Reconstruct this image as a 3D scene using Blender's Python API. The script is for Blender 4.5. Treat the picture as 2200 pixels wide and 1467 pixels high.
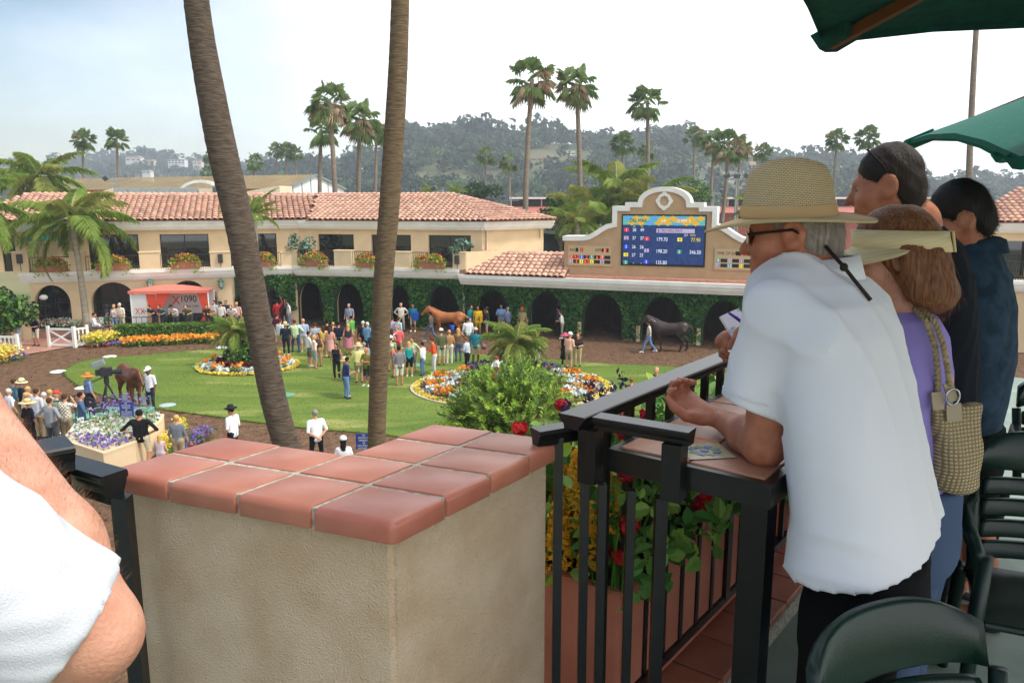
import bpy, bmesh, math, random
import numpy as np
from mathutils import Vector, Matrix, Euler
random.seed(7); RNG = np.random.default_rng(7)
for o in list(bpy.data.objects): bpy.data.objects.remove(o)
SC = bpy.context.scene
COL = SC.collection
# ---------------------------------------------------------------- camera, sky, sun, exposure
H = 8.2                      # eye height over the paddock ground (m)
FPX = 1680.0                 # focal length in pixels of a 2200 x 1467 picture
PITCH = math.atan(313 / FPX)
cam_d = bpy.data.cameras.new('camera'); cam = bpy.data.objects.new('camera', cam_d); COL.objects.link(cam)
cam_d.sensor_width = 36; cam_d.lens = FPX / 2200 * 36; cam_d.clip_start = 0.05; cam_d.clip_end = 6000
cam.location = (0, 0, H); cam.rotation_euler = (math.pi / 2 - PITCH, 0, 0)
SC.camera = cam
SUN_AZ = math.radians(-18)    # from +X towards +Y
SUN_EL = math.radians(55)
world = bpy.data.worlds.new('World'); SC.world = world; world.use_nodes = True
wn = world.node_tree.nodes; wl = world.node_tree.links
bg = wn['Background']
sky = wn.new('ShaderNodeTexSky'); sky.sky_type = 'NISHITA'; sky.sun_disc = False
sky.sun_elevation = SUN_EL; sky.sun_rotation = math.pi / 2 - SUN_AZ
sky.air_density = 1.2; sky.dust_density = 0.5; sky.ozone_density = 2.0
tcw = wn.new('ShaderNodeTexCoord')
nzw = wn.new('ShaderNodeTexNoise'); nzw.inputs['Scale'].default_value = 1.15; nzw.inputs['Detail'].default_value = 5
nzw.inputs['Roughness'].default_value = 0.55
mpw = wn.new('ShaderNodeMapping'); mpw.inputs['Scale'].default_value = (1.0, 1.0, 2.2); mpw.inputs['Location'].default_value = (0.9, 0.1, 0.35)
wl.new(tcw.outputs['Generated'], mpw.inputs['Vector']); wl.new(mpw.outputs['Vector'], nzw.inputs['Vector'])
crw = wn.new('ShaderNodeValToRGB')
crw.color_ramp.elements[0].position = 0.14; crw.color_ramp.elements[0].color = (0.0, 0.0, 0.0, 1)
crw.color_ramp.elements[1].position = 0.58; crw.color_ramp.elements[1].color = (1, 1, 1, 1)
sxw = wn.new('ShaderNodeSeparateXYZ'); wl.new(tcw.outputs['Generated'], sxw.inputs[0])     # veil thickens towards the sun's side
mdw = wn.new('ShaderNodeMath'); mdw.operation = 'MULTIPLY_ADD'; mdw.inputs[1].default_value = 0.85; wl.new(sxw.outputs[0], mdw.inputs[0]); wl.new(nzw.outputs['Fac'], mdw.inputs[2])
wl.new(mdw.outputs[0], crw.inputs['Fac'])
mxw = wn.new('ShaderNodeMixRGB'); mxw.inputs['Color2'].default_value = (12.6, 12.9, 13.2, 1)   # thin cloud veil
wl.new(crw.outputs['Color'], mxw.inputs['Fac']); wl.new(sky.outputs['Color'], mxw.inputs['Color1'])
wl.new(mxw.outputs['Color'], bg.inputs['Color'])
bg.inputs['Strength'].default_value = 0.108
sun_d = bpy.data.lights.new('sun', 'SUN'); sun = bpy.data.objects.new('sun', sun_d); COL.objects.link(sun)
sun_d.energy = 2.4; sun_d.angle = math.radians(8); sun_d.color = (1.0, 0.95, 0.87)
sdir = Vector((math.cos(SUN_EL) * math.cos(SUN_AZ), math.cos(SUN_EL) * math.sin(SUN_AZ), math.sin(SUN_EL)))
sun.location = (30, 0, 40); sun.rotation_euler = sdir.to_track_quat('Z', 'Y').to_euler()
vs = SC.view_settings; vs.view_transform = 'Standard'; vs.look = 'None'; vs.exposure = 0.45; vs.gamma = 1.0; vs.use_curve_mapping = False
SC.cycles.max_bounces = 6; SC.cycles.transparent_max_bounces = 8; SC.cycles.volume_bounces = 0
SC.cycles.use_denoising = True

# ---------------------------------------------------------------- picture <-> place
_cp, _sp = math.cos(PITCH), math.sin(PITCH)
def ray(px, py):
    u, v = px - 1100.0, py - 733.5
    return Vector((u, FPX * _cp - v * _sp, -FPX * _sp - v * _cp))
def P(px, py, Y):            # point seen at a pixel, at distance Y along the ground
    d = ray(px, py); return Vector((d.x / d.y * Y, Y, H + d.z / d.y * Y))
def G(px, py, z=0.0):        # point seen at a pixel, at height z
    d = ray(px, py); t = (z - H) / d.z; return Vector((d.x * t, d.y * t, z))

# ---------------------------------------------------------------- object helpers
def link(o, parent=None):
    COL.objects.link(o)
    if parent is not None: o.parent = parent
    return o
def tag(o, label=None, cat=None, group=None, kind=None):
    if label: o['label'] = label
    if cat: o['category'] = cat
    if group: o['group'] = group
    if kind: o['kind'] = kind
    return o
def empty(name, loc=(0, 0, 0), rz=0.0, label=None, cat=None, group=None):
    o = bpy.data.objects.new(name, None); COL.objects.link(o); o.location = loc; o.rotation_euler = (0, 0, rz)
    o.empty_display_size = 0.2
    return tag(o, label, cat, group)
def mesh_obj(name, V, F, mats, parent=None, mi=None, smooth=False):
    me = bpy.data.meshes.new(name); me.from_pydata([tuple(v) for v in V], [], F)
    for m in (mats if isinstance(mats, (list, tuple)) else [mats]): me.materials.append(m)
    if mi is not None: me.polygons.foreach_set('material_index', np.asarray(mi, dtype=np.int32))
    if smooth: me.polygons.foreach_set('use_smooth', np.ones(len(me.polygons), dtype=bool))
    me.update()
    return link(bpy.data.objects.new(name, me), parent)
def quad_obj(name, V, nper, mats, parent=None, mi=None, smooth=False):
    """V: (n*nper,3) array, each run of nper verts is one face"""
    V = np.asarray(V, dtype=np.float32); n = len(V) // nper
    me = bpy.data.meshes.new(name)
    me.vertices.add(len(V)); me.vertices.foreach_set('co', V.ravel())
    me.loops.add(n * nper); me.loops.foreach_set('vertex_index', np.arange(n * nper, dtype=np.int32))
    me.polygons.add(n); me.polygons.foreach_set('loop_start', np.arange(n, dtype=np.int32) * nper)
    for m in (mats if isinstance(mats, (list, tuple)) else [mats]): me.materials.append(m)
    if mi is not None: me.polygons.foreach_set('material_index', np.asarray(mi, dtype=np.int32))
    me.update(calc_edges=True)
    return link(bpy.data.objects.new(name, me), parent)
def child_copy(src, parent, loc=None, rot=None, scale=None):
    c = src.copy(); COL.objects.link(c); c.parent = parent
    if loc is not None: c.location = loc
    if rot is not None: c.rotation_euler = rot
    if scale is not None: c.scale = scale
    return c

class MB:
    def __init__(s): s.V = []; s.F = []; s.I = []; s.mx = None
    def add(s, V, F, m=0):
        b = len(s.V)
        if s.mx is not None: V = [s.mx @ Vector(v) for v in V]
        s.V += [tuple(v) for v in V]; s.F += [tuple(i + b for i in f) for f in F]; s.I += [m] * len(F)
    def box(s, x0, x1, y0, y1, z0, z1, m=0):
        V = [(x0, y0, z0), (x1, y0, z0), (x1, y1, z0), (x0, y1, z0), (x0, y0, z1), (x1, y0, z1), (x1, y1, z1), (x0, y1, z1)]
        s.add(V, [(3, 2, 1, 0), (4, 5, 6, 7), (0, 1, 5, 4), (1, 2, 6, 5), (2, 3, 7, 6), (3, 0, 4, 7)], m)
    def rbox(s, x0, x1, y0, y1, z0, z1, r=0.01, m=0):   # bevelled box
        bm = bmesh.new(); bmesh.ops.create_cube(bm, size=1.0)
        for v in bm.verts: v.co = Vector((x0 + (v.co.x + .5) * (x1 - x0), y0 + (v.co.y + .5) * (y1 - y0), z0 + (v.co.z + .5) * (z1 - z0)))
        bmesh.ops.bevel(bm, geom=list(bm.edges), offset=r, segments=2, affect='EDGES', profile=0.5)
        bm.verts.index_update()
        s.add([v.co.copy() for v in bm.verts], [[v.index for v in f.verts] for f in bm.faces], m); bm.free()
    def bar(s, a, b, w, h=None, m=0, up=(0, 0, 1)):
        a, b = Vector(a), Vector(b); h = h or w; t = (b - a).normalized(); upv = Vector(up)
        if abs(t.dot(upv)) > 0.98: upv = Vector((1, 0, 0))
        x = t.cross(upv).normalized(); z = x.cross(t)
        V = [p + x * (sx * w / 2) + z * (sz * h / 2) for p in (a, b) for sx, sz in ((-1, -1), (1, -1), (1, 1), (-1, 1))]
        s.add(V, [(0, 1, 2, 3), (7, 6, 5, 4), (0, 4, 5, 1), (1, 5, 6, 2), (2, 6, 7, 3), (3, 7, 4, 0)], m)
    def tube(s, pts, rad, n=8, m=0, cap=True):
        pts = [Vector(p) for p in pts]; k = len(pts)
        if not hasattr(rad, '__len__'): rad = [rad] * k
        V = []; F = []; px = None
        for i, p in enumerate(pts):
            t = (pts[min(i + 1, k - 1)] - pts[max(i - 1, 0)]).normalized()
            if px is None:
                ref = Vector((0, 0, 1)) if abs(t.z) < 0.9 else Vector((1, 0, 0)); px = ref.cross(t).normalized()
            px = (px - t * px.dot(t)).normalized(); py = t.cross(px)
            for j in range(n):
                a = 2 * math.pi * j / n; V.append(p + (px * math.cos(a) + py * math.sin(a)) * rad[i])
        for i in range(k - 1):
            for j in range(n):
                F.append((i * n + j, i * n + (j + 1) % n, (i + 1) * n + (j + 1) % n, (i + 1) * n + j))
        if cap: F.append(tuple(range(n - 1, -1, -1))); F.append(tuple((k - 1) * n + j for j in range(n)))
        s.add(V, F, m)
    def lathe(s, prof, n=20, m=0, c=(0, 0, 0), cap=False):
        V = []; F = []; k = len(prof)
        for r, z in prof:
            for j in range(n):
                a = 2 * math.pi * j / n; V.append((c[0] + r * math.cos(a), c[1] + r * math.sin(a), c[2] + z))
        for i in range(k - 1):
            for j in range(n): F.append((i * n + j, i * n + (j + 1) % n, (i + 1) * n + (j + 1) % n, (i + 1) * n + j))
        if cap: F.append(tuple(range(n - 1, -1, -1))); F.append(tuple((k - 1) * n + j for j in range(n)))
        s.add(V, F, m)
    def ell(s, c, r, n=10, k=7, m=0):
        V = [(c[0], c[1], c[2] - r[2])]; F = []
        for i in range(1, k):
            t = -math.pi / 2 + math.pi * i / k
            for j in range(n):
                a = 2 * math.pi * j / n
                V.append((c[0] + r[0] * math.cos(t) * math.cos(a), c[1] + r[1] * math.cos(t) * math.sin(a), c[2] + r[2] * math.sin(t)))
        V.append((c[0], c[1], c[2] + r[2]))
        for j in range(n): F.append((0, 1 + (j + 1) % n, 1 + j)); F.append((len(V) - 1, 1 + (k - 2) * n + j, 1 + (k - 2) * n + (j + 1) % n))
        for i in range(k - 2):
            for j in range(n):
                b = 1 + i * n; F.append((b + j, b + (j + 1) % n, b + n + (j + 1) % n, b + n + j))
        s.add(V, F, m)
    def prism(s, poly, y0, y1, m=0):       # poly in x,z ; extruded along y
        n = len(poly); V = [(x, y0, z) for x, z in poly] + [(x, y1, z) for x, z in poly]
        F = [tuple(range(n)), tuple(range(2 * n - 1, n - 1, -1))] + [(j, j + n, (j + 1) % n + n, (j + 1) % n) for j in range(n)]
        s.add(V, F, m)
    def slab(s, poly, z0, z1, m=0):        # poly in x,y ; extruded along z (counter-clockwise poly)
        n = len(poly); V = [(x, y, z0) for x, y in poly] + [(x, y, z1) for x, y in poly]
        F = [tuple(range(n - 1, -1, -1)), tuple(range(n, 2 * n))] + [(j, (j + 1) % n, (j + 1) % n + n, j + n) for j in range(n)]
        s.add(V, F, m)
    def build(s, name, mats, parent=None, smooth=False):
        return mesh_obj(name, s.V, s.F, mats, parent, s.I if isinstance(mats, (list, tuple)) else None, smooth)

# ---------------------------------------------------------------- materials
_mats = {}
def c3(c): return (c[0], c[1], c[2], 1.0)
def hexc(h):
    h = h.lstrip('#'); out = []
    for i in (0, 2, 4):
        v = int(h[i:i + 2], 16) / 255; out.append(v / 12.92 if v <= 0.04045 else ((v + 0.055) / 1.055) ** 2.4)
    return tuple(out)
def mat(name, col, rough=0.7, col2=None, ns=4.0, nd=4.0, bump=0.0, bs=30.0, spec=0.3, metal=0.0, rnd=0.0, emit=0.0, trans=0.0,
        lo=0.35, hi=0.65, stretch=None, sss=0.0, island=False, coat=0.0, alpha=1.0, detail=4):
    if name in _mats: return _mats[name]
    m = bpy.data.materials.new(name); m.use_nodes = True; nt = m.node_tree; N = nt.nodes; L = nt.links
    b = N['Principled BSDF']; b.inputs['Base Color'].default_value = c3(col); b.inputs['Roughness'].default_value = rough
    b.inputs['Specular IOR Level'].default_value = spec; b.inputs['Metallic'].default_value = metal
    if coat: b.inputs['Coat Weight'].default_value = coat
    out = None; tc = None
    def coords():
        nonlocal tc
        if tc is None:
            t = N.new('ShaderNodeTexCoord'); tc = t.outputs['Object']
            if stretch:
                mp = N.new('ShaderNodeMapping'); mp.inputs['Scale'].default_value = stretch
                L.new(tc, mp.inputs['Vector']); tc = mp.outputs['Vector']
        return tc
    if col2 is not None:
        nz = N.new('ShaderNodeTexNoise'); nz.inputs['Scale'].default_value = ns; nz.inputs['Detail'].default_value = nd
        L.new(coords(), nz.inputs['Vector'])
        cr = N.new('ShaderNodeValToRGB'); cr.color_ramp.elements[0].position = lo; cr.color_ramp.elements[1].position = hi
        cr.color_ramp.elements[0].color = c3(col); cr.color_ramp.elements[1].color = c3(col2)
        L.new(nz.outputs['Fac'], cr.inputs['Fac']); out = cr.outputs['Color']
    if rnd:
        oi = N.new('ShaderNodeObjectInfo'); src = oi.outputs['Random']
        if island:
            ge = N.new('ShaderNodeNewGeometry'); ad = N.new('ShaderNodeMath'); ad.operation = 'ADD'
            L.new(src, ad.inputs[0]); L.new(ge.outputs['Random Per Island'], ad.inputs[1])
            fr = N.new('ShaderNodeMath'); fr.operation = 'FRACT'; L.new(ad.outputs[0], fr.inputs[0]); src = fr.outputs[0]
        mr = N.new('ShaderNodeMapRange'); mr.inputs['To Min'].default_value = 1 - rnd; mr.inputs['To Max'].default_value = 1 + rnd
        L.new(src, mr.inputs['Value'])
        hs = N.new('ShaderNodeHueSaturation'); L.new(mr.outputs['Result'], hs.inputs['Value'])
        mh = N.new('ShaderNodeMapRange'); mh.inputs['To Min'].default_value = 0.5 - rnd * 0.05; mh.inputs['To Max'].default_value = 0.5 + rnd * 0.05
        mm = N.new('ShaderNodeMath'); mm.operation = 'MULTIPLY'; mm.inputs[1].default_value = 7.31
        f2 = N.new('ShaderNodeMath'); f2.operation = 'FRACT'; L.new(src, mm.inputs[0]); L.new(mm.outputs[0], f2.inputs[0])
        L.new(f2.outputs[0], mh.inputs['Value']); L.new(mh.outputs['Result'], hs.inputs['Hue'])
        if out: L.new(out, hs.inputs['Color'])
        else: hs.inputs['Color'].default_value = c3(col)
        out = hs.outputs['Color']
    if out: L.new(out, b.inputs['Base Color'])
    if bump:
        nb = N.new('ShaderNodeTexNoise'); nb.inputs['Scale'].default_value = bs; nb.inputs['Detail'].default_value = detail
        L.new(coords(), nb.inputs['Vector'])
        bp = N.new('ShaderNodeBump'); bp.inputs['Strength'].default_value = min(1.0, bump * 10); bp.inputs['Distance'].default_value = max(bump, 0.001) if bump > 0.1 else bump
        L.new(nb.outputs['Fac'], bp.inputs['Height']); L.new(bp.outputs['Normal'], b.inputs['Normal'])
    if emit:
        b.inputs['Emission Color'].default_value = c3(col); b.inputs['Emission Strength'].default_value = emit
    if trans:
        ms = N.new('ShaderNodeMixShader'); tr = N.new('ShaderNodeBsdfTranslucent'); ms.inputs[0].default_value = trans
        if out: L.new(out, tr.inputs['Color'])
        else: tr.inputs['Color'].default_value = c3(col)
        L.new(b.outputs[0], ms.inputs[1]); L.new(tr.outputs[0], ms.inputs[2]); L.new(ms.outputs[0], N['Material Output'].inputs['Surface'])
    if sss:
        b.inputs['Subsurface Weight'].default_value = sss; b.inputs['Subsurface Radius'].default_value = (0.012, 0.005, 0.003); b.inputs['Subsurface Scale'].default_value = 1.0
    _mats[name] = m
    return m

# ---------------------------------------------------------------- solid figures: smooth distance fields -> one skin
class Fig:
    """union of rounded limbs and lofts in a voxel grid, meshed as one continuous surface"""
    def __init__(s, lo, hi, h):
        s.h = h; s.lo = np.array(lo, float); n = np.ceil((np.array(hi) - s.lo) / h).astype(int) + 1
        s.n = n; s.D = np.full(n, 9.0, np.float32); s.L = np.zeros(n, np.int16)
        s.ax = [s.lo[i] + h * np.arange(n[i]) for i in range(3)]
    def _win(s, lo, hi):
        a = np.clip(np.floor((np.asarray(lo) - s.lo) / s.h).astype(int), 0, s.n - 1); b = np.clip(np.ceil((np.asarray(hi) - s.lo) / s.h).astype(int) + 1, 1, s.n)
        sl = tuple(slice(a[i], max(b[i], a[i] + 1)) for i in range(3))
        return sl, np.meshgrid(s.ax[0][sl[0]], s.ax[1][sl[1]], s.ax[2][sl[2]], indexing='ij')
    def _put(s, sl, d, k, lab, op):
        D = s.D[sl]
        if op == '+':
            s.L[sl] = np.where(d < D, lab, s.L[sl])
            if k > 0:
                hh = np.maximum(k - np.abs(D - d), 0) / k; s.D[sl] = np.minimum(D, d) - hh * hh * k * 0.25
            else: s.D[sl] = np.minimum(D, d)
        elif op == '-':
            if k > 0:
                hh = np.maximum(k - np.abs(D + d), 0) / k; s.D[sl] = np.maximum(D, -d) + hh * hh * k * 0.25
            else: s.D[sl] = np.maximum(D, -d)
        elif op == 'paint': s.L[sl] = np.where(d < 0, lab, s.L[sl])
    def limb(s, a, b, r1, r2, lab=0, k=0.03, flat=None, op='+'):
        a = np.asarray(a, float); b = np.asarray(b, float); R = max(r1, r2) * 1.6 + k + 2 * s.h
        sl, (X, Y, Z) = s._win(np.minimum(a, b) - R, np.maximum(a, b) + R)
        X = X - a[0]; Y = Y - a[1]; Z = Z - a[2]; d = b - a
        if flat is not None:        # (unit axis, factor): factor < 1 makes it thinner along the axis
            n = np.asarray(flat[0], float); n /= np.linalg.norm(n); q = X * n[0] + Y * n[1] + Z * n[2]; f = 1 / flat[1] - 1
            X = X + n[0] * q * f; Y = Y + n[1] * q * f; Z = Z + n[2] * q * f; d = d + n * np.dot(d, n) * f
        L2 = max(np.dot(d, d), 1e-9); t = np.clip((X * d[0] + Y * d[1] + Z * d[2]) / L2, 0, 1)
        dist = np.sqrt((X - t * d[0]) ** 2 + (Y - t * d[1]) ** 2 + (Z - t * d[2]) ** 2) - (r1 + (r2 - r1) * t)
        if flat is not None and flat[1] < 1: dist = dist * (0.5 + 0.5 * flat[1])
        s._put(sl, dist, k, lab, op)
    def ball(s, c, r, lab=0, k=0.02, op='+', R=None):
        c = np.asarray(c, float); r = np.asarray(r if hasattr(r, '__len__') else (r, r, r), float); mr = r.max() + k + 2 * s.h
        sl, (X, Y, Z) = s._win(c - mr, c + mr); X = X - c[0]; Y = Y - c[1]; Z = Z - c[2]
        if R is not None:           # rows of R are the ball's own axes
            R = np.asarray(R, float); X, Y, Z = (R[i, 0] * X + R[i, 1] * Y + R[i, 2] * Z for i in range(3))
        k0 = np.sqrt((X / r[0]) ** 2 + (Y / r[1]) ** 2 + (Z / r[2]) ** 2); k1 = np.sqrt((X / r[0] ** 2) ** 2 + (Y / r[1] ** 2) ** 2 + (Z / r[2] ** 2) ** 2)
        s._put(sl, k0 * (k0 - 1) / np.maximum(k1, 1e-6), k, lab, op)
    def loft(s, rows, lab=0, k=0.02, ang=0.0, pw=2.0, op='+'):
        """rows: (z, cx, cy, a, b) stacked upwards; elliptic sections turned by ang"""
        rows = sorted(rows); z, cx, cy, a, b = (np.array(q, float) for q in zip(*rows)); m = max(a.max(), b.max()) + k + 2 * s.h
        sl, (X, Y, Z) = s._win((cx.min() - m, cy.min() - m, z[0] - 0.02), (cx.max() + m, cy.max() + m, z[-1] + 0.02))
        zz = s.ax[2][sl[2]]; f = lambda q: np.interp(zz, z, q)[None, None, :]
        X = X - f(cx); Y = Y - f(cy); ca, sa = math.cos(ang), math.sin(ang); U = X * ca + Y * sa; W = -X * sa + Y * ca
        A, B = f(a), f(b); q = ((np.abs(U) / A) ** pw + (np.abs(W) / B) ** pw) ** (1 / pw)
        d = (q - 1) * np.minimum(A, B); d = np.maximum(d, np.maximum(Z - z[-1], z[0] - Z))
        s._put(sl, d, k, lab, op)
    def slice(s, p, n, r):              # flat cut near p only
        p = np.asarray(p, float); n = nn_ = np.asarray(n, float) / np.linalg.norm(n); sl, (X, Y, Z) = s._win(p - r, p + r); d = (X - p[0]) * n[0] + (Y - p[1]) * n[1] + (Z - p[2]) * n[2]
        w = (X - p[0]) ** 2 + (Y - p[1]) ** 2 + (Z - p[2]) ** 2 < r * r; s.D[sl] = np.where(w, np.maximum(s.D[sl], d), s.D[sl])
    def half(s, p, n, lab=0, k=0.0):        # cut away everything on the n side of p
        X, Y, Z = np.meshgrid(*s.ax, indexing='ij'); n = np.asarray(n, float); n /= np.linalg.norm(n)
        d = (X - p[0]) * n[0] + (Y - p[1]) * n[1] + (Z - p[2]) * n[2]; s.D = np.maximum(s.D, d).astype(np.float32)
    def warp(s, fn):
        X, Y, Z = np.meshgrid(*s.ax, indexing='ij'); s.D = s.D + fn(X, Y, Z).astype(np.float32)
    def paint(s, fn, lab):
        X, Y, Z = np.meshgrid(*s.ax, indexing='ij'); s.L = np.where(fn(X, Y, Z, s.L), lab, s.L)
    def mesh(s, name, mats, relax=1):
        D = s.D.copy(); D[0] = D[-1] = 9; D[:, 0] = D[:, -1] = 9; D[:, :, 0] = D[:, :, -1] = 9
        S = D < 0; c = [S[i:S.shape[0] - 1 + i, j:S.shape[1] - 1 + j, k:S.shape[2] - 1 + k] for i in (0, 1) for j in (0, 1) for k in (0, 1)]
        cnt = sum(q.astype(np.int8) for q in c); act = (cnt > 0) & (cnt < 8); idx = np.full(act.shape, -1, np.int64); ii = np.argwhere(act)
        idx[act] = np.arange(len(ii)); acc = np.zeros((len(ii), 3)); num = np.zeros(len(ii))
        cor = [(i, j, k) for i in (0, 1) for j in (0, 1) for k in (0, 1)]; cd = {q: D[ii[:, 0] + q[0], ii[:, 1] + q[1], ii[:, 2] + q[2]] for q in cor}
        for q in cor:
            for ax in range(3):
                if q[ax]: continue
                r = list(q); r[ax] = 1; r = tuple(r); d0, d1 = cd[q], cd[r]; x = (d0 < 0) != (d1 < 0)
                t = np.where(x, d0 / np.where(x, d0 - d1, 1), 0); pt = np.zeros((len(ii), 3)); pt[:] = q; pt[:, ax] = t
                acc += np.where(x[:, None], pt, 0); num += x
        V = s.lo + s.h * (ii + acc / num[:, None])
        F = []; FL = []
        for ax in range(3):
            sl0 = [slice(None)] * 3; sl1 = [slice(None)] * 3; sl0[ax] = slice(0, -1); sl1[ax] = slice(1, None)
            a0, a1 = S[tuple(sl0)], S[tuple(sl1)]
            e = np.argwhere(a0 != a1); e = e[(e[:, (ax + 1) % 3] > 0) & (e[:, (ax + 2) % 3] > 0)]
            fl = a0[e[:, 0], e[:, 1], e[:, 2]]; u, w = (ax + 1) % 3, (ax + 2) % 3
            def cell(du, dw):
                q = e.copy(); q[:, u] -= du; q[:, w] -= dw; return idx[q[:, 0], q[:, 1], q[:, 2]]
            Q = np.stack([cell(1, 1), cell(0, 1), cell(0, 0), cell(1, 0)], 1); Q[~fl] = Q[~fl][:, ::-1]
            g = e.copy(); ins = ~fl; g[ins, ax] += 1
            F.append(Q); FL.append(s.L[g[:, 0], g[:, 1], g[:, 2]])
        F = np.concatenate(F); FL = np.concatenate(FL); ok = (F >= 0).all(1); F = F[ok]; FL = FL[ok]
        for _ in range(relax):
            A = np.zeros_like(V); C = np.zeros(len(V))
            for i in range(4):
                np.add.at(A, F[:, i], V[F[:, (i + 1) % 4]]); np.add.at(C, F[:, i], 1)
            V = 0.5 * V + 0.5 * A / np.maximum(C, 1)[:, None]
        me = bpy.data.meshes.new(name); me.vertices.add(len(V)); me.vertices.foreach_set('co', V.astype(np.float32).ravel())
        me.loops.add(F.size); me.loops.foreach_set('vertex_index', F.astype(np.int32).ravel())
        me.polygons.add(len(F)); me.polygons.foreach_set('loop_start', np.arange(len(F), dtype=np.int32) * 4)
        for m in mats: me.materials.append(m)
        me.polygons.foreach_set('material_index', FL.astype(np.int32)); me.polygons.foreach_set('use_smooth', np.ones(len(F), bool))
        me.update(calc_edges=True); return me
    def build(s, name, mats, parent=None, relax=1):
        return link(bpy.data.objects.new(name, s.mesh(name, mats, relax)), parent)

def text_obj(name, body, size, m, parent, loc, rot=(math.pi / 2, 0, 0), align='LEFT', sx=1.0, ext=0.0):
    cu = bpy.data.curves.new(name, 'FONT'); cu.body = body; cu.size = size; cu.align_x = align; cu.extrude = ext; cu.resolution_u = 3
    t = bpy.data.objects.new('tmp_text', cu); COL.objects.link(t); bpy.context.view_layer.update()
    me = bpy.data.meshes.new_from_object(t.evaluated_get(bpy.context.evaluated_depsgraph_get())); bpy.data.objects.remove(t)
    me.materials.clear(); me.materials.append(m); me.name = name
    o = link(bpy.data.objects.new(name, me), parent)
    if len(body) > 1: o['kind'] = 'stuff'
    o.location = loc; o.rotation_euler = rot; o.scale = (sx, 1, 1); return o
def scatter_leaves(name, pts, size, mats, parent=None, mi=None, aspect=0.55, nrm=None, spread=1.0, rng=RNG, fold=True):
    """many small pointed leaves; pts (n,3); nrm (n,3) favoured facing"""
    n = len(pts); pts = np.asarray(pts, float); sz = size * rng.uniform(0.6, 1.35, n) if np.isscalar(size) else np.asarray(size)
    d = rng.normal(size=(n, 3))
    if nrm is not None: d = d * spread + np.asarray(nrm)
    d /= np.linalg.norm(d, axis=1)[:, None]
    t = np.cross(d, rng.normal(size=(n, 3))); t /= np.linalg.norm(t, axis=1)[:, None] + 1e-9; b = np.cross(d, t)
    h = sz[:, None] / 2; w = h * aspect
    V = np.stack([pts - t * h, pts + b * w + d * h * 0.2, pts + t * h, pts - b * w + d * h * 0.2], 1).reshape(-1, 3)
    return quad_obj(name, V, 4, mats, parent, mi)

# ================================================================ ground
class Wing:
    def __init__(s, name, p0, p1, label):
        d = p1 - p0; s.a = math.atan2(d.y, d.x); s.len = math.hypot(d.x, d.y); s.o = Vector((p0.x, p0.y, 0))
        s.t = Vector((math.cos(s.a), math.sin(s.a), 0)); s.n = Vector((-math.sin(s.a), math.cos(s.a), 0))
        s.e = empty(name, s.o, s.a, label, 'building')
    def uv(s, px, py, y):            # local x, z of the pixel on the plane at local depth y
        d = ray(px, py); c = Vector((0, 0, H)); q = (y - (c - s.o).dot(s.n)) / d.dot(s.n); p = c + d * q
        return (p - s.o).dot(s.t), p.z
    def loc(s, w):
        r = Vector(w) - s.o; return Vector((r.dot(s.t), r.dot(s.n), r.z))
    def w(s, x, y, z): return s.o + s.t * x + s.n * y + Vector((0, 0, z))

m_dirt = mat('paddock dirt', hexc('#563f2d'), 0.95, hexc('#806147'), ns=3.5, nd=12, bump=0.12, bs=11, lo=0.32, hi=0.68, detail=10)
m_earth = mat('dry earth', hexc('#8a7d60'), 0.95, hexc('#6f7a52'), ns=0.05, nd=6)
m_lawn = mat('mown lawn', hexc('#516a22'), 0.9, hexc('#6e8032'), ns=0.55, nd=7, bump=0.02, bs=45, lo=0.3, hi=0.7, stretch=(0.35, 1.3, 1))
# pale worn patches on the lawn
def lawn_wear(m):
    nt = m.node_tree; N, L = nt.nodes, nt.links; b = N['Principled BSDF']; src = b.inputs['Base Color'].links[0].from_socket
    tc = N.new('ShaderNodeTexCoord'); mp = N.new('ShaderNodeMapping'); mp.inputs['Scale'].default_value = (0.22, 0.75, 1); nz = N.new('ShaderNodeTexNoise')
    nz.inputs['Scale'].default_value = 0.9; nz.inputs['Detail'].default_value = 8; cr = N.new('ShaderNodeValToRGB')
    cr.color_ramp.elements[0].position = 0.56; cr.color_ramp.elements[0].color = (0, 0, 0, 1); cr.color_ramp.elements[1].position = 0.74; cr.color_ramp.elements[1].color = (0.8, 0.8, 0.8, 1)
    mx = N.new('ShaderNodeMixRGB'); mx.inputs['Color2'].default_value = c3(hexc('#b0a765'))
    n2 = N.new('ShaderNodeTexNoise'); n2.inputs['Scale'].default_value = 60; n2.inputs['Detail'].default_value = 3; L.new(tc.outputs['Object'], n2.inputs['Vector'])
    mv = N.new('ShaderNodeMapRange'); mv.inputs['To Min'].default_value = 0.72; mv.inputs['To Max'].default_value = 1.28; L.new(n2.outputs['Fac'], mv.inputs['Value'])
    hs = N.new('ShaderNodeHueSaturation')
    L.new(tc.outputs['Object'], mp.inputs['Vector']); L.new(mp.outputs['Vector'], nz.inputs['Vector']); L.new(nz.outputs['Fac'], cr.inputs['Fac']); L.new(cr.outputs['Color'], mx.inputs['Fac'])
    L.new(src, mx.inputs['Color1']); L.new(mx.outputs['Color'], hs.inputs['Color']); L.new(mv.outputs['Result'], hs.inputs['Value']); L.new(hs.outputs['Color'], b.inputs['Base Color'])
lawn_wear(m_lawn)
m_paving = mat('red paving', hexc('#b98a7a'), 0.85, hexc('#a87c6c'), ns=3)
m_stucco = mat('cream stucco', hexc('#e2caa4'), 0.9, hexc('#d9c09a'), ns=1.3, nd=6, bump=0.012, bs=14)
m_white = mat('white cornice paint', hexc('#f0eee8'), 0.75, hexc('#e4e0d8'), ns=1.2, nd=5)
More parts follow.
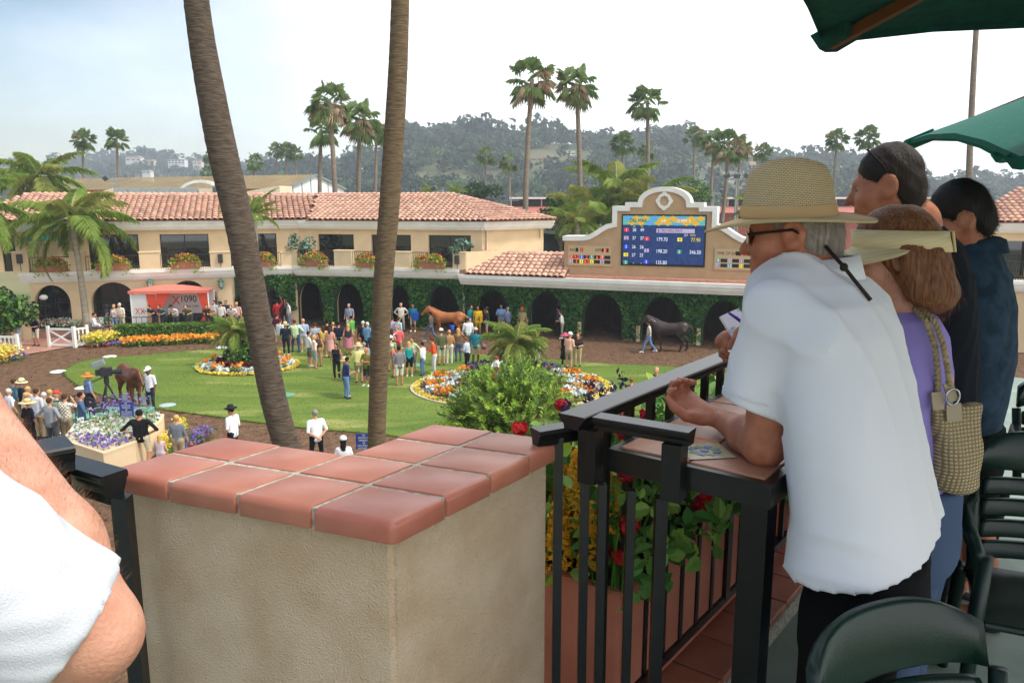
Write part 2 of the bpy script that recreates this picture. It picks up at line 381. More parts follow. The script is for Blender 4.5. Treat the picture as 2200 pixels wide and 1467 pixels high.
m_tile = mat('terracotta roof tile', hexc('#cb9780'), 0.88, hexc('#c4a28c'), ns=2.5, nd=4, rnd=0.24, island=True, bump=0.01, bs=20)
m_tiled = mat('roof pan', hexc('#7d4c38'), 0.9)
m_glassd = mat('dark glazing', (0.012, 0.014, 0.016), 0.03, spec=0.9)
m_dark = mat('dark interior', (0.02, 0.017, 0.015), 0.9)
m_stall = mat('stall boards', hexc('#4a3226'), 0.9, hexc('#2f211a'), ns=2.0, stretch=(6, 6, 0.6))
m_iron = mat('black iron', (0.012, 0.012, 0.013), 0.45, spec=0.4)
m_rail_far = mat('dark railing', (0.03, 0.03, 0.03), 0.5)
m_terra = mat('terracotta pot', hexc('#b5795d'), 0.8, hexc('#a66a50'), ns=3)
m_ivy = mat('ivy leaf', hexc('#2c5a22'), 0.55, hexc('#4c7a2e'), ns=0.9, nd=3, rnd=0.45, island=True, trans=0.25)
m_ivyb = mat('ivy stems', hexc('#1c3516'), 0.9, hexc('#27451d'), ns=5)

gm = MB(); NX, NY = 60, 60
def gz(x, y): return -0.02
gm.add([(-740, -50, -0.06), (740, -50, -0.06), (740, 1062, -0.06), (-740, 1062, -0.06)], [(0, 1, 2, 3)])
tag(gm.build('ground', m_earth), kind='structure')
def sheet(name, poly, z, m, kind='structure'):
    bm = bmesh.new(); f = bm.faces.new([bm.verts.new((x, y, z)) for x, y in poly]); bmesh.ops.triangulate(bm, faces=[f])
    me = bpy.data.meshes.new(name); bm.to_mesh(me); bm.free(); me.materials.append(m)
    if me.polygons and me.polygons[0].normal.z < 0: me.flip_normals()
    return tag(link(bpy.data.objects.new(name, me)), kind=kind)
def smooth_loop(pts, n=6):
    k = len(pts); out = []
    for i in range(k):
        p0, p1, p2, p3 = (Vector(pts[(i + j - 1) % k]) for j in range(4))
        for q in range(n):
            t = q / n; out.append(0.5 * ((2 * p1) + (p2 - p0) * t + (2 * p0 - 5 * p1 + 4 * p2 - p3) * t * t + (3 * p1 - p0 - 3 * p2 + p3) * t ** 3))
    return [(v.x, v.y) for v in out]
# dirt of the walking ring: a gently rutted sheet
nx, ny = 110, 90; xs = np.linspace(-34, 34, nx); ys = np.linspace(9, 50.5, ny); XX, YY = np.meshgrid(xs, ys, indexing='ij')
ZZ = 0.012 * np.sin(XX * 2.3 + YY * 1.1) * np.sin(YY * 1.9 - XX) + RNG.normal(0, 0.007, XX.shape) - 0.004
VV = np.stack([XX, YY, ZZ], -1).reshape(-1, 3); FF = [(i * ny + j, (i + 1) * ny + j, (i + 1) * ny + j + 1, i * ny + j + 1) for i in range(nx - 1) for j in range(ny - 1)]
tag(mesh_obj('dirt_track', VV, FF, m_dirt, smooth=True), kind='structure')
lawn_px = [(140, 797), (190, 775), (300, 765), (450, 752), (640, 745), (850, 752), (1020, 762), (1180, 773), (1310, 783), (1450, 790), (1640, 815), (1740, 860), (1700, 930),
           (1500, 975), (1250, 970), (1000, 955), (800, 933), (620, 917), (440, 893), (300, 872), (200, 843), (155, 820)]
lawn_xy = smooth_loop([(G(*p).x, G(*p).y) for p in lawn_px], 6)
sheet('lawn', lawn_xy, 0.045, m_lawn)
em = MB(); k = len(lawn_xy)
em.add([(x, y, -0.02) for x, y in lawn_xy] + [(x, y, 0.045) for x, y in lawn_xy], [(j, (j + 1) % k, (j + 1) % k + k, j + k) for j in range(k)])
tag(em.build('lawn_edge', m_lawn), kind='structure')
# grass blades along the lawn's surface and rim
def in_poly(pts, poly):
    x, y = pts[:, 0], pts[:, 1]; ins = np.zeros(len(pts), bool); n = len(poly)
    for i in range(n):
        x0, y0 = poly[i]; x1, y1 = poly[(i + 1) % n]
        c = ((y0 > y) != (y1 > y)) & (x < (x1 - x0) * (y - y0) / (y1 - y0 + 1e-12) + x0); ins ^= c
    return ins
gp = RNG.uniform((-22, 18), (16, 46), (190000, 2)); gp = gp[in_poly(gp, lawn_xy)]
rim = np.array(lawn_xy); rim = np.concatenate([rim + RNG.normal(0, 0.05, rim.shape) for _ in range(40)])
gp = np.concatenate([gp, rim]); n = len(gp); a = RNG.uniform(0, 6.28, n); hh = RNG.uniform(0.008, 0.022, n); ww = RNG.uniform(0.012, 0.03, n)
b0 = np.stack([gp[:, 0] - np.cos(a) * ww, gp[:, 1] - np.sin(a) * ww, np.full(n, 0.04)], 1); b1 = np.stack([gp[:, 0] + np.cos(a) * ww, gp[:, 1] + np.sin(a) * ww, np.full(n, 0.04)], 1)
tp = np.stack([gp[:, 0] + RNG.normal(0, 0.05, n), gp[:, 1] + RNG.normal(0, 0.05, n), 0.045 + hh], 1)
m_blade = mat('grass blade', hexc('#566f25'), 0.8, hexc('#768637'), ns=0.5, rnd=0.2, island=True, trans=0.3)
tag(quad_obj('grass', np.stack([b0, b1, tp], 1).reshape(-1, 3), 3, m_blade), 'short mown grass of the paddock lawn', 'grass', kind='stuff')
# straw and clods on the dirt
cp = RNG.uniform((-26, 18), (18, 47), (9000, 2)); cp = cp[~in_poly(cp, lawn_xy)]
scatter_leaves('dirt_clods', np.c_[cp, RNG.uniform(0.0, 0.03, len(cp))], 0.09, mat('clod', hexc('#6a5140'), 0.95, rnd=0.3, island=True), nrm=np.tile((0, 0, 1.), (len(cp), 1)), spread=0.5, aspect=0.7)
tag(bpy.data.objects['dirt_clods'], 'loose clods and chips scattered over the walking ring', 'dirt', kind='stuff')

# ================================================================ the two-storey wings round the ring
ZC, ZCC = 3.85, 3.55
pA0, pA1 = G(41, 586.8, ZC), G(627, 571.6, ZC); pB1 = G(985, 578.7, ZC); pC0, pC1 = G(988, 590, ZCC), G(1600, 612, ZCC)
WA = Wing('clubhouse_wing', pA0, pA1, 'cream two-storey clubhouse wing with round arches and a red and white booth before it')
WB = Wing('clubhouse_wing', pA1, pB1, 'cream two-storey wing with ivy covered stalls beneath and hipped tile roof')
WC = Wing('stable_wing', pC0, pC0 + (pC1 - pC0) * 1.75, 'low stable row with ivy covered arches beneath the scoreboard')

def arch_wall(mb, x0, x1, z0, z1, y, ops, thick=0.35, m=0, mr=0):
    """wall face at local y with openings (xa, xb, zb, zt, arched, spring); reveals run back by thick"""
    ops = sorted(ops); cur = x0
    for (xa, xb, zb, zt, ar, sp) in ops:
        if xa > cur: mb.add([(cur, y, z0), (xa, y, z0), (xa, y, z1), (cur, y, z1)], [(0, 1, 2, 3)], m)
        n = 18 if ar else 1; pts = []
        for i in range(n + 1):
            t = i / n; x = xa + (xb - xa) * t
            if ar: c = -math.cos(math.pi * t); x = (xa + xb) / 2 + c * (xb - xa) / 2; z = sp + (zt - sp) * math.sqrt(max(0, 1 - c * c))
            else: z = zt
            pts.append((x, z))
        for (xp, zp), (xq, zq) in zip(pts[:-1], pts[1:]):
            mb.add([(xp, y, zp), (xq, y, zq), (xq, y, z1), (xp, y, z1)], [(0, 1, 2, 3)], m)
            mb.add([(xp, y, zp), (xp, y + thick, zp), (xq, y + thick, zq), (xq, y, zq)], [(0, 1, 2, 3)], mr)
        if zb > z0 + 1e-3: mb.add([(xa, y, z0), (xb, y, z0), (xb, y, zb), (xa, y, zb)], [(0, 1, 2, 3)], m); mb.add([(xa, y, zb), (xb, y, zb), (xb, y + thick, zb), (xa, y + thick, zb)], [(0, 1, 2, 3)], mr)
        for x, s in ((xa, 1), (xb, -1)):
            zt_ = sp if ar else zt
            q = [(x, y, zb), (x, y + thick, zb), (x, y + thick, zt_), (x, y, zt_)]; mb.add(q if s > 0 else q[::-1], [(0, 1, 2, 3)], mr)
        cur = xb
    if cur < x1: mb.add([(cur, y, z0), (x1, y, z0), (x1, y, z1), (cur, y, z1)], [(0, 1, 2, 3)], m)

def cornice(wing, x0, x1, zt, h, y=0.0, steps=((0.0, 0.30), (0.10, 0.62), (0.2, 0.82), (0.32, 1.0)), back=0.6, name='cornice'):
    """stepped white moulding; deepest at the top"""
    mb = MB(); prof = [(back, 0.0), (0.0, 0.0)]
    last = 0
    for yo, f in steps: prof += [(yo, last), (yo, f)] if prof[-1] != (yo, last) else [(yo, f)]; last = f
    prof.append((back, 1.0))
    V = []; 
    for x in (x0, x1): V += [(x, y + py, zt - f * h) for py, f in prof]
    n = len(prof); mb.add(V, [(i, (i + 1) % n, (i + 1) % n + n, i + n) for i in range(n)] + [tuple(range(n - 1, -1, -1)), tuple(range(n, 2 * n))])
    return mb.build(name, m_white, wing.e)

# one curved roof tile, shared by every roof
def tile_mesh(name, w, l):
    V = []; F = []; n = 6
    for j, (yy, s, zz) in enumerate(((0, 1.0, 0.05), (l, 0.82, 0.0))):
        for i in range(n + 1):
            a = math.pi * i / n; V.append((-math.cos(a) * w / 2 * s, yy, zz + math.sin(a) * w * 0.36 * s))
    for i in range(n + 1):
        a = math.pi * i / n; V.append((-math.cos(a) * (w / 2 - 0.025), 0.0, 0.05 + math.sin(a) * (w * 0.36 - 0.025)))
    for i in range(n): F.append((i, i + 1, i + n + 2, i + n + 1)); F.append((i + 1, i, 2 * n + 2 + i, 2 * n + 3 + i))
    me = bpy.data.meshes.new(name); me.from_pydata(V, [], F); me.materials.append(m_tile); me.update(); return me
TILE = tile_mesh('roof_tile', 0.35, 0.52)
def tile_roof(parent, eL, eR, tL, tR, sp=0.36, ex=0.42, limit=300, name='roof'):
    eL, eR, tL, tR = map(Vector, (eL, eR, tL, tR)); u = (eR - eL).normalized(); up = tL - eL; up = (up - u * up.dot(u)); Ls = up.length; v = up.normalized(); nn = u.cross(v)
    R = Matrix((u, v, nn)).transposed(); eul = R.to_euler()
    dk = MB(); dk.add([eL - nn * .02, eR - nn * .02, tR - nn * .02, tL - nn * .02], [(0, 1, 2, 3)]); deck = dk.build(name, m_tiled, parent)
    rows = int(Ls / ex) + 1; W = (eR - eL).length; k = 0; rest_v = []; rest_f = []
    base_v = [vv.co.copy() for vv in TILE.vertices]; base_f = [tuple(p.vertices) for p in TILE.polygons]
    for r in range(rows):
        vv = r * ex; f = vv / Ls; xl = (tL - eL).dot(u) * f; xr = W + (tR - eR).dot(u) * f
        c0 = math.ceil((xl + sp * 0.3) / sp)
        for c in range(c0, int((xr - sp * 0.1) / sp) + 1):
            x = c * sp; p = eL + u * (x + random.uniform(-.012, .012)) + v * (vv - 0.05 + random.uniform(-.012, .012)) + nn * 0.005
            if k < limit:
                o = bpy.data.objects.new('roof_tile', TILE); COL.objects.link(o); o.parent = deck; o.location = p
                o.rotation_euler = (eul.x, eul.y, eul.z + random.uniform(-.02, .02))
            else:
                b = len(rest_v); rest_v += [p + R @ q for q in base_v]; rest_f += [tuple(i + b for i in ff) for ff in base_f]
            k += 1
    if rest_v: tag(mesh_obj('roof_tiles_upper', rest_v, rest_f, m_tile, deck), kind='stuff')
    return deck
def cap_row(parent, a, b, w=0.3):
    a, b = Vector(a), Vector(b); t = (b - a).normalized(); n = max(1, int((b - a).length / 0.42)); side = t.cross(Vector((0, 0, 1))).normalized(); up = side.cross(t); mb = MB()
    for i in range(n):
        p = a + (b - a) * (i / n); V = []; F = []
        for s, d in ((0.17, 0.0), (0.14, 0.5)):
            for j in range(6):
                q = math.pi * j / 5; V.append(p + t * d + side * (-math.cos(q) * s) + up * (math.sin(q) * s * 0.9 + 0.04 - d * 0.05))
        for j in range(5): F.append((j, j + 1, j + 7, j + 6))
        mb.add(V, F)
    return tag(mb.build('ridge_tiles', m_tile, parent), kind='stuff')

def windows_rect(wing, rects, y, fr=m_iron):
    out = []
    for (a, b, c, d) in rects:
        x0, z1 = wing.uv(a, c, y); x1, z0 = wing.uv(b, d, y); out.append((x0, x1, z0, z1))
    return out
def window_part(wing, x0, x1, z0, z1, y, mull=2):
    mb = MB(); w = 0.06; mb.box(x0, x0 + w, y, y + .08, z0, z1); mb.box(x1 - w, x1, y, y + .08, z0, z1); mb.box(x0 + w, x1 - w, y, y + .08, z1 - w, z1); mb.box(x0 + w, x1 - w, y, y + .08, z0, z0 + w)
    for i in range(1, mull): xm = x0 + (x1 - x0) * i / mull; mb.box(xm - .03, xm + .03, y + .005, y + .075, z0 + w, z1 - w)
    f = mb.build('window', m_iron, wing.e)
    for i in range(mull):
        g = MB(); xa = x0 + (x1 - x0) * i / mull + .03; xb = x0 + (x1 - x0) * (i + 1) / mull - .03; g.box(xa, xb, y + .03, y + .045, z0 + w, z1 - w); g.build('pane', m_glassd, f)
    return f
def railing(wing, x0, x1, y, z0, z1, name='railing'):
    mb = MB(); mb.box(x0, x1, y - .025, y + .025, z1 - .04, z1); mb.box(x0, x1, y - .02, y + .02, z0 + .08, z0 + .11); n = max(2, int((x1 - x0) / .13))
    for i in range(n + 1): x = x0 + (x1 - x0) * i / n; mb.box(x - .011, x + .011, y - .011, y + .011, z0, z1 - .04)
    return mb.build(name, m_rail_far, wing.e)

m_fl_or = mat('orange petals', hexc('#e8922e'), 0.7, rnd=0.25, island=True, trans=0.2); m_fl_ye = mat('yellow petals', hexc('#e2cc58'), 0.7, rnd=0.2, island=True, trans=0.2)
m_fl_rd = mat('red petals', hexc('#b0231f'), 0.7, rnd=0.3, island=True, trans=0.15); m_fl_pk = mat('coral petals', hexc('#d07a52'), 0.7, rnd=0.3, island=True, trans=0.2)
m_fl_pu = mat('purple petals', hexc('#7a68a8'), 0.7, rnd=0.3, island=True, trans=0.2); m_fl_wh = mat('silver leaves', hexc('#c3ccc4'), 0.8, rnd=0.2, island=True)
m_lf = mat('planting leaf', hexc('#4c7a2c'), 0.6, hexc('#6d9638'), ns=3, rnd=0.35, island=True, trans=0.25); m_lf_y = mat('lime leaf', hexc('#9ab83e'), 0.6, rnd=0.3, island=True, trans=0.3)
m_lf_d = mat('dark leaf', hexc('#27471f'), 0.6, rnd=0.4, island=True, trans=0.15); m_lf_r = mat('maroon leaf', hexc('#5a1c1c'), 0.7, rnd=0.3, island=True)
m_salvia = mat('dark violet spikes', hexc('#4a3f63'), 0.8, rnd=0.3, island=True)

def blob_pts(n, c, r, top=True, rng=RNG):
    d = rng.normal(size=(n, 3)); d /= np.linalg.norm(d, axis=1)[:, None]
    if top: d[:, 2] = np.abs(d[:, 2]) * 1.0 - 0.15
    return np.asarray(c) + d * np.asarray(r) * (rng.uniform(0.55, 1, n) ** 0.6)[:, None], d
def flower_box(wing, x0, x1, y, z0, i, label):
    c = wing.w((x0 + x1) / 2, y, z0); e = empty('flower_box', c, wing.a, label, 'flower box', 'flower boxes on the balcony')
    L = x1 - x0; mb = MB(); mb.rbox(-L / 2, L / 2, -.22, .22, 0, .36, .03); mb.rbox(-L / 2 - .04, L / 2 + .04, -.26, .26, .32, .42, .02); mb.build('pot', m_terra, e)
    p, d = blob_pts(260, (0, 0, .42), (L * .62, .42, .45)); lf = p; mi = np.zeros(260, int)
    q, _ = blob_pts(190, (0, -.05, .55), (L * .52, .40, .46)); q = q[q[:, 2] > .5]; nq = len(q)
    tr = np.stack([RNG.uniform(.2 * L, .62 * L, 60) * RNG.choice([-1, 1], 60), RNG.uniform(-.45, -.2, 60), RNG.uniform(-.25, .5, 60)], 1)
    P_ = np.concatenate([lf, q, tr]); mi = np.r_[np.where(RNG.random(260) < .4, 1, 0), RNG.choice([2, 2, 3, 0, 1, 4], nq), np.full(60, 1)]
    tag(scatter_leaves('plants', P_, .15, [m_lf, m_lf_y, m_fl_pk, m_fl_or, m_fl_rd], e, mi, .7), kind='stuff')
def wall_speaker(wing, x, y, z):
    mb = MB(); mb.rbox(x - .14, x + .14, y - .2, y, z - .26, z + .26, .03); mb.box(x - .015, x + .015, y - .02, y + .01, z - .7, z - .26)
    mb.build('wall_speaker', mat('speaker box', (0.06, 0.055, 0.05), 0.6), wing.e)

# ---- wing A
LA = WA.len; yu = 2.4
zf = ZC - 0.1
wr = windows_rect(WA, [(0, 37, 507, 570), (187, 302, 505, 570), (342, 452, 504, 570), (491, 597, 503, 570)], yu)
eA = [(max(a, -3.0), b, zf, d, False, 0) for a, b, c, d in wr]
zeA = WA.uv(300, 474, 2.0)[1]; print('eave z', zeA, 'lenA', LA)
mb = MB(); arch_wall(mb, -3.2, LA + .8, zf, zeA - .1, yu, eA, .22)
# ground storey with arches
arcs = []
for (a, b, t, s) in [(70, 148, 614, 655), (192, 290, 608, 652), (358, 446, 604, 650), (500, 602, 606, 652)]:
    x0, zt = WA.uv(a, t, .45); x1, _ = WA.uv(b, t, .45); zs = WA.uv(a, s, .45)[1]; arcs.append((x0, x1, 0.45, zt, True, zs))
arch_wall(mb, .35, LA + .3, 0, ZC - .3, .45, arcs, .6)
mb.box(-.0, LA + .5, .5, 2.6, ZC - .35, zf)     # balcony floor
mb.add([(.35, .45, 0), (.35, 7, 0), (.35, 7, ZC - .3), (.35, .45, ZC - .3)], [(0, 1, 2, 3)][::-1])
mb.build('wall', m_stucco, WA.e)
ib = MB(); ib.box(.4, LA, 1.05, 1.15, .4, ZC - .4); ib.build('arcade_glazing', m_glassd, WA.e)
for a in arcs:      # glazing bars in each arch
    gb = MB(); cx = (a[0] + a[1]) / 2; gb.box(cx - .03, cx + .03, .98, 1.03, .45, a[3]); gb.box(a[0], a[1], .98, 1.03, a[5] - .04, a[5] + .04); gb.box(a[0], a[1], .98, 1.03, 1.3, 1.36); gb.build('glazing_bar', m_iron, WA.e)
cornice(WA, -.05, LA + .02, ZC, .62)
cornice(WA, -3.6, LA + .9, zeA - .02, .58, y=1.75, name='eaves_cornice')
for r in wr: window_part(WA, max(r[0], -3.0), r[1], zf, r[3], yu + .2)
rz = H + .02; yr = 6.9
xv = WA.uv(655, 473, 1.75)[0]; xt = WA.uv(677, 420.5, yr)[0]
tile_roof(WA.e, (-3.8, 1.62, zeA), (xv + .35, 1.62, zeA), (-1.0, yr, rz), (xt, yr, rz)); cap_row(WA.e, (-1.0, yr, rz), (xt, yr, rz))
rb = MB(); rb.add([(-1.0, yr, rz - .03), (xt, yr, rz - .03), (xt + 2, 13, zeA), (-3.8, 13, zeA)], [(0, 1, 2, 3)]); rb.build('roof_back', m_tiled, WA.e)
pil = [(24, 62), (150, 183), (300, 344), (452, 496), (604, 640)]
px_edges = []
for i, (a, b) in enumerate(pil):
    x0 = WA.uv(a, 560, .2)[0]; x1 = WA.uv(b, 560, .2)[0]; x0 = max(x0, -.3); zt = WA.uv(a, 541, .2)[1]
    mb = MB(); mb.box(x0, min(x1, LA + .1), .06, .5, ZC - .02, zt - .06); mb.box(x0 - .04, min(x1, LA + .1) + .04, .02, .54, zt - .06, zt); mb.build('balcony_pier', m_stucco, WA.e); px_edges.append((x0, min(x1, LA + .1)))
    if i in (0, 3): wall_speaker(WA, (x0 + x1) / 2, .06, zt - .4)
for (a, b), (c, d) in zip(px_edges[:-1], px_edges[1:]): railing(WA, b + .02, c - .02, .25, ZC, zt - .02)
bx = [(78, 142, 'flower box under the green parasol on the balcony'), (205, 278, 'flower box before the first wide balcony window left of the leaning palm trunk'), (367, 430, 'flower box before the window above the booth'), (546, 590, 'flower box half hidden behind the leaning palm trunk')]
for i, (a, b, lb) in enumerate(bx):
    x0 = WA.uv(a, 570, -.05)[0]; x1 = WA.uv(b, 570, -.05)[0]; flower_box(WA, x0, x1, .0, ZC + .02, i, lb)
# lanterns on the wall
m_verd = mat('verdigris metal', hexc('#5f8a7a'), 0.6, hexc('#3f5f55'), ns=8); m_lglass = mat('lantern glass', hexc('#b9c7b8'), 0.2)
for (px, py, wd, lb) in [(322, 612, WA, 'verdigris wall lantern left of the booth'), (475, 610, WA, 'verdigris wall lantern between booth and leaning palm trunk')]:
    x, z = wd.uv(px, py, .1); e = empty('wall_lantern', wd.w(x, .12, z), wd.a, lb, 'lantern', 'wall lanterns')
    mb = MB(); mb.lathe([(.0, .38), (.05, .34), (.06, .3), (.2, .2), (.22, .16), (.18, .14)], 6); mb.lathe([(.13, -.22), (.06, -.27), (.03, -.34), (0, -.36)], 6)
    for j in range(6): a = j * math.pi / 3; mb.bar((.17 * math.cos(a), .17 * math.sin(a), .15), (.12 * math.cos(a), .12 * math.sin(a), -.23), .025)
    mb.bar((0, .1, .1), (0, .34, .1), .05); mb.bar((0, .3, -.2), (0, .34, .3), .1, .04); mb.build('frame', m_verd, e)
    g = MB(); g.lathe([(.15, .14), (.11, -.21)], 6); g.build('glass', m_lglass, e)

# ---- wing B
LB = WB.len
corner = WB.loc(P(1040, 476, WB.w(WB.uv(1040, 476, 1.75)[0], 1.75, 0).y))
xq = corner.x
zeB = WB.uv(800, 474, 1.75)[1]; print('eave B', zeB)
far = WB.loc(P(1192, 472, corner.y * 0 + WB.w(xq, 1.75, 0).y * (zeB - H) / (zeB - H) * 1.0 * 55.0 / 51.5)); far.z = zeB
print('corner', corner, 'far', far)
wr = windows_rect(WB, [(682, 762, 503, 570), (797, 884, 504, 570), (920, 1012, 505, 572)], yu)
mb = MB(); arch_wall(mb, -.6, xq - .3, zf, zeB - .1, yu, [(a, b, zf, d, False, 0) for a, b, c, d in wr], .22)
ed = Vector((far.x - xq, far.y - 1.75, 0)).normalized(); en = Vector((ed.y, -ed.x, 0)); q0 = Vector((xq - .3, yu, 0)); q1 = Vector((far.x, far.y, 0)) - en * .55 - ed * .5
mb.add([(q0.x, q0.y, 2.5), (q1.x, q1.y, 2.5), (q1.x, q1.y, zeB - .1), (q0.x, q0.y, zeB - .1)], [(0, 1, 2, 3)])
mb.add([(q1.x, q1.y, 2.5), (q1.x - 3, q1.y + 8, 2.5), (q1.x - 3, q1.y + 8, zeB - .1), (q1.x, q1.y, zeB - .1)], [(0, 1, 2, 3)])
mb.box(-.1, xq, .5, 2.5, ZC - .35, zf)
arB = []
for (a, b, t, s) in [(635, 694, 603, 650), (716, 781, 606, 655), (834, 882, 610, 655), (916, 986, 611, 660)]:
    x0, zt = WB.uv(a, t, .5); x1, _ = WB.uv(b, t, .5); zs = WB.uv(a, s, .5)[1]; arB.append((x0, x1, 0, zt, True, zs))
arch_wall(mb, .05, LB + .2, 0, ZC - .3, .62, arB, .5)
mb.build('wall', m_stucco, WB.e)
sb = MB(); sb.box(-.6, -.5, 1.2, 4.7, -.1, ZC - .35); sb.box(-.5, LB + .2, 4.6, 4.7, -.1, ZC - .3); sb.box(-.5, LB + .2, 1.2, 4.6, ZC - .42, ZC - .32)
for a in arB: sb.box(a[1] + .05, a[1] + .2, 1.2, 4.6, -.1, ZC - .4)
sb.build('stall_lining', m_stall, WB.e)
cornice(WB, -.02, LB, ZC, .60)
cornice(WB, -.4, xq, zeB - .02, .55, y=1.75, name='eaves_cornice')
# splayed end: cornice and parapet
fr = Wing('tmp', WB.w(xq, 1.75, 0), WB.w(far.x, far.y, 0), 'tmp'); bpy.data.objects.remove(fr.e)
fe = empty('end_bay', (xq, 1.75, 0), fr.a - WB.a); fe.parent = WB.e; fr.e = fe
cornice(fr, 0, fr.len, zeB - .02, .55, y=0.0, name='eaves_cornice')
dp = MB(); dp.box(.55, .68, .52, .62, 2.7, zeB - .55); dp.build('downpipe', m_stucco, fe); dp = MB(); dp.box(fr.len - .85, fr.len - .7, .42, .52, zeB - 1.1, zeB - .6); dp.build('wall_lamp', m_stucco, fe)
for r in wr: window_part(WB, r[0], r[1], zf, r[3], yu + .2)
apx = WB.uv(978, 420.5, yr)[0]; xl = WB.uv(655, 473, 1.62)[0]; xl2 = WB.uv(677, 420.5, yr)[0]
tile_roof(WB.e, (xl, 1.62, zeB), (xq + .15, 1.62, zeB), (xl2, yr, rz), (apx, yr, rz)); cap_row(WB.e, (xl2, yr, rz), (apx, yr, rz)); cap_row(WB.e, (xq + .1, 1.62, zeB), (apx, yr, rz))
fo = Vector((far.x, far.y, zeB)) + en * .12
tile_roof(WB.e, (xq + .15, 1.62, zeB), fo, (apx, yr, rz), (apx + .01, yr + .01, rz), limit=160, name='hip_roof'); cap_row(WB.e, fo, (apx, yr, rz))
pe = []
for i, (a, b, t) in enumerate([(606, 640, 537), (720, 757, 537), (843, 882, 540), (974, 1001, 541)]):
    x0 = WB.uv(a, 560, .2)[0]; x1 = WB.uv(b, 560, .2)[0]; zt = WB.uv(a, t, .2)[1]; x0 = max(x0, -.1)
    mb = MB(); mb.box(x0, x1, .06, .5, ZC - .02, zt - .06); mb.box(x0 - .04, x1 + .04, .02, .54, zt - .06, zt); mb.build('balcony_pier', m_stucco, WB.e); pe.append((x0, x1))
    if i == 3: wall_speaker(WB, (x0 + x1) / 2 - .1, .06, zt - .45)
for (a, b), (c, d) in zip(pe[:-1], pe[1:]): railing(WB, b + .02, c - .02, .25, ZC, zt - .05)
mb = MB(); x3 = pe[-1][1]; mb.add([(x3, .1, ZC - .6), (x3 + .05, .1, ZC - .6), (x3 + 2.2, 2.3, ZC - .6), (x3 + 2.2, 2.45, ZC - .6), (x3, .35, ZC - .6), (x3, .1, zt), (x3 + .05, .1, zt), (x3 + 2.2, 2.3, zt), (x3 + 2.2, 2.45, zt), (x3, .35, zt)], [(0, 1, 6, 5), (1, 2, 7, 6), (2, 3, 8, 7), (3, 4, 9, 8), (5, 6, 7, 8, 9)])
mb.build('parapet', m_stucco, WB.e)
for i, (a, b, lb) in enumerate([(650, 702, 'flower box by the corner of the two wings with spilling red blooms'), (767, 806, 'flower box left of the upright palm trunk on the balcony'), (892, 955, 'flower box at the far end of the balcony next to the small speaker')]):
    x0 = WB.uv(a, 572, -.05)[0]; x1 = WB.uv(b, 572, -.05)[0]; flower_box(WB, x0, x1, .0, ZC + .02, i, lb)

# ---- wing C: stable row
LC = WC.len; yw = .95
arC = []
for (a, b, t, s) in [(1022, 1098, 619, 668), (1137, 1212, 622, 675), (1252, 1342, 626, 685), (1379, 1472, 632, 692), (1510, 1604, 640, 705), (1640, 1745, 650, 715), (1790, 1905, 660, 730)]:
    x0, zt = WC.uv(a, t, yw); x1, _ = WC.uv(b, t, yw); zs = WC.uv(a, s, yw)[1]; arC.append((x0, x1, 0, zt, True, zs))
mb = MB(); arch_wall(mb, -.4, LC, 0, ZCC - .1, yw, arC, .5); mb.box(-.3, LC, .35, 5, ZCC - .28, ZCC - .2); mb.build('wall', m_stucco, WC.e)
sb = MB(); sb.box(-.6, -.5, 1.6, 5.1, -.1, ZCC - .35); sb.box(-.5, LC, 5.0, 5.1, -.1, ZCC - .3); sb.box(-.5, LC, 1.6, 5.0, ZCC - .45, ZCC - .32)
for a in arC: sb.box(a[1] + .2, a[1] + .34, 1.5, 5.0, -.1, ZCC - .4); sb.box((a[0] + a[1]) / 2 - .06, (a[0] + a[1]) / 2 + .06, 3.2, 3.3, -.1, ZCC - .4)
sb.build('stall_lining', m_stall, WC.e)
cornice(WC, -.12, LC, ZCC, .62, steps=((0.0, .34), (.10, .62), (.22, .80), (.34, 1.0)), back=1.2)
# lean-to tile roof left of the board
eL = (WC.uv(995, 587, .1)[0], .1, ZCC + .03); xe = WC.uv(1208, 595, .1)[0]; z2 = WC.uv(1100, 545, 2.6)[1]
tile_roof(WC.e, eL, (xe + .2, .1, ZCC + .03), (WC.uv(1037, 541, 2.6)[0], 2.6, z2), (xe + .2, 2.6, z2), name='lean_to_roof'); cap_row(WC.e, (WC.uv(1037, 541, 2.6)[0], 2.6, z2), (xe + .2, 2.6, z2))
# flat strip of red tile in front of the board
mb = MB(); mb.box(xe + .2, LC, .35, .98, ZCC + .002, ZCC + .14); mb.build('tile_apron', mat('apron tile', hexc('#c08a72'), .85, hexc('#a9745f'), ns=4), WC.e)
# ---- scoreboard wall (one thing standing on the stable row)
yb = 1.0
xc, _ = WC.uv(1425, 500, yb); b0 = WC.uv(1209, 560, yb)[0]; half = xc - b0
def bz(px, py): return WC.uv(px, py, yb)[1]
zl0 = bz(1208, 507); zs1 = bz(1318, 479); zs2 = bz(1318, 443); zs3 = bz(1345, 435); zap = bz(1425, 401); zbase = ZCC + .14
hx1 = xc - WC.uv(1316, 470, yb)[0]; hx2 = xc - WC.uv(1344, 436, yb)[0]; hx3 = xc - WC.uv(1371, 434, yb)[0]; hx0 = half
out = [(-hx0, zl0), (-hx0 + (hx0 - hx1) * .42, zl0 + .02)]
for t in (.2, .4, .6, .8, 1.0):
    f = t * t * (3 - 2 * t); out.append((-hx0 + (hx0 - hx1) * (.42 + .58 * t), zl0 + .02 + (zs1 - zl0 - .02) * f))
out += [(-hx1, zs2), (-hx2, zs2), (-hx2, zs3), (-hx3, zs3)]
na = 9
for i in range(1, na): a = math.pi * (1 - i / na / 2 * 1.0); out.append((hx3 * math.cos(a), zs3 + (zap - zs3) * math.sin(a)))
out.append((0, zap)); right = [(-x, z) for x, z in out[::-1][1:]]; top = out + right
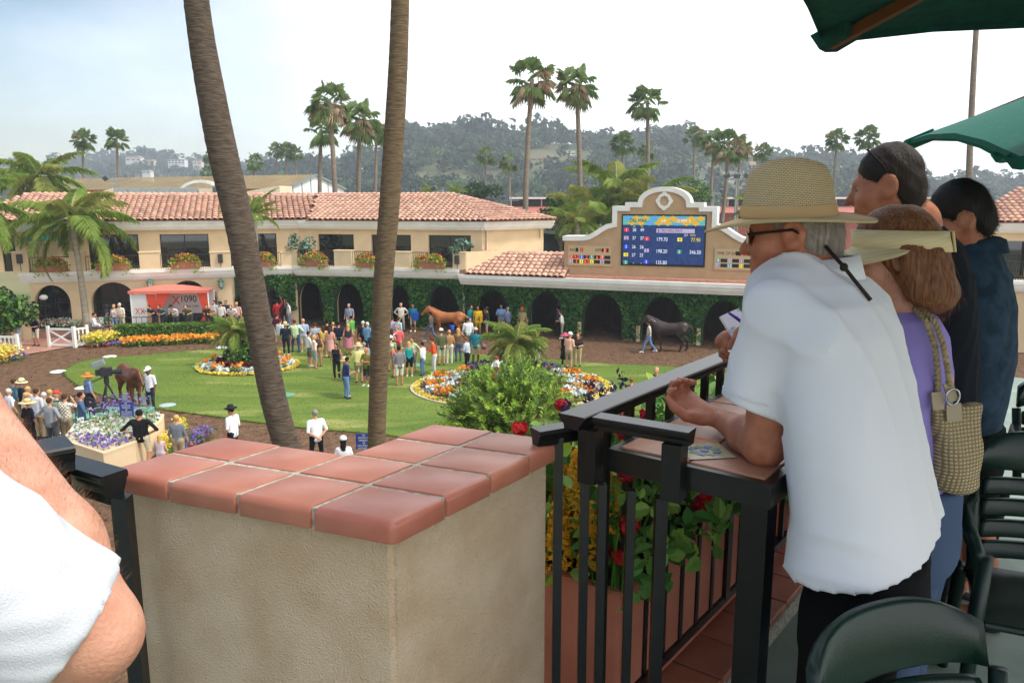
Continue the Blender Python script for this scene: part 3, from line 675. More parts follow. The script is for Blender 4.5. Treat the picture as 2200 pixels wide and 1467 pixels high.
SB = empty('scoreboard_wall', WC.w(xc, yb, ZCC), WC.a, 'beige mission-style scoreboard wall with white curved coping and a large screen', 'scoreboard')
def Z(z): return z - ZCC
mb = MB(); poly = [(-hx0 + .05, Z(zbase))] + [(x * .985, Z(z) - .06) for x, z in top] + [(hx0 - .05, Z(zbase))]
nP = len(poly); mb.add([(x, 0, z) for x, z in poly] + [(x, 1.0, z) for x, z in poly], [(j, (j + 1) % nP, (j + 1) % nP + nP, j + nP)[::-1] for j in range(nP)])
for (xa, za), (xb_, zb_) in zip(poly[1:-1][:-1], poly[1:-1][1:]):
    if abs(xb_ - xa) > 1e-4:
        for yy in (0, 1.0): mb.add([(xa, yy, poly[0][1]), (xb_, yy, poly[0][1]), (xb_, yy, zb_), (xa, yy, za)], [(0, 1, 2, 3) if yy == 0 else (3, 2, 1, 0)])
mb.build('panel_wall', mat('tan stucco', hexc('#c0a07c'), .9, hexc('#b79672'), ns=1.5, bump=.012, bs=16), SB)
mb = MB(); tw = .27; V = []
def offs(pts, d):
    r = []
    for i, p in enumerate(pts):
        a = Vector(pts[max(i - 1, 0)]); b = Vector(pts[min(i + 1, len(pts) - 1)]); c = Vector(p); t1 = (c - a); t2 = (b - c)
        t1 = t1.normalized() if t1.length > 1e-6 else t2.normalized(); t2 = t2.normalized() if t2.length > 1e-6 else t1
        n1 = Vector((t1.y, -t1.x)); n2 = Vector((t2.y, -t2.x)); m_ = (n1 + n2); m_ = m_ / max(.35, m_.length_squared / 2); r.append(c + m_ * d)
    return r
t2d = [Vector((x, Z(z))) for x, z in top]; inn = offs(t2d, tw)
for i in range(len(t2d) - 1):
    a, b, c, d = t2d[i], t2d[i + 1], inn[i + 1], inn[i]
    V = [(a.x, -.12, a.y), (b.x, -.12, b.y), (c.x, -.12, c.y), (d.x, -.12, d.y), (a.x, 1.12, a.y), (b.x, 1.12, b.y), (c.x, 1.12, c.y), (d.x, 1.12, d.y)]
    mb.add(V, [(3, 2, 1, 0), (4, 5, 6, 7), (0, 1, 5, 4), (2, 3, 7, 6)] + ([(0, 4, 7, 3)] if i == 0 else []) + ([(1, 2, 6, 5)] if i == len(t2d) - 2 else []))
mb.build('coping', m_white, SB)
# quatrefoil rosette
mb = MB(); zr = Z(bz(1425, 432)); n = 48; ro = []; ri = []
for i in range(n):
    a = 2 * math.pi * i / n; lob = .40 + .07 * abs(math.cos(2 * a)) - .05 * (abs(math.sin(4 * a)) ** 2); ro.append((lob * math.cos(a), lob * math.sin(a) * 1.1)); rr = .25 + .02 * math.cos(8 * a); ri.append((rr * math.cos(a), rr * math.sin(a) * 1.1))
V = [(x, -.1, zr + z) for x, z in ro] + [(x, -.1, zr + z) for x, z in ri] + [(x, .01, zr + z) for x, z in ro] + [(x, .01, zr + z) for x, z in ri]
F = []
for i in range(n): j = (i + 1) % n; F += [(i, i + n, j + n, j), (i, j, j + 2 * n, i + 2 * n), (j + n, i + n, i + 3 * n, j + 3 * n)]
mb.add(V, F); mb.build('rosette', m_white, SB)
# screen
def sxz(px, py): a = WC.uv(px, py, yb); return a[0] - xc, Z(a[1])
s0 = sxz(1337, 462); s1 = sxz(1513, 577); scx0, sct = s0; scx1, scb = s1; scx1 = -scx0; scb = sxz(1425, 572)[1]; sct = sxz(1425, 461)[1]
mb = MB(); mb.box(scx0, scx1, -.08, -.005, scb, sct); scr = mb.build('screen', mat('screen bezel', (0.012, 0.013, 0.016), .4), SB)
m_scr = mat('screen blue', hexc('#1f3566'), .5, hexc('#2b4680'), ns=6, emit=.22); W_ = scx1 - scx0; Hh = sct - scb
mb = MB(); mb.box(scx0 + .08, scx1 - .08, -.087, -.082, scb + .12, sct - .1); mb.build('display', m_scr, scr)
def em(name, col, e=.45): return mat(name, hexc(col), .5, emit=e)
e_w = em('lit white', '#d8def0'); e_r = em('lit red', '#d03040'); e_y = em('lit yellow', '#e2cf3c'); e_b = em('lit blue', '#2540d8'); e_g = em('lit green', '#2c8a70'); e_o = em('lit orange', '#ff5a20', 1.0); e_l = em('lit lilac', '#b9a8c8', .3)
e_t = em('lit teal', '#5ab0a8', .3); e_h = em('lit ochre', '#d8a83a', .3); e_bl = em('lit sky', '#5a9ad8', .3); m_ink = mat('print black', (.01, .01, .012), .6)
def fx(f): return scx0 + W_ * f
def fz(f): return sct - Hh * f
mb = MB(); yy = -.092
mb.add([(fx(.015), yy, fz(.03)), (fx(.985), yy, fz(.03)), (fx(.985), yy, fz(.205)), (fx(.015), yy, fz(.205))], [(3, 2, 1, 0)], 0)
nd = 9
for i in range(nd):
    for r in range(2):
        cx = fx(.015 + .97 * (i + .5 + .5 * (r % 2)) / nd); cz = fz(.075 + .09 * r); dw = W_ * .97 / nd * .5; dh = Hh * .055
        if cx + dw > fx(.985): continue
        mb.add([(cx - dw, yy - .003, cz), (cx, yy - .003, cz - dh), (cx + dw, yy - .003, cz), (cx, yy - .003, cz + dh)], [(0, 1, 2, 3)], 1 if (i + r) % 3 else 2)
for a, b in ((.43, .58), (.62, .88)): mb.add([(fx(a), yy - .006, fz(.08)), (fx(b), yy - .006, fz(.08)), (fx(b), yy - .006, fz(.155)), (fx(a), yy - .006, fz(.155))], [(3, 2, 1, 0)], 1)
mb.build('banner', [e_t, e_h, e_bl], scr)
mb = MB(); mb.add([(fx(.42), yy, fz(.27)), (fx(.87), yy, fz(.27)), (fx(.87), yy, fz(.35)), (fx(.42), yy, fz(.35))], [(3, 2, 1, 0)], 0)
chips = [(.06, .30, '1', 1), (.06, .46, '2', 0), (.06, .63, '3', 2), (.06, .79, '4', 3), (.06, .94, '5', 4), (.31, .47, '1', 1), (.31, .70, '2', 0), (.31, .92, '3', 2), (.70, .475, '4', 3), (.70, .71, '5', 4)]
for x, z, t, c in chips: mb.add([(fx(x - .028), yy, fz(z - .036)), (fx(x + .028), yy, fz(z - .036)), (fx(x + .028), yy, fz(z + .036)), (fx(x - .028), yy, fz(z + .036))], [(3, 2, 1, 0)], c + 1 if c else 0)
mb.build('number_chips', [e_l, e_l, e_r, e_b, e_y, e_g], scr)
def stx(s, x, z, size, m, al='CENTER', sx=.8): text_obj('lettering', s, size, m, scr, (fx(x), -.1, fz(z) - size * .35), align=al, sx=sx)
for x, z, t, c in chips: stx(t, x, z, .26, m_ink if c in (0, 3) else e_w)
for i, (a, b) in enumerate([('38', '49'), ('37', '37'), ('26', '26'), ('27', '25'), ('-', '-')]):
    z = (.30, .46, .63, .79, .94)[i]; stx(a, .155, z, .27, e_w); stx(b, .25, z, .27, e_w)
for t, x, z, m in (('179.70', .49, .475, e_w), ('198.20', .49, .705, e_w), ('135.80', .49, .925, e_w), ('77.90', .885, .475, e_y), ('346.50', .885, .71, e_w)): stx(t, x, z, .29, m)
stx('$1 PK3 WILL PAYS', .435, .31, .21, m_ink, 'LEFT'); stx('3/7', .77, .39, .19, e_w); stx('WITH', .85, .39, .14, e_y); stx('2:41', .505, .118, .21, e_w); stx('21 MTP  3', .74, .118, .21, e_w); stx('5th', .155, .232, .12, e_y); stx('5th', .25, .232, .12, e_y)
stx('DEL MAR', .2, .12, .3, m_ink)
# tote panels either side
m_led = mat('tote digit ground', (.02, .018, .016), .5); m_pan = mat('tote panel', hexc('#c8ad86'), .85)
def tote(x0, x1, z0, z1, title, items):
    mb = MB(); mb.box(x0, x1, -.05, -.003, z0, z1); pn = mb.build('tote_panel', m_pan, SB)
    fm = MB(); w = .05; fm.box(x0 - w, x0, -.07, -.003, z0 - w, z1 + w); fm.box(x1, x1 + w, -.07, -.003, z0 - w, z1 + w); fm.box(x0, x1, -.07, -.003, z0 - w, z0); fm.box(x0, x1, -.07, -.003, z1, z1 + w); fm.build('frame', mat('tan stucco', (1, 1, 1)), pn)
    Wt, Ht = x1 - x0, z1 - z0; bl = MB()
    def fx2(f): return x0 + Wt * f
    def fz2(f): return z1 - Ht * f
    def chip(a, b, c, d, m): bl.add([(fx2(a), -.056, fz2(c)), (fx2(b), -.056, fz2(c)), (fx2(b), -.056, fz2(d)), (fx2(a), -.056, fz2(d))], [(3, 2, 1, 0)], m)
    def tx(s, x, z, size, m, al='CENTER'): text_obj('lettering', s, size, m, pn, (fx2(x), -.064, fz2(z) - size * .36), align=al, sx=.8)
    for (s, x, z, sz, m, al) in title: tx(s, x, z, sz, m, al)
    for (a, b, c, d) in items['led']: chip(a, b, c, d, 0)
    for (x, z, c, n, v) in items['cells']:
        chip(x, x + .075, z - .09, z + .09, c); chip(x + .085, x + .225, z - .09, z + .09, 0)
        if n: tx(n, x + .037, z, .25, e_w if c not in (2, 4) else m_ink)
        if v: tx(v, x + .16, z, .27, e_o)
    bl.build('number_cells', [m_led, e_r, e_l, e_b, e_y, e_g], pn)
tx0, tz1 = sxz(1222, 527); tx1, tz0 = sxz(1314, 571)
cells = [(.03, .58, 1, '1', '9-2'), (.27, .58, 3, '3', '2'), (.51, .58, 5, '5', '6'), (.75, .58, 1, '7', ''), (.03, .82, 2, '2', '4'), (.27, .82, 4, '4', '8-5'), (.51, .82, 4, '6', ''), (.75, .82, 2, '8', '')]
tote(tx0, tx1, tz0, tz1, [('RACE', .03, .22, .24, m_ink, 'LEFT'), ('3', .31, .22, .28, e_o, 'CENTER'), ('MTP', .62, .22, .24, m_ink, 'LEFT'), ('21', .85, .22, .28, e_o, 'CENTER')], {'led': [(.17, .23, .12, .32), (.28, .34, .12, .32), (.77, .83, .12, .32), (.86, .93, .12, .32)], 'cells': cells})
cells = [(.03, .58, 5, '9', ''), (.27, .58, 2, '11', ''), (.51, .58, 2, '13', ''), (.75, .58, 2, '15', ''), (.03, .82, 2, '10', ''), (.27, .82, 5, '12', ''), (.51, .82, 4, '14', ''), (.75, .82, 2, '16', '')]
tote(-tx1, -tx0, tz0, tz1, [('TIME OF DAY', .03, .22, .24, m_ink, 'LEFT'), ('2:41', .60, .22, .28, e_o, 'CENTER')], {'led': [(.42, .78, .12, .32)], 'cells': cells})

# ---- ivy over the stalls
def ivy(wing, x0, x1, z0, z1, y, ops, dens, label, top_keep=0.0):
    mb = MB(); ops = [o for o in ops if o[1] > x0]; x0 = min([x0] + [o[0] - .01 for o in ops]) if False else x0
    if ops and ops[0][0] < x0: x0s = ops[0][0] + .1
    else: x0s = x0
    arch_wall(mb, x0s, x1, z0, z1, y - .12, [(a + .12, b - .12, zb, zt - .12, ar, sp) for a, b, zb, zt, ar, sp in ops], .2)
    mb.mx = None; e = empty('ivy', wing.o, wing.a); tag(e, label, 'ivy', 'ivy on the stalls', 'stuff'); b = mb.build('stems', m_ivyb, e)
    n = int((x1 - x0) * (z1 - z0) * dens); p = np.stack([RNG.uniform(x0, x1, n), np.zeros(n), RNG.uniform(z0, z1, n)], 1); ok = np.ones(n, bool)
    edge = np.ones(n)
    for a, b_, zb, zt, ar, sp in ops:
        cx, hw = (a + b_) / 2, (b_ - a) / 2; u = (p[:, 0] - cx) / hw; inside = (np.abs(u) < 1) & (p[:, 2] < sp + (zt - sp) * np.sqrt(np.maximum(0, 1 - u * u))); ok &= ~inside
    p = p[ok]; n = len(p); bulge = .06 * np.sin(p[:, 0] * 2.1 + 1.3) * np.sin(p[:, 2] * 2.7) + .05 * np.sin(p[:, 0] * 5.3 + p[:, 2] * 4.1)
    p[:, 1] = y - .16 - np.abs(RNG.normal(0, .07, n)) - bulge - .10 * (RNG.random(n) ** 3)
    scatter_leaves('leaves', p, .17, m_ivy, e, None, .8, np.tile((0, -1., .35), (n, 1)), .55)
    return e
xi = WA.uv(563, 600, .45)[0]
ivy(WA, xi, LA + .15, 1.0, ZC - .55, .45, arcs, 150, 'ivy on the end of the arched wing behind the leaning palm trunk')
ivy(WB, .05, LB + .1, .15, ZC - .68, .62, arB, 150, 'ivy framing the four stall arches behind the crowd')
ivy(WC, -.1, LC, .1, ZCC - .45, yw, arC, 150, 'shaded ivy around the stall arches under the scoreboard')
# bare plaster foot of each stable pier
for i, a in enumerate(arC):
    mb = MB(); mb.box(a[0] - .22, a[0] - .02, yw - .24, yw + .02, 0, .95); mb.build('pier_foot', m_stucco, WC.e)

# ================================================================ hills and far things
m_hill = mat('hillside scrub', hexc('#4c5638'), .95, hexc('#75694e'), ns=.02, nd=7, lo=.4, hi=.66)
sky1 = [(480, 410), (560, 397), (700, 374), (760, 370), (820, 354), (870, 324), (900, 312), (985, 300), (1060, 310), (1130, 315), (1190, 310), (1250, 310), (1320, 318), (1400, 316), (1440, 312), (1480, 326), (1560, 357), (1640, 374), (1700, 372), (1760, 364), (1800, 357), (1850, 367), (1920, 380), (2000, 412), (2100, 420), (2300, 420), (2600, 420)]
sky2 = [(-300, 395), (0, 384), (60, 378), (120, 372), (170, 366), (200, 356), (250, 356), (300, 360), (390, 368), (480, 372), (560, 372), (620, 376), (700, 390), (800, 410), (900, 420)]
def hill(name, skyl, Yr, Y0, nx=120, ny=26, z0=-3, seed=1):
    rg = np.random.default_rng(seed); pxs = np.linspace(skyl[0][0], skyl[-1][0], nx); sy = np.interp(pxs, [a for a, _ in skyl], [b for _, b in skyl]); ts = np.linspace(0, 1.14, ny); V = np.zeros((nx, ny, 3))
    ph = rg.uniform(0, 6, 8)
    for i, (px, yy) in enumerate(zip(pxs, sy)):
        zr = P(px, yy, Yr).z; d = ray(px, yy)
        for j, t in enumerate(ts):
            Y = Y0 + (Yr - Y0) * t; f = t * t * (3 - 2 * t) if t < 1 else 1 - .35 * (t - 1)
            b = math.sin(px * .021 + ph[0] + t * 3) * .06 + math.sin(px * .047 + ph[1] - t * 5) * .04
            V[i, j] = (d.x / d.y * Y, Y, z0 + (zr - z0) * max(0, min(1.0, f * .85 + .15 * min(t, 1))) * (1 + (b if 0 < t < 1 else 0) * math.sin(math.pi * min(t, 1))))
    F = [(i * ny + j, (i + 1) * ny + j, (i + 1) * ny + j + 1, i * ny + j + 1) for i in range(nx - 1) for j in range(ny - 1)]
    o = tag(mesh_obj(name, V.reshape(-1, 3), F, m_hill, smooth=True), kind='structure'); return V
h1 = hill('hill', sky1, 520, 230, seed=3); h2 = hill('hill', sky2, 950, 420, seed=5)
m_hts = [mat('hill tree %s' % k, hexc(c), .85, rnd=.25, island=True, trans=.15) for k, c in (('dark', '#2b3d2c'), ('olive', '#3d4e33'), ('pale', '#4c5d42'), ('green', '#415c34'))]
def hill_trees(name, V, n, r0, r1, label, seed, bare=None, nq=80):
    rg = np.random.default_rng(seed); nx, ny = V.shape[:2]; C = []; R = []; K = []
    while len(C) < n:
        i = rg.uniform(0, nx - 1.01); j = rg.uniform(0, (ny - 1) * .915) if rg.random() < .8 else rg.uniform((ny - 1) * .80, (ny - 1) * .9); a, b = int(i), int(j); fi, fj = i - a, j - b
        p = V[a, b] * (1 - fi) * (1 - fj) + V[a + 1, b] * fi * (1 - fj) + V[a, b + 1] * (1 - fi) * fj + V[a + 1, b + 1] * fi * fj
        px = 1100 + p[0] / p[1] * 1715; py = 420 - (p[2] - H) / p[1] * 1745
        if bare and bare(px, py) and rg.random() < .96: continue
        C.append(p); R.append(rg.uniform(r0, r1) * ((1.75 if rg.random() < .14 else 1.0) if j > (ny - 1) * .72 else .9)); K.append(rg.integers(0, 4) if rg.random() < .5 else 0)
    P_ = []; N_ = []; S_ = []; M_ = []
    for p, r, k_ in zip(C, R, K):
        sub = rg.integers(3, 6)
        for q in range(sub):
            c = p + np.array([rg.normal(0, r * .45), rg.normal(0, r * .45), r * rg.uniform(.55, 1.25)]); rr = r * rg.uniform(.45, .7); m = nq // sub
            d = rg.normal(size=(m, 3)); d[:, 2] = d[:, 2] * .8 + .25; d /= np.linalg.norm(d, axis=1)[:, None]
            P_.append(c + d * rr * np.array([1, 1, .8])); N_.append(d); S_.append(np.full(m, rr * .75) * rg.uniform(.6, 1.2, m)); M_.append(np.full(m, k_))
    o = scatter_leaves(name, np.concatenate(P_), np.concatenate(S_), m_hts, None, np.concatenate(M_), .8, np.concatenate(N_), .45, rg); return tag(o, label, 'trees', kind='stuff')
def bare1(px, py):
    return (880 < px < 1070 and 376 < py < 402) or (1120 < px < 1200 and 330 < py < 372) or (1460 < px < 1640 and 375 < py < 425 and (int(px) // 17) % 2) or (1200 < px < 1240 and 318 < py < 338) or (1500 < px < 1660 and 342 < py < 392 and (int(px) // 9) % 2)
def bare2(px, py): return (0 < px < 45 and 360 < py < 378) or (230 < px < 440 and 338 < py < 352 and (int(px) // 13) % 2)
hill_trees('hillside_trees', h1, 2700, 2.6, 6.0, 'dense hazy wood covering the hill behind the scoreboard', 11, bare1)
hill_trees('hillside_trees', h2, 1700, 4, 8, 'blue hazy wood on the distant ridge to the left', 12, bare2, nq=60)
# houses on the slopes
def house(px0, px1, py0, py1, Y, wall, roofc, label, wins=3, flat=False):
    a = P(px0, py1, Y); b = P(px1, py0, Y); w = b.x - a.x; h = b.z - a.z; e = empty('hillside_house', a, 0, label, 'house', 'houses on the hillsides')
    wm = mat('house wall ' + wall, hexc(wall), .85); rm = mat('house roof ' + roofc, hexc(roofc), .85); mb = MB(); d = max(6, w * .5); mb.box(0, w, 0, d, -6, h * .8); mb.build('wall', wm, e)
    r = MB()
    if flat: r.box(-.3, w + .3, -.3, d + .3, h * .8, h * .9)
    else: r.prism([(-.6, h * .78), (w + .6, h * .78), (w * .8, h * 1.05), (w * .2, h * 1.05)], -.6, d + .6)
    r.build('roof', rm, e); n = wins
    for i in range(n):
        for q in range(2 if h > 5 else 1):
            x = w * (i + .5) / n; z = h * (.2 + .38 * q); f = MB(); f.box(x - w * .22 / n - .4, x + w * .22 / n + .4, -.08, .02, z, z + h * .2); f.build('window', m_glassd, e)
house(1140, 1191, 336, 362, 400, '#c9a994', '#b09080', 'pinkish two-storey block among trees on the hill behind the pair of tall palms', 4, True)
house(1208, 1236, 322, 334, 430, '#e2ddd2', '#cfc8bc', 'small white flat house high on the wooded hill', 3, True)
house(1597, 1626, 328, 372, 470, '#d8b88c', '#c9a070', 'tall peach house by the palm cluster above the hat', 3, True)
house(1500, 1545, 366, 384, 400, '#b8b2a6', '#8f877c', 'grey roofed hillside house behind the thin palm trunks', 4)
house(1556, 1592, 370, 392, 400, '#c9c2b4', '#9a9288', 'pale hillside house below the peach tower', 3)
house(1648, 1690, 350, 366, 450, '#cfc6b6', '#a09184', 'low house on the slope just above the straw hat', 3)
house(270, 302, 336, 347, 800, '#e2ddd6', '#b89a86', 'white house on the crest of the distant ridge beside the two palms', 3)
house(308, 330, 343, 351, 800, '#d9cbb8', '#b89a86', 'sandy house next to the white one on the distant ridge', 2)
house(361, 396, 341, 354, 780, '#e6e4e0', '#b8aea0', 'long white terrace house on the distant ridge', 5, True)
house(414, 432, 344, 354, 790, '#e0d2c4', '#b08c78', 'pale house nearest the leaning trunk on the distant ridge', 2)
house(305, 322, 366, 373, 600, '#e6e2d8', '#c0b0a0', 'little white house low on the blue ridge', 2)
house(5, 38, 366, 382, 700, '#d8b896', '#c8a888', 'sandy cut and house at the far end of the ridge', 3, True)
house(2076, 2092, 372, 384, 500, '#d8c2a8', '#c09a80', 'house beside the tall bare palm trunk', 2)

# ---- long shed with ribbed tan roof behind the clubhouse
R0 = P(677, 376, 75); R1 = P(110, 384, 95); R1.z = R0.z; dv = (R1 - R0); dv.z = 0; Ls = dv.length; dv.normalize(); pv = Vector((-dv.y, dv.x, 0)); pv = pv if pv.y < 0 else -pv
e = empty('exhibition_shed', (0, 0, 0), 0, 'long shed with ribbed tan roof and white gable behind the tiled clubhouse', 'building')
ze = R0.z - 1.3; hw = 4.1; mb = MB(); nr = 90
for s in (1, -1):
    for i in range(nr):
        a = R0 + dv * (Ls * i / nr); b = R0 + dv * (Ls * (i + .5) / nr); c = R0 + dv * (Ls * (i + 1) / nr)
        for p, q, zz in ((a, b, .0), (b, c, .05)):
            l0, l1 = p + pv * (s * hw), q + pv * (s * hw); up = Vector((0, 0, zz)); V = [p + up, q + up, Vector((l1.x, l1.y, ze)) + up, Vector((l0.x, l0.y, ze)) + up]; mb.add(V, [(0, 1, 2, 3) if s < 0 else (3, 2, 1, 0)])
mb.build('roof', mat('tan ribbed roof', hexc('#b39c72'), .8, hexc('#a38c66'), ns=.6), e)
m_wp = mat('white panel', hexc('#e8ebe8'), .7, hexc('#dde2e0'), ns=1); mb = MB(); A = R0 + pv * hw; B = R0 - pv * hw
npn = 7
for i in range(npn):
    f0, f1 = i / npn, (i + 1) / npn - .012; q0 = A.lerp(B, f0); q1 = A.lerp(B, f1)
    def zt(f): return ze + (R0.z - ze) * (1 - abs(2 * f - 1)) - .08
    g = MB(); V = [(q0.x, q0.y, 4), (q1.x, q1.y, 4), (q1.x, q1.y, zt(f1)), (q0.x, q0.y, zt(f0))]
    if f0 < .5 < f1: V.insert(3, ((q0.lerp(q1, .5)).x, (q0.lerp(q1, .5)).y, R0.z - .08))
    g.add(V, [tuple(range(len(V)))]); g.build('panel', m_wp, e)
fa = MB(); ex = -dv * .15; fa.bar(A + Vector((0, 0, ze - A.z)) + ex, R0 + ex, .15, .16); fa.bar(R0 + ex, B + Vector((0, 0, ze - B.z)) + ex, .15, .16); fa.build('bargeboard', mat('grey trim', hexc('#8a8f90'), .7), e)
sw = MB(); q = R0 + dv * Ls; sw.add([A + Vector((0, 0, 3 - A.z)), Vector((q.x, q.y, 3)) + pv * hw, Vector((q.x, q.y, ze)) + pv * hw, A + Vector((0, 0, ze - A.z))], [(0, 1, 2, 3)]); sw.build('side_wall', mat('rust fascia', hexc('#a8553f'), .8), e)
# flat-roofed service block in front of the shed
e = empty('service_block', P(245, 424, 62), 0, 'grey and cream flat roofed block peeping over the clubhouse ridge', 'building'); a = P(245, 424, 62); w = P(427, 424, 62).x - a.x; h = P(245, 404, 62).z - a.z
for i in range(6): g = MB(); g.rbox(w * i / 6 + .02, w * (i + 1) / 6 - .02, 0, .2, -4, h, .01); g.build('panel', mat('grey panel', hexc('#a9b3b0'), .7), e)
mb = MB(); mb.box(w + .05, w + 1.1, -.05, 3, -4, h * .95); mb.build('wall', mat('cream render', hexc('#e6d8bc'), .85), e); mb = MB(); mb.prism([(-1.8, -4), (-.03, -4), (-.03, h), (-1.8, h * .25)], -.05, 3); mb.build('wall', mat('cream render', (0, 0, 0)), e); mb = MB(); mb.box(w + 3.2, w + 6.2, .5, 4, -4, h * .55); mb.prism([(w + 3.2, h * .55), (w + 6.2, h * .55), (w + 6.2, h * 1.25)], .5, 4); mb.build('wall', mat('cream render', hexc('#e6d8bc'), .85), e)
mb = MB(); n = 14; ro, ri = 2.1, 1.8; cxx = w * .85
for i in range(n):
    a0, a1 = math.pi * i / n, math.pi * (i + 1) / n; V = [(cxx + r_ * math.cos(t), yv, h - .9 + r_ * .75 * math.sin(t)) for yv in (3.0, 3.3) for r_, t in ((ro, a0), (ro, a1), (ri, a1), (ri, a0))]; mb.add(V, [(0, 1, 2, 3), (7, 6, 5, 4), (0, 4, 5, 1), (2, 6, 7, 3)])
mb.build('arch_rib', m_white, e)
ac = empty('rooftop_unit', P(455, 419, 62), 0, 'grey louvred rooftop unit beside the leaning palm trunk', 'rooftop unit'); mb = MB(); ww = P(482, 419, 62).x - P(455, 419, 62).x; mb.rbox(0, ww, 0, .8, -3, .72, .02); mb.build('casing', mat('grey panel', (0, 0, 0)), ac)
for i in range(7): g = MB(); g.box(ww * (.1 + .115 * i), ww * (.1 + .115 * i) + .07, -.03, 0, .05, .62); g.build('slat', mat('slat dark', hexc('#555d5c'), .7), ac)
# ---- red barns beyond the stables
def barn(px0, px1, Y, label, ytop=444, yclr=428):
    a = P(px0, 470, Y); b = P(px1, 470, Y); zt = P(px0, ytop, Y).z; zc = P(px0, yclr, Y).z; w = b.x - a.x; e = empty('red_barn', (a.x, Y, 0), 0, label, 'barn', 'red stable barns')
    mb = MB(); mb.box(0, w, 0, 9, 0, zt - .8); mb.build('wall', mat('barn red', hexc('#a8594c'), .85, hexc('#9a4e44'), ns=.6), e); mb = MB(); mb.prism([(-.6, 0), (4, 1.0), (4, .8), (-.6, -.2)], 0, 1); r = MB(); r.add([(-.5, -1, zt - .9), (w + .5, -1, zt - .9), (w + .5, 3.4, zt), (-.5, 3.4, zt)], [(0, 1, 2, 3)]); r.build('roof', mat('barn roof', hexc('#b06a5c'), .8), e)
    m2 = MB(); m2.box(w * .25, w, 3.2, 3.3, zt, zc); m2.build('clerestory', m_dark, e); m3 = MB(); m3.box(w * .24, w + .4, 2.6, 6, zc, zc + .28); m3.build('clerestory_roof', mat('barn white', hexc('#e2ddd2'), .8), e)
    n = int(w / 3)
    for i in range(n): x = w * (.25 + .75 * i / n); g = MB(); g.box(x, x + .16, 3.1, 3.2, zt, zc); g.build('mullion', mat('barn post', hexc('#c8a090'), .8), e)
barn(1050, 1232, 120, 'red barn with white clerestory right of the hipped tile roof')
barn(1548, 1650, 118, 'red barn behind the thin floodlight mast')
barn(1700, 2010, 122, 'long red barn behind the heads of the people at the rail')
# dark canopy shed between wings
e = empty('shade_canopy', P(1178, 500, 66), 0, 'dark grey canopy between the end of the wing and the scoreboard', 'canopy'); a = P(1178, 500, 66); w = P(1215, 500, 66).x - a.x; mb = MB(); mb.prism([(-1, 0), (w + 1, -.3), (w * .6, .55), (0, .5)], 0, 6); mb.build('roof', mat('canopy grey', hexc('#7b8280'), .7), e); mb = MB(); mb.box(-.8, w + .8, .3, 5, -5, -.02); mb.build('wall', mat('net dark', hexc('#3c4040'), .9), e)

# ================================================================ palms
m_fan = mat('fan palm leaf', hexc('#5f7a44'), .5, hexc('#86995c'), ns=.9, rnd=.35, island=True, trans=.25); m_dead = mat('dry palm skirt', hexc('#b39c80'), .85, rnd=.3, island=True, trans=.2)
m_ftr = mat('slim palm trunk', hexc('#776a5c'), .9, hexc('#8c7f6e'), ns=3, stretch=(1, 1, 6), bump=.03, bs=9)
m_queen = mat('queen palm leaf', hexc('#7a9642'), .5, hexc('#a3b65a'), ns=.7, rnd=.35, island=True, trans=.35); m_queenp = mat('pale palm leaf', hexc('#8f9a4a'), .6, hexc('#a8a85c'), ns=.8, rnd=.3, island=True, trans=.35)
def fan_crown(seed, dead=.3, n=34, R=1.85):
    rg = np.random.default_rng(seed); T = []; M_ = []
    for i in range(n):
        el = math.radians(rg.uniform(-55, 85)); az = rg.uniform(0, 6.283); d = np.array([math.cos(el) * math.cos(az), math.cos(el) * math.sin(az), math.sin(el)])
        L = R * rg.uniform(.45, .68); c = d * L + np.array([0, 0, -.12 * L]); side = np.cross(d, (0, 0, 1)); side /= np.linalg.norm(side) + 1e-6; up = np.cross(side, d)
        mi = 1 if (rg.random() < dead and el < math.radians(25)) else 0; r = R * rg.uniform(.36, .52); nb = 13
        T += [np.zeros(3) - side * .02, np.zeros(3) + side * .02, c]; M_.append(mi)
        for j in range(nb):
            a = math.radians(-105 + 210 * j / (nb - 1)); dir_ = d * math.cos(a) + side * math.sin(a); dr = -.35 - .5 * abs(math.sin(a)) - (.5 if el < 0 else 0); tip = c + dir_ * r * rg.uniform(.8, 1.1) + np.array([0, 0, dr * r * .55]); per = np.cross(dir_, up); w = r * .085
            mid = c + dir_ * r * .55
            T += [c, mid + per * w, tip]; M_.append(mi); T += [c, tip, mid - per * w]; M_.append(mi)
        if mi and rg.random() < .5:
            for q in range(22): p = d * R * rg.uniform(.35, .8) + rg.normal(0, .16, 3); T += [p, p + rg.normal(0, .07, 3), p + np.array([rg.normal(0, .05), rg.normal(0, .05), -rg.uniform(.2, .45)])]; M_.append(1)
    o = quad_obj('crown', np.array(T), 3, [m_fan, m_dead], None, M_); me = o.data; bpy.data.objects.remove(o); return me
FANS = [fan_crown(21, .12), fan_crown(22, .24), fan_crown(23, .15), fan_crown(24, .05, 26)]
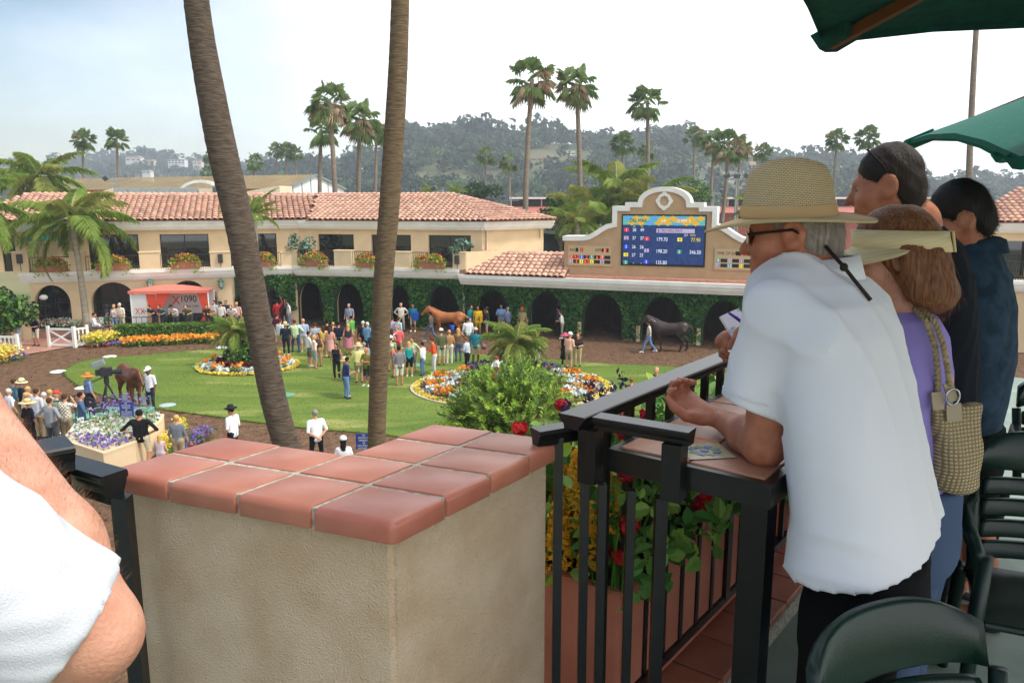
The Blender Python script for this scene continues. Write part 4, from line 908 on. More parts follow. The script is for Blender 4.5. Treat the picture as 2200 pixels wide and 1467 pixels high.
fan_list = [(178, 292, 54, 183, 0, 'fan palm left of a close pair behind the shed roof'), (250, 290, 54, 248, 2, 'fan palm right of a close pair behind the shed roof'), (452, 330, 34, 451, 3, 'small distant fan palm left of the leaning trunk'), (447, 366, 34, 446, 3, 'short distant fan palm tucked under another by the leaning trunk'),
 (546, 340, 42, 548, 3, 'distant fan palm just right of the leaning trunk'), (592, 317, 38, 592, 0, 'leftmost of three distant fan palms close together'), (616, 316, 38, 617, 2, 'middle of three distant fan palms close together'), (634, 323, 38, 631, 0, 'right one of three distant fan palms close together'),
 (690, 268, 84, 691, 2, 'shorter fan palm growing against a taller one above the white gable'), (707, 205, 100, 712, 1, 'tall fan palm with brown skirt above the white gable'), (773, 243, 92, 776, 1, 'fan palm with hanging brown blooms left of the upright trunk'), (808, 277, 62, 797, 0, 'leaning fan palm half behind the upright trunk'),
 (1045, 327, 45, 1044, 3, 'small fan palm on the slope left of a thinner one'), (1093, 343, 46, 1091, 3, 'thin low fan palm beside the red barn'), (1143, 158, 104, 1135, 1, 'tallest fan palm, left of the two tall ones before the hill'), (1238, 168, 98, 1241, 1, 'tall fan palm, right of the two tall ones before the hill'),
 (1340, 300, 56, 1342, 0, 'mid-height fan palm behind the feathery palms'), (1391, 208, 82, 1384, 2, 'tall slightly leaning fan palm above the scoreboard'), (1390, 318, 42, 1390, 3, 'low fan palm behind the tall leaning one'), (1491, 285, 48, 1486, 0, 'slim fan palm right of the scoreboard crest'),
 (1535, 297, 64, 1533, 1, 'left fan palm of the shaggy cluster above the hat'), (1566, 302, 78, 1545, 1, 'bushy middle fan palm of the shaggy cluster above the hat'), (1592, 312, 56, 1588, 1, 'right fan palm of the shaggy cluster above the hat'), (1637, 320, 46, 1636, 0, 'small fan palm over the crown of the straw hat'),
 (1798, 292, 56, 1797, 0, 'lone fan palm between hat and dark haired man'), (1866, 287, 56, 1862, 0, 'fan palm behind the sunglasses on a head'), (2112, -160, 110, 2094, 2, 'very tall palm whose bare trunk rises behind the green parasols')]
for i, (xt, yc, cp, xb, k, lb) in enumerate(fan_list):
    Y = 3.4 * 1715 / cp; top = P(xt, yc + cp * .12, Y); b = P(xb, 428, Y); k2 = (b.z - 0) / max(.5, (top.z - b.z)); base = Vector((b.x + (b.x - top.x) * min(k2, 1.0) * .5, Y, 0))
    e = empty('fan_palm', base, 0, lb, 'palm tree', 'fan palms'); mb = MB(); pts = []; n = 9
    for j in range(n + 1):
        t = j / n; q = base.lerp(top, t); bow = math.sin(t * math.pi) * .25 * (1 if i % 2 else -1); pts.append(q - base + Vector((bow, 0, 0)))
    mb.tube(pts, [.25 * (1 - .42 * j / n) for j in range(n + 1)], 8); mb.build('trunk', m_ftr, e, True)
    c = bpy.data.objects.new('crown', FANS[k]); COL.objects.link(c); c.parent = e; c.location = top - base; c.rotation_euler = (random.uniform(-.1, .1), random.uniform(-.1, .1), random.uniform(0, 6.28)); s = random.uniform(.93, 1.05); c.scale = (s, s, s)

def feather_crown(seed, n=22, L=3.3, leaf=.72, pairs=58, drop=1.0, mats=None, pale=.2, up=70, lo=-25, wl=.013):
    rg = np.random.default_rng(seed); T = []; M_ = []
    for i in range(n):
        el = math.radians(lo + (up - lo) * (i / (n - 1)) ** .9 + rg.uniform(-8, 8)); az = i * 2.399 + rg.uniform(-.25, .25); l = L * rg.uniform(.85, 1.1); h = np.array([math.cos(az), math.sin(az), 0]); mi = 1 if rg.random() < pale else 0; pts = []
        p = np.zeros(3); a = el; ns = 14
        for s in range(ns + 1): pts.append(p.copy()); p = p + (h * math.cos(a) + np.array([0, 0, math.sin(a)])) * l / ns; a -= drop * (1.75 - .4 * math.sin(el)) / ns
        pts = np.array(pts); side = np.array([-h[1], h[0], 0.])
        for s in range(ns): w = .03 * (1 - s / ns) + .006; T += [pts[s] - side * w, pts[s] + side * w, pts[s + 1] + side * w * .8]; M_.append(mi); T += [pts[s] - side * w, pts[s + 1] + side * w * .8, pts[s + 1] - side * w * .8]; M_.append(mi)
        for q in range(pairs):
            t = .12 + .86 * q / pairs; f = t * ns; k0 = int(f); b = pts[k0] * (1 - (f - k0)) + pts[min(k0 + 1, ns)] * (f - k0); tg = pts[min(k0 + 1, ns)] - pts[k0]; tg /= np.linalg.norm(tg) + 1e-9; ll = leaf * (math.sin(math.pi * min(1, .18 + t * .85)) ** .6) * rg.uniform(.8, 1.15)
            for sd in (-1, 1):
                dv_ = side * sd * rg.uniform(.75, 1) + tg * .6 + np.array([0, 0, rg.uniform(-.35, .35)]); dv_ /= np.linalg.norm(dv_); m1 = b + dv_ * ll * .55 + np.array([0, 0, -.10 * ll]); tp = b + dv_ * ll * .9 + np.array([0, 0, -.55 * ll * drop]); w = wl
                T += [b, m1 + tg * w, tp]; M_.append(mi); T += [b, tp, m1 - tg * w]; M_.append(mi)
    o = quad_obj('crown', np.array(T), 3, mats or [m_queen, m_queenp], None, M_); me = o.data; bpy.data.objects.remove(o); return me
Q1 = feather_crown(31, 17); Q2 = feather_crown(32, 20, 3.4); Q3 = feather_crown(33, 16, 3.0, .6, 46, .8, up=80, lo=0)
m_qtr = mat('smooth palm trunk', hexc('#8d8271'), .85, hexc('#a59a88'), ns=2, stretch=(1, 1, 5), bump=.02, bs=12)
def queen(px, py, Y, me, s, label, zb=0.0, lean=0.0, tr=.17):
    top = P(px, py, Y); base = Vector((top.x + lean, Y, zb)); e = empty('feather_palm', base, 0, label, 'palm tree', 'feathery palms'); mb = MB(); n = 8; t = top - base
    mb.tube([t * (j / n) + Vector((math.sin(j / n * 3) * .08, 0, 0)) for j in range(n + 1)], [tr * (1.25 - .45 * j / n + .25 * (j == n - 1)) for j in range(n + 1)], 10); mb.build('trunk', m_qtr, e, True)
    c = bpy.data.objects.new('crown', me); COL.objects.link(c); c.parent = e; c.location = t; c.scale = (s, s, s); c.rotation_euler = (0, 0, random.uniform(0, 6)); return e
queen(153, 478, 44.6, Q1, 1.25, 'feathery palm with grey trunk in front of the arcade', .3, .3)
queen(-75, 445, 42, Q2, 1.15, 'feathery palm cut off by the picture edge beside the green bush')
queen(85, 385, 62, Q2, 1.3, 'feathery palm rising behind the tiled roof')
queen(543, 462, 46.0, Q3, .75, 'small feathery palm with drooping bronze spray behind the leaning trunk', .3)
queen(1268, 455, 60, Q1, 1.4, 'left feathery palm of the clump behind the scoreboard'); queen(1325, 412, 62, Q2, 1.5, 'highest feathery palm of the clump behind the scoreboard'); queen(1392, 440, 60, Q1, 1.35, 'right feathery palm of the clump behind the scoreboard crest'); queen(1240, 480, 57, Q3, .9, 'low yellowish feathery palm left of the scoreboard')
queen(1632, 450, 66, Q2, .8, 'feathery palm hidden behind the straw hat')
# round trees
def leafy_tree(px, py, Y, r, label, mats, n=900, size=.28, zs=.8, ground=0.0, name='leafy_tree', lobes=7, seed=1, cat='tree'):
    rg = np.random.default_rng(seed); c = P(px, py, Y); e = empty(name, (c.x, c.y, ground), 0, label, cat); C = np.array([0, 0, c.z - ground]); P_ = []; N_ = []
    for q in range(lobes):
        o = rg.normal(0, .42, 3) * r; o[2] *= zs; rr = r * rg.uniform(.42, .62); d = rg.normal(size=(n // lobes, 3)); d[:, 2] += .15; d /= np.linalg.norm(d, axis=1)[:, None]; P_.append(C + o + d * rr * rg.uniform(.6, 1.0, (len(d), 1)) * np.array([1, 1, zs])); N_.append(d)
    P_ = np.concatenate(P_); scatter_leaves('crown', P_, size, mats, e, rg.integers(0, len(mats), len(P_)), .6, np.concatenate(N_), .6, rg)
    mb = MB(); mb.tube([(0, 0, 0), (.05, 0, C[2] * .5), (0, .05, C[2])], [.16, .12, .06], 8)
    for q in range(4): a = q * 1.6; mb.tube([(.03, 0, C[2] * .6), (math.cos(a) * r * .5, math.sin(a) * r * .5, C[2] + r * .2)], [.07, .02], 6)
    mb.build('trunk', m_ftr, e); return e
leafy_tree(1205, 462, 63, 1.9, 'olive green round tree between canopy and feathery palms', [m_hts[1], m_hts[3], m_lf], 1500, .3, seed=4)
leafy_tree(1022, 412, 90, 2.0, 'round dark green tree behind the hip of the tile roof', [m_hts[3], m_hts[0]], 1000, .4, seed=5)
leafy_tree(1490, 415, 80, 1.7, 'bright green tree behind the scoreboard shoulder', [m_lf, m_hts[3]], 1000, .35, seed=6)
for x, lb in ((925, 'spiky date palm tuft over the tile ridge by the bare branches'), (978, 'spiky date palm tuft over the tile ridge near its end')): queen(x, 415, 84, Q3, .55, lb)
leafy_tree(650, 528, 49.5, .75, 'blue-green potted shrub on the balcony at the inner corner', [m_hts[2], mat('blue leaf', hexc('#6f9488'), .6, rnd=.2, island=True)], 420, .22, 1.2, ZC, 'potted_shrub', 5, 7, 'shrub')
leafy_tree(995, 527, 47.5, .7, 'pale blue-green shrub at the far end of the balcony', [m_hts[2], mat('blue leaf', (0, 0, 0))], 420, .22, .7, ZC, 'potted_shrub', 5, 8, 'shrub')
# ---- floodlight masts
def mast(px, py0, Y, label, heads=3):
    t = P(px, py0, Y); e = empty('floodlight_mast', (t.x, Y, 0), 0, label, 'floodlight', 'floodlight masts'); mb = MB(); mb.tube([(0, 0, 0), (0, 0, t.z)], [.12, .07], 8); mb.bar((-.9, 0, t.z - .3), (.9, 0, t.z - .3), .08); mb.build('pole', mat('galvanised', hexc('#9aa3a6'), .5, metal=.4), e)
    for i in range(heads): x = -.9 + 1.8 * i / max(1, heads - 1); g = MB(); g.mx = Matrix.Translation((x, -.1, t.z)) @ Matrix.Rotation(.5, 4, 'X') @ Matrix.Rotation((i - 1) * .5, 4, 'Y'); g.rbox(-.28, .28, -.12, .12, -.22, .22, .03); g.build('lamp_head', mat('lamp head', hexc('#5e6668'), .5), e)
mast(1583, 378, 72, 'tall floodlight mast with three lamps beside the shaggy palms'); mast(1534, 410, 95, 'lower floodlight mast behind the shaggy palms', 2); mast(248, 383, 78, 'single floodlight on a mast behind the shed ridge', 1); mast(1098, 425, 90, 'thin white mast by the red barn', 1); mast(951, 405, 80, 'thin mast with bracket over the tile ridge', 1)

# ================================================================ air
hz = MB(); hz.box(-760, 760, -70, 1080, -5, 84); hz_o = hz.build('haze', None if False else mat('haze placeholder', (1, 1, 1)))
hm = bpy.data.materials.new('haze air'); hm.use_nodes = True; N = hm.node_tree.nodes; N.remove(N['Principled BSDF']); pvn = N.new('ShaderNodeVolumePrincipled'); pvn.inputs['Color'].default_value = (.86, .93, 1, 1); pvn.inputs['Density'].default_value = .00072; pvn.inputs['Anisotropy'].default_value = .3
hm.node_tree.links.new(pvn.outputs[0], N['Material Output'].inputs['Volume']); hz_o.data.materials.clear(); hz_o.data.materials.append(hm); tag(hz_o, 'thin pale summer haze filling the air', 'haze', kind='stuff')

# ================================================================ far right building beyond the people
WD = Wing('clubhouse_wing', P(2060, 600, 41), P(2420, 600, 39.5), 'cream building with tiled roof behind the man in blue chambray')
zeD = WD.uv(2150, 478, 1.6)[1]; mb = MB(); arch_wall(mb, 0, WD.len, 0, ZC - .3, .5, [(1.0, 3.2, 0, 2.6, True, 1.6), (4.2, 6.4, 0, 2.6, True, 1.6)], .5); arch_wall(mb, .6, WD.len, ZC, zeD - .1, 2.2, [(2.4, 4.0, ZC, zeD - 1.0, False, 0), (5.2, 7.4, ZC, zeD - 1.0, False, 0)], .2); mb.box(0, WD.len, .5, 2.3, ZC - .4, ZC - .1); mb.build('wall', m_stucco, WD.e)
mb = MB(); mb.box(.2, WD.len, 2.6, 2.7, 0, zeD - .3); mb.build('glazing', m_glassd, WD.e); cornice(WD, 0, WD.len, ZC, .6); cornice(WD, .2, WD.len, zeD - .02, .55, y=1.6, name='eaves_cornice'); xr0 = WD.uv(2190, 408, 6)[0]
tile_roof(WD.e, (.1, 1.5, zeD), (WD.len, 1.5, zeD), (xr0, 6, WD.uv(2190, 408, 6)[1]), (WD.len, 6, WD.uv(2190, 408, 6)[1]), limit=120); railing(WD, .2, WD.len, .3, ZC, ZC + 1.0)

# ================================================================ terrace before the arcade, hedge, flower rows
tp = [(G(250, 724).x, G(250, 724).y), (G(510, 717).x, G(510, 717).y), (WA.w(LA, .4, 0).x, WA.w(LA, .4, 0).y), (WA.w(.4, .4, 0).x, WA.w(.4, .4, 0).y), (G(60, 728).x, G(60, 728).y)]
mb = MB(); mb.slab(tp, -.02, .42); tag(mb.build('terrace', m_paving), kind='structure')
sheet('path', [(G(*p).x, G(*p).y) for p in ((0, 770), (60, 762), (140, 748), (215, 742), (60, 716), (-120, 720), (-140, 775))], .035, m_paving)
def strip_pts(pix, n, z0, z1, w, rng=RNG, zf=None):
    pts = [G(*p) for p in pix]; seg = np.array([[p.x, p.y] for p in pts]); d = np.linalg.norm(np.diff(seg, axis=0), axis=1); c = np.r_[0, np.cumsum(d)]; t = rng.uniform(0, c[-1], n)
    x = np.interp(t, c, seg[:, 0]); y = np.interp(t, c, seg[:, 1]); return np.stack([x + rng.normal(0, w * .1, n), y + rng.uniform(-w / 2, w / 2, n), rng.uniform(z0, z1, n)], 1)
hp = [(246, 739), (330, 738), (420, 734), (512, 727)]
e = empty('box_hedge', G(246, 735), 0, 'long clipped box hedge below the red and white booth', 'hedge'); o0 = G(246, 735); mb = MB()
hpts = [G(*p) - o0 for p in hp]
for p, q in zip(hpts[:-1], hpts[1:]): mb.bar(p + Vector((0, .55, .48)), q + Vector((0, .55, .48)), .8, .92)
mb.build('twigs', m_ivyb, e); P_ = strip_pts(hp, 5200, 0, 1, 1.0) - np.array(o0); fr_ = RNG.random(len(P_)); P_[:, 2] = np.where(fr_ < .5, RNG.uniform(.95, 1.03, len(P_)), RNG.uniform(0.02, 1.0, len(P_))); P_[:, 1] += .55; P_[fr_ >= .5, 1] += -.5 - P_[fr_ >= .5, 1] * 0; 
yy0 = np.interp(P_[:, 0], [p.x for p in hpts], [p.y for p in hpts]); P_[:, 1] = np.where(fr_ < .5, yy0 + .55 + RNG.uniform(-.48, .48, len(P_)), yy0 + .12 + RNG.normal(0, .04, len(P_)))
scatter_leaves('leaves', P_, .1, mat('hedge leaf', hexc('#4e7028'), .6, hexc('#6f8c34'), ns=1.5, rnd=.35, island=True, trans=.2), e, None, .7, np.where((fr_ < .5)[:, None], (0, 0, 1.), (0, -1., .3)), .6)
def flower_row(name, label, pix, n, w, mats, hts, size, weights, zb=0.02):
    p = strip_pts(pix, n, 0, 1, w); mi = RNG.choice(len(mats), n, p=weights); lo = np.array([h[0] for h in hts])[mi]; hi = np.array([h[1] for h in hts])[mi]; p[:, 2] = zb + lo + (hi - lo) * p[:, 2]
    return tag(scatter_leaves(name, p, size, mats, None, mi, .8, np.tile((0, -.5, .8), (n, 1)), .8), label, 'flowers', kind='stuff')
flower_row('orange_flowers', 'row of bright orange flowers at the foot of the hedge', [(266, 744), (330, 741), (400, 738), (462, 735)], 1500, .9, [m_fl_or, m_fl_ye, m_lf], [(.25, .5), (.2, .45), (0, .3)], .16, [.5, .15, .35])
flower_row('purple_flowers', 'low purple flowers between hedge and orange row', [(205, 744), (260, 741), (330, 736)], 500, .9, [m_fl_pu, m_lf], [(.1, .25), (0, .2)], .14, [.7, .3])
flower_row('yellow_flowers', 'mound of yellow daisies by the white gate', [(192, 741), (222, 743), (254, 738)], 1100, 1.5, [m_fl_ye, m_lf_y, m_fl_rd], [(.3, .75), (.1, .6), (0, .15)], .15, [.6, .3, .1])
flower_row('yellow_flowers', 'yellow and orange flowers at the picture edge below the white pickets', [(-30, 772), (5, 775), (25, 778)], 900, 1.8, [m_fl_ye, m_fl_or, m_lf, m_fl_rd], [(.3, .7), (.05, .4), (0, .4), (.05, .3)], .15, [.4, .3, .22, .08])
flower_row('purple_flowers', 'purple flower patch by the white pickets', [(22, 776), (48, 772)], 250, .9, [m_fl_pu, m_lf], [(.1, .3), (0, .2)], .14, [.7, .3])
flower_row('silver_flowers', 'silvery flower bed behind the white crossed gate', [(95, 722), (150, 722), (235, 722)], 1100, 1.6, [m_fl_wh, m_lf, m_fl_pk], [(.7, 1.05), (.5, .9), (.8, 1.05)], .14, [.6, .32, .08])
# white gates
m_wgate = mat('white gate paint', hexc('#e9e9e4'), .6)
def gate(px, label, cross):
    a, b = G(*px[0]), G(*px[1]); h = 1.1; e = empty('white_gate', a, math.atan2(b.y - a.y, b.x - a.x), label, 'gate', 'white paddock gates'); L = (b - a).length
    for x in (0, L):
        g = MB(); g.rbox(x - .07, x + .07, -.07, .07, 0, h + .08, .01); g.build('post', m_wgate, e)
    for z in (.14, h - .08): g = MB(); g.box(.07, L - .07, -.035, .035, z - .05, z + .05); g.build('rail', m_wgate, e)
    if cross:
        for s in (0, 1): g = MB(); g.bar((.09, .012 * (2 * s - 1), .2 if s else h - .15), (L - .09, .012 * (2 * s - 1), h - .15 if s else .2), .03, .09); g.build('brace', m_wgate, e)
    else:
        n = max(3, int(L / .22))
        for i in range(1, n): x = L * i / n; g = MB(); g.box(x - .035, x + .035, -.02, .02, .19, h - .13); g.build('picket', m_wgate, e)
gate(((107, 746), (161, 747)), 'white gate panel with crossed braces', True); gate(((163, 747), (190, 743)), 'white picket panel joined to the crossed gate', False); gate(((-20, 764), (41, 766)), 'white picket gate at the picture edge', False)
# booth
c0, c1 = G(287, 711, .42), G(452, 708, .42); BT = empty('promo_booth', c0, math.atan2(c1.y - c0.y, c1.x - c0.x), 'red and white radio promotion booth with lettered back wall', 'booth'); Lb = (c1 - c0).length; hb = 2.35; db = 1.3
m_red = mat('booth red', hexc('#e2583f'), .6, hexc('#d84a34'), ns=1.5, trans=.2); m_bw = mat('booth white', hexc('#dedad8'), .6, trans=.15)
for x in (0, Lb):
    for y in (0, db): g = MB(); g.tube([(x, y, 0), (x, y, hb)], .04, 8); g.build('pole', m_white, BT)
mb = MB(); n = 8
for i in range(n):
    for s, (ya, yb_) in enumerate(((-.1, db / 2), (db / 2, db + .1))):
        x0, x1 = -.1 + (Lb + .2) * i / n, -.1 + (Lb + .2) * (i + 1) / n; f0 = .28 * math.sin(math.pi * i / n); f1 = .28 * math.sin(math.pi * (i + 1) / n)
        za, zb = (hb, hb) if s == 0 else (hb + f0, hb + f1); zc_, zd = (hb + f1, hb + f0) if s == 0 else (hb, hb)
        mb.add([(x0, ya, hb if s == 0 else hb + f0), (x1, ya, hb if s == 0 else hb + f1), (x1, yb_, hb + f1 if s == 0 else hb), (x0, yb_, hb + f0 if s == 0 else hb)], [(0, 1, 2, 3)])
mb.box(-.1, Lb + .1, -.11, -.09, hb - .16, hb); mb.build('canopy', mat('booth canopy', hexc('#f08a78'), .6, trans=.25), BT)
xs_ = Lb * .32
mb = MB(); mb.box(0, xs_ * .62, -.02, .0, .1, hb - .2); mb.build('side_banner', m_bw, BT)
mb = MB(); mb.add([(xs_ * .62, -.03, hb - .2), (xs_, -.03, hb - .2), (xs_ * 1.05, -.03, .1), (xs_ * .85, -.03, .1)], [(3, 2, 1, 0)]); mb.build('curtain', m_red, BT)
mb = MB(); mb.add([(xs_ * 1.0, -.04, hb - .9), (xs_ * 1.05, -.04, hb - .1), (Lb * .52, -.04, hb - .1), (xs_ * 1.05, -.04, .9)], [(3, 2, 1, 0)]); mb.build('curtain', m_red, BT)
mb = MB(); mb.add([(Lb * .86, -.03, hb - .1), (Lb, -.03, hb - .1), (Lb, -.03, .1), (Lb * .93, -.03, .9)], [(3, 2, 1, 0)]); mb.add([(Lb * .82, -.03, .1), (Lb * .93, -.03, .9), (Lb, -.03, .1)], [(2, 1, 0)]); mb.build('curtain', m_red, BT)
mb = MB(); mb.box(xs_ * .8, Lb, db - .05, db, .1, hb - .1); mb.build('back_wall', m_bw, BT); mb = MB(); mb.rbox(xs_, Lb * .95, .5, 1.1, 0, .85, .03); mb.build('table', m_dark, BT)
text_obj('lettering', '1090', .58, m_ink, BT, (Lb * .545, db - .075, hb - .85), sx=.85); text_obj('lettering', 'am', .2, m_ink, BT, (Lb * .83, db - .075, hb - .85)); text_obj('lettering', 'sports radio', .19, m_ink, BT, (Lb * .58, db - .075, hb - 1.15))
text_obj('lettering', 'X', .75, m_red, BT, (Lb * .44, db - .08, hb - .98), sx=.9); [text_obj('lettering', 'X', .52, m_red, BT, (x_, -.035, 1.0), sx=.75) for x_ in (.2, .48)]; text_obj('lettering', 'sports', .17, m_ink, BT, (xs_ * .40, -.035, 1.13), sx=.7)
# iron fence along terrace
def iron_fence(pa, pb, h, label, z=0.0, name='iron_fence', grp=None, sp=.14):
    a, b = Vector(pa), Vector(pb); e = empty(name, a, math.atan2(b.y - a.y, b.x - a.x), label, 'fence', grp); L = math.hypot(b.x - a.x, b.y - a.y)
    g = MB(); g.box(0, L, -.02, .02, h - .04, h); g.build('rail', m_rail_far, e); g = MB(); g.box(0, L, -.015, .015, .1, .13); g.build('rail', m_rail_far, e); n = int(L / sp)
    for i in range(n + 1): x = L * i / n; g = MB(); r = .022 if i % 8 == 0 else .011; g.box(x - r, x + r, -r, r, 0, h - .04); g.build('baluster', m_rail_far, e)
f0, f1 = G(236, 717, .42), G(505, 712, .42); iron_fence(f0, f1, .95, 'black iron fence behind the hedge in front of the booth', sp=.3)
# parasol on the balcony
def parasol(c, R, zrim, zap, n, label, m, pole=True, val=.12, wood=None, name='patio_parasol'):
    e = empty(name, (c.x, c.y, c.z), 0, label, 'parasol', None); mb = MB(); rim = [(R * math.cos(2 * math.pi * i / n + .3), R * math.sin(2 * math.pi * i / n + .3), zrim) for i in range(n)]; V = []
    for i in range(n): j = (i + 1) % n; mid = ((rim[i][0] + rim[j][0]) / 2 * .97, (rim[i][1] + rim[j][1]) / 2 * .97, zrim + .05); mb.add([rim[i], mid, (0, 0, zap)], [(0, 1, 2)]); mb.add([mid, rim[j], (0, 0, zap)], [(0, 1, 2)]); 
    mb.build('canopy', m, e); p = MB(); p.tube([(0, 0, 0), (0, 0, zap + .06)], .025, 8); p.build('pole', wood or m_white, e)
    for i in range(n): g = MB(); g.bar((0, 0, zap - .05), (rim[i][0] * .98, rim[i][1] * .98, zrim - .02), .025); g.build('rib', wood or m_white, e)
    return e
m_green = mat('green parasol cloth', hexc('#1f7a66'), .75, hexc('#2a8a74'), ns=2, trans=.2); m_wood = mat('parasol wood', hexc('#6a4228'), .6)
x, z = WA.uv(97, 575, 1.2); parasol(WA.w(x, 1.2, ZC), 1.15, 1.75, 2.2, 8, 'small green parasol open on the balcony', m_green)
# spiky cordylines, bush on the left
def spiky(px, py, h, label, m, n=90, L=.9, z0=.42, potted=True):
    b = G(px, py, z0); e = empty('spiky_plant', b, 0, label, 'plant', 'spiky potted plants'); T = []
    for i in range(n):
        el = math.radians(RNG.uniform(-30, 88)); az = RNG.uniform(0, 6.28); d = np.array([math.cos(el) * math.cos(az), math.cos(el) * math.sin(az), math.sin(el)]); o = np.array([0, 0, h]) + d * .1; t = o + d * L * RNG.uniform(.7, 1.1) + np.array([0, 0, -.25 * L * (1 - abs(math.sin(el)))]); s = np.cross(d, (0, 0, 1)); s /= np.linalg.norm(s) + 1e-6; T += [o - s * .03, o + s * .03, t]
    quad_obj('leaves', np.array(T), 3, m, e); mb = MB(); mb.lathe([(.22, 0), (.32, .5), (.34, .55), (.28, .55), (.0, .5)], 14); mb.build('pot', m_terra, e); mb = MB(); mb.tube([(0, 0, .4), (0, 0, h + .1)], .06, 8); mb.build('trunk', m_ftr, e)
m_cord = mat('bronze spear leaf', hexc('#5a4640'), .6, hexc('#7d6a50'), ns=2, rnd=.4, island=True)
spiky(185, 697, 1.35, 'bronze spiky plant in a terracotta pot beside the grey palm trunk', m_cord); spiky(464, 694, 1.2, 'dark bronze spiky plant at the end of the booth', m_cord)
leafy_tree(8, 655, 41, 1.5, 'large dark feathery bush at the picture edge under the palm', [m_lf_d, m_lf], 1700, .28, 1.0, 0, 'bush', 6, 9, 'bush')
# left return wall with globe lamp
mb = MB(); a = G(50, 735); mb.box(-3, 0, 0, .4, 0, .85); mb.box(-3.1, .1, -.08, .48, .85, .97); mb.box(-.25, .15, -.15, .35, 0, 1.9); o = mb.build('garden_wall', m_stucco); o.location = (a.x, a.y + .6, 0); tag(o, 'low cream garden wall with pier by the big bush', 'wall')
e = empty('post_lamp', (a.x + .9, a.y + .9, 0), 0, 'white globe post lamp beside the first arch', 'lamp'); mb = MB(); mb.tube([(0, 0, 0), (0, 0, 2.3)], .035, 8); mb.build('post', m_iron, e); mb = MB(); mb.ell((0, 0, 2.45), (.22, .22, .16)); mb.build('globe', mat('globe white', hexc('#e8e6e0'), .4), e, True)

# ================================================================ flower islands on the lawn
def flower_island(c, a, b, label, fn, n, size, seed, kerb=True):
    rg = np.random.default_rng(seed); e = empty('flower_island', (c.x, c.y, .045), 0, label, 'flower bed', 'flower islands on the lawn'); m = 48
    s = MB(); s.add([(0, 0, .18)] + [(a * f * math.cos(2 * math.pi * i / m), b * f * math.sin(2 * math.pi * i / m), z) for f, z in ((.6, .14), (1, .01)) for i in range(m)], [(0, 1 + i, 1 + (i + 1) % m) for i in range(m)] + [(1 + i, 1 + m + i, 1 + m + (i + 1) % m, 1 + (i + 1) % m) for i in range(m)]); s.build('soil', mat('bed soil', hexc('#5a4540'), .95, hexc('#4a3a34'), ns=3), e)
    if kerb:
        k_ = MB(); V = [(a * f * math.cos(2 * math.pi * i / m), b * f * math.sin(2 * math.pi * i / m), z) for f, z in ((1.0, -.02), (1.0, .05), (1.035, .05), (1.035, -.02)) for i in range(m)]; k_.add(V, [(q * m + i, q * m + (i + 1) % m, (q + 1) * m + (i + 1) % m, (q + 1) * m + i) for q in range(3) for i in range(m)]); k_.build('kerb', mat('bed kerb', hexc('#c9b896'), .8), e)
    r = np.sqrt(rg.uniform(0, 1, n)); th = rg.uniform(0, 2 * math.pi, n); mi, z0, z1 = fn(r, th, rg); ok = mi >= 0; r, th, mi, z0, z1 = r[ok], th[ok], mi[ok], z0[ok], z1[ok]
    P_ = np.stack([a * r * np.cos(th), b * r * np.sin(th), z0 + (z1 - z0) * rg.random(len(r))], 1)
    tag(scatter_leaves('flowers', P_, size, [m_fl_ye, m_fl_wh, m_fl_or, m_lf_r, m_lf, m_lf_d, m_lf_y, m_salvia], e, mi, .8, np.tile((0, -.4, .8), (len(P_), 1)), .8, rg), kind='stuff'); return e
def ring(r, th, rg):
    n = len(r); mi = np.full(n, -1); z0 = np.full(n, .05); z1 = np.full(n, .12); tri = np.abs(((th / (2 * math.pi) * 10) % 1) - .5) * 2
    y = r > .93; mi[y] = 0
    s = (r > .62 + .28 * tri - .07) & (r < .62 + .28 * tri + .10) & ~y; mi[s] = 1; z1[s] = .28
    o = (tri < .42) & (r > .58) & (r < .84) & ~s & ~y; mi[o] = 2; z1[o] = .5; z0[o] = .2
    l = o & (rg.random(n) < .25); mi[l] = 4; z0[l] = .05; z1[l] = .3
    d = (r > .46) & (r < .6) & ~s; mi[d] = 3; z0[d] = .15; z1[d] = .42
    k_ = (r <= .46); mi[k_] = np.where(rg.random(k_.sum()) < .75, 5, 4); z0[k_] = .1; z1[k_] = .25 + 1.1 * np.sqrt(np.maximum(0, 1 - (r[k_] / .5) ** 2)); yl = k_ & (rg.random(n) < .07); mi[yl] = 6
    return mi, z0, z1
cI = G(533, 789); flower_island(cI, 2.45, 2.05, 'round flower island with dark shrub skirt behind the leaning palm trunk', ring, 6500, .17, 41, kerb=False)
def ring2(r, th, rg):
    n = len(r); mi = np.full(n, -1); z0 = np.full(n, .05); z1 = np.full(n, .13); tri = np.abs(((th / (2 * math.pi) * 12 + .3) % 1) - .5) * 2
    y = r > .95; mi[y] = 0
    s = (r > .55 + .33 * tri - .06) & (r < .55 + .33 * tri + .08) & ~y; mi[s] = 1; z1[s] = .28
    o = (tri < .45) & (r > .66) & (r < .88) & ~s & ~y & (rg.random(n) < .9); mi[o] = 2; z0[o] = .15; z1[o] = .42; l = o & (rg.random(n) < .2); mi[l] = 4
    d = (r > .47) & (r < .56) & ~s; mi[d] = 3; z1[d] = .3
    k_ = (r <= .47); mi[k_] = np.where(rg.random(k_.sum()) < .5, 6, 4); z0[k_] = .1; z1[k_] = .3 + .75 * np.sqrt(np.maximum(0, 1 - (r[k_] / .5) ** 2))
    sv = (r > .34) & (r < .47) & (np.sin(th * 3) > .2); mi[sv] = 7; z0[sv] = .3; z1[sv] = .95
    return mi, z0, z1
cJ = G(1100, 833); flower_island(cJ, 4.25, 3.5, 'large flower island with pale kerb beneath the pygmy palm', ring2, 12000, .17, 42)
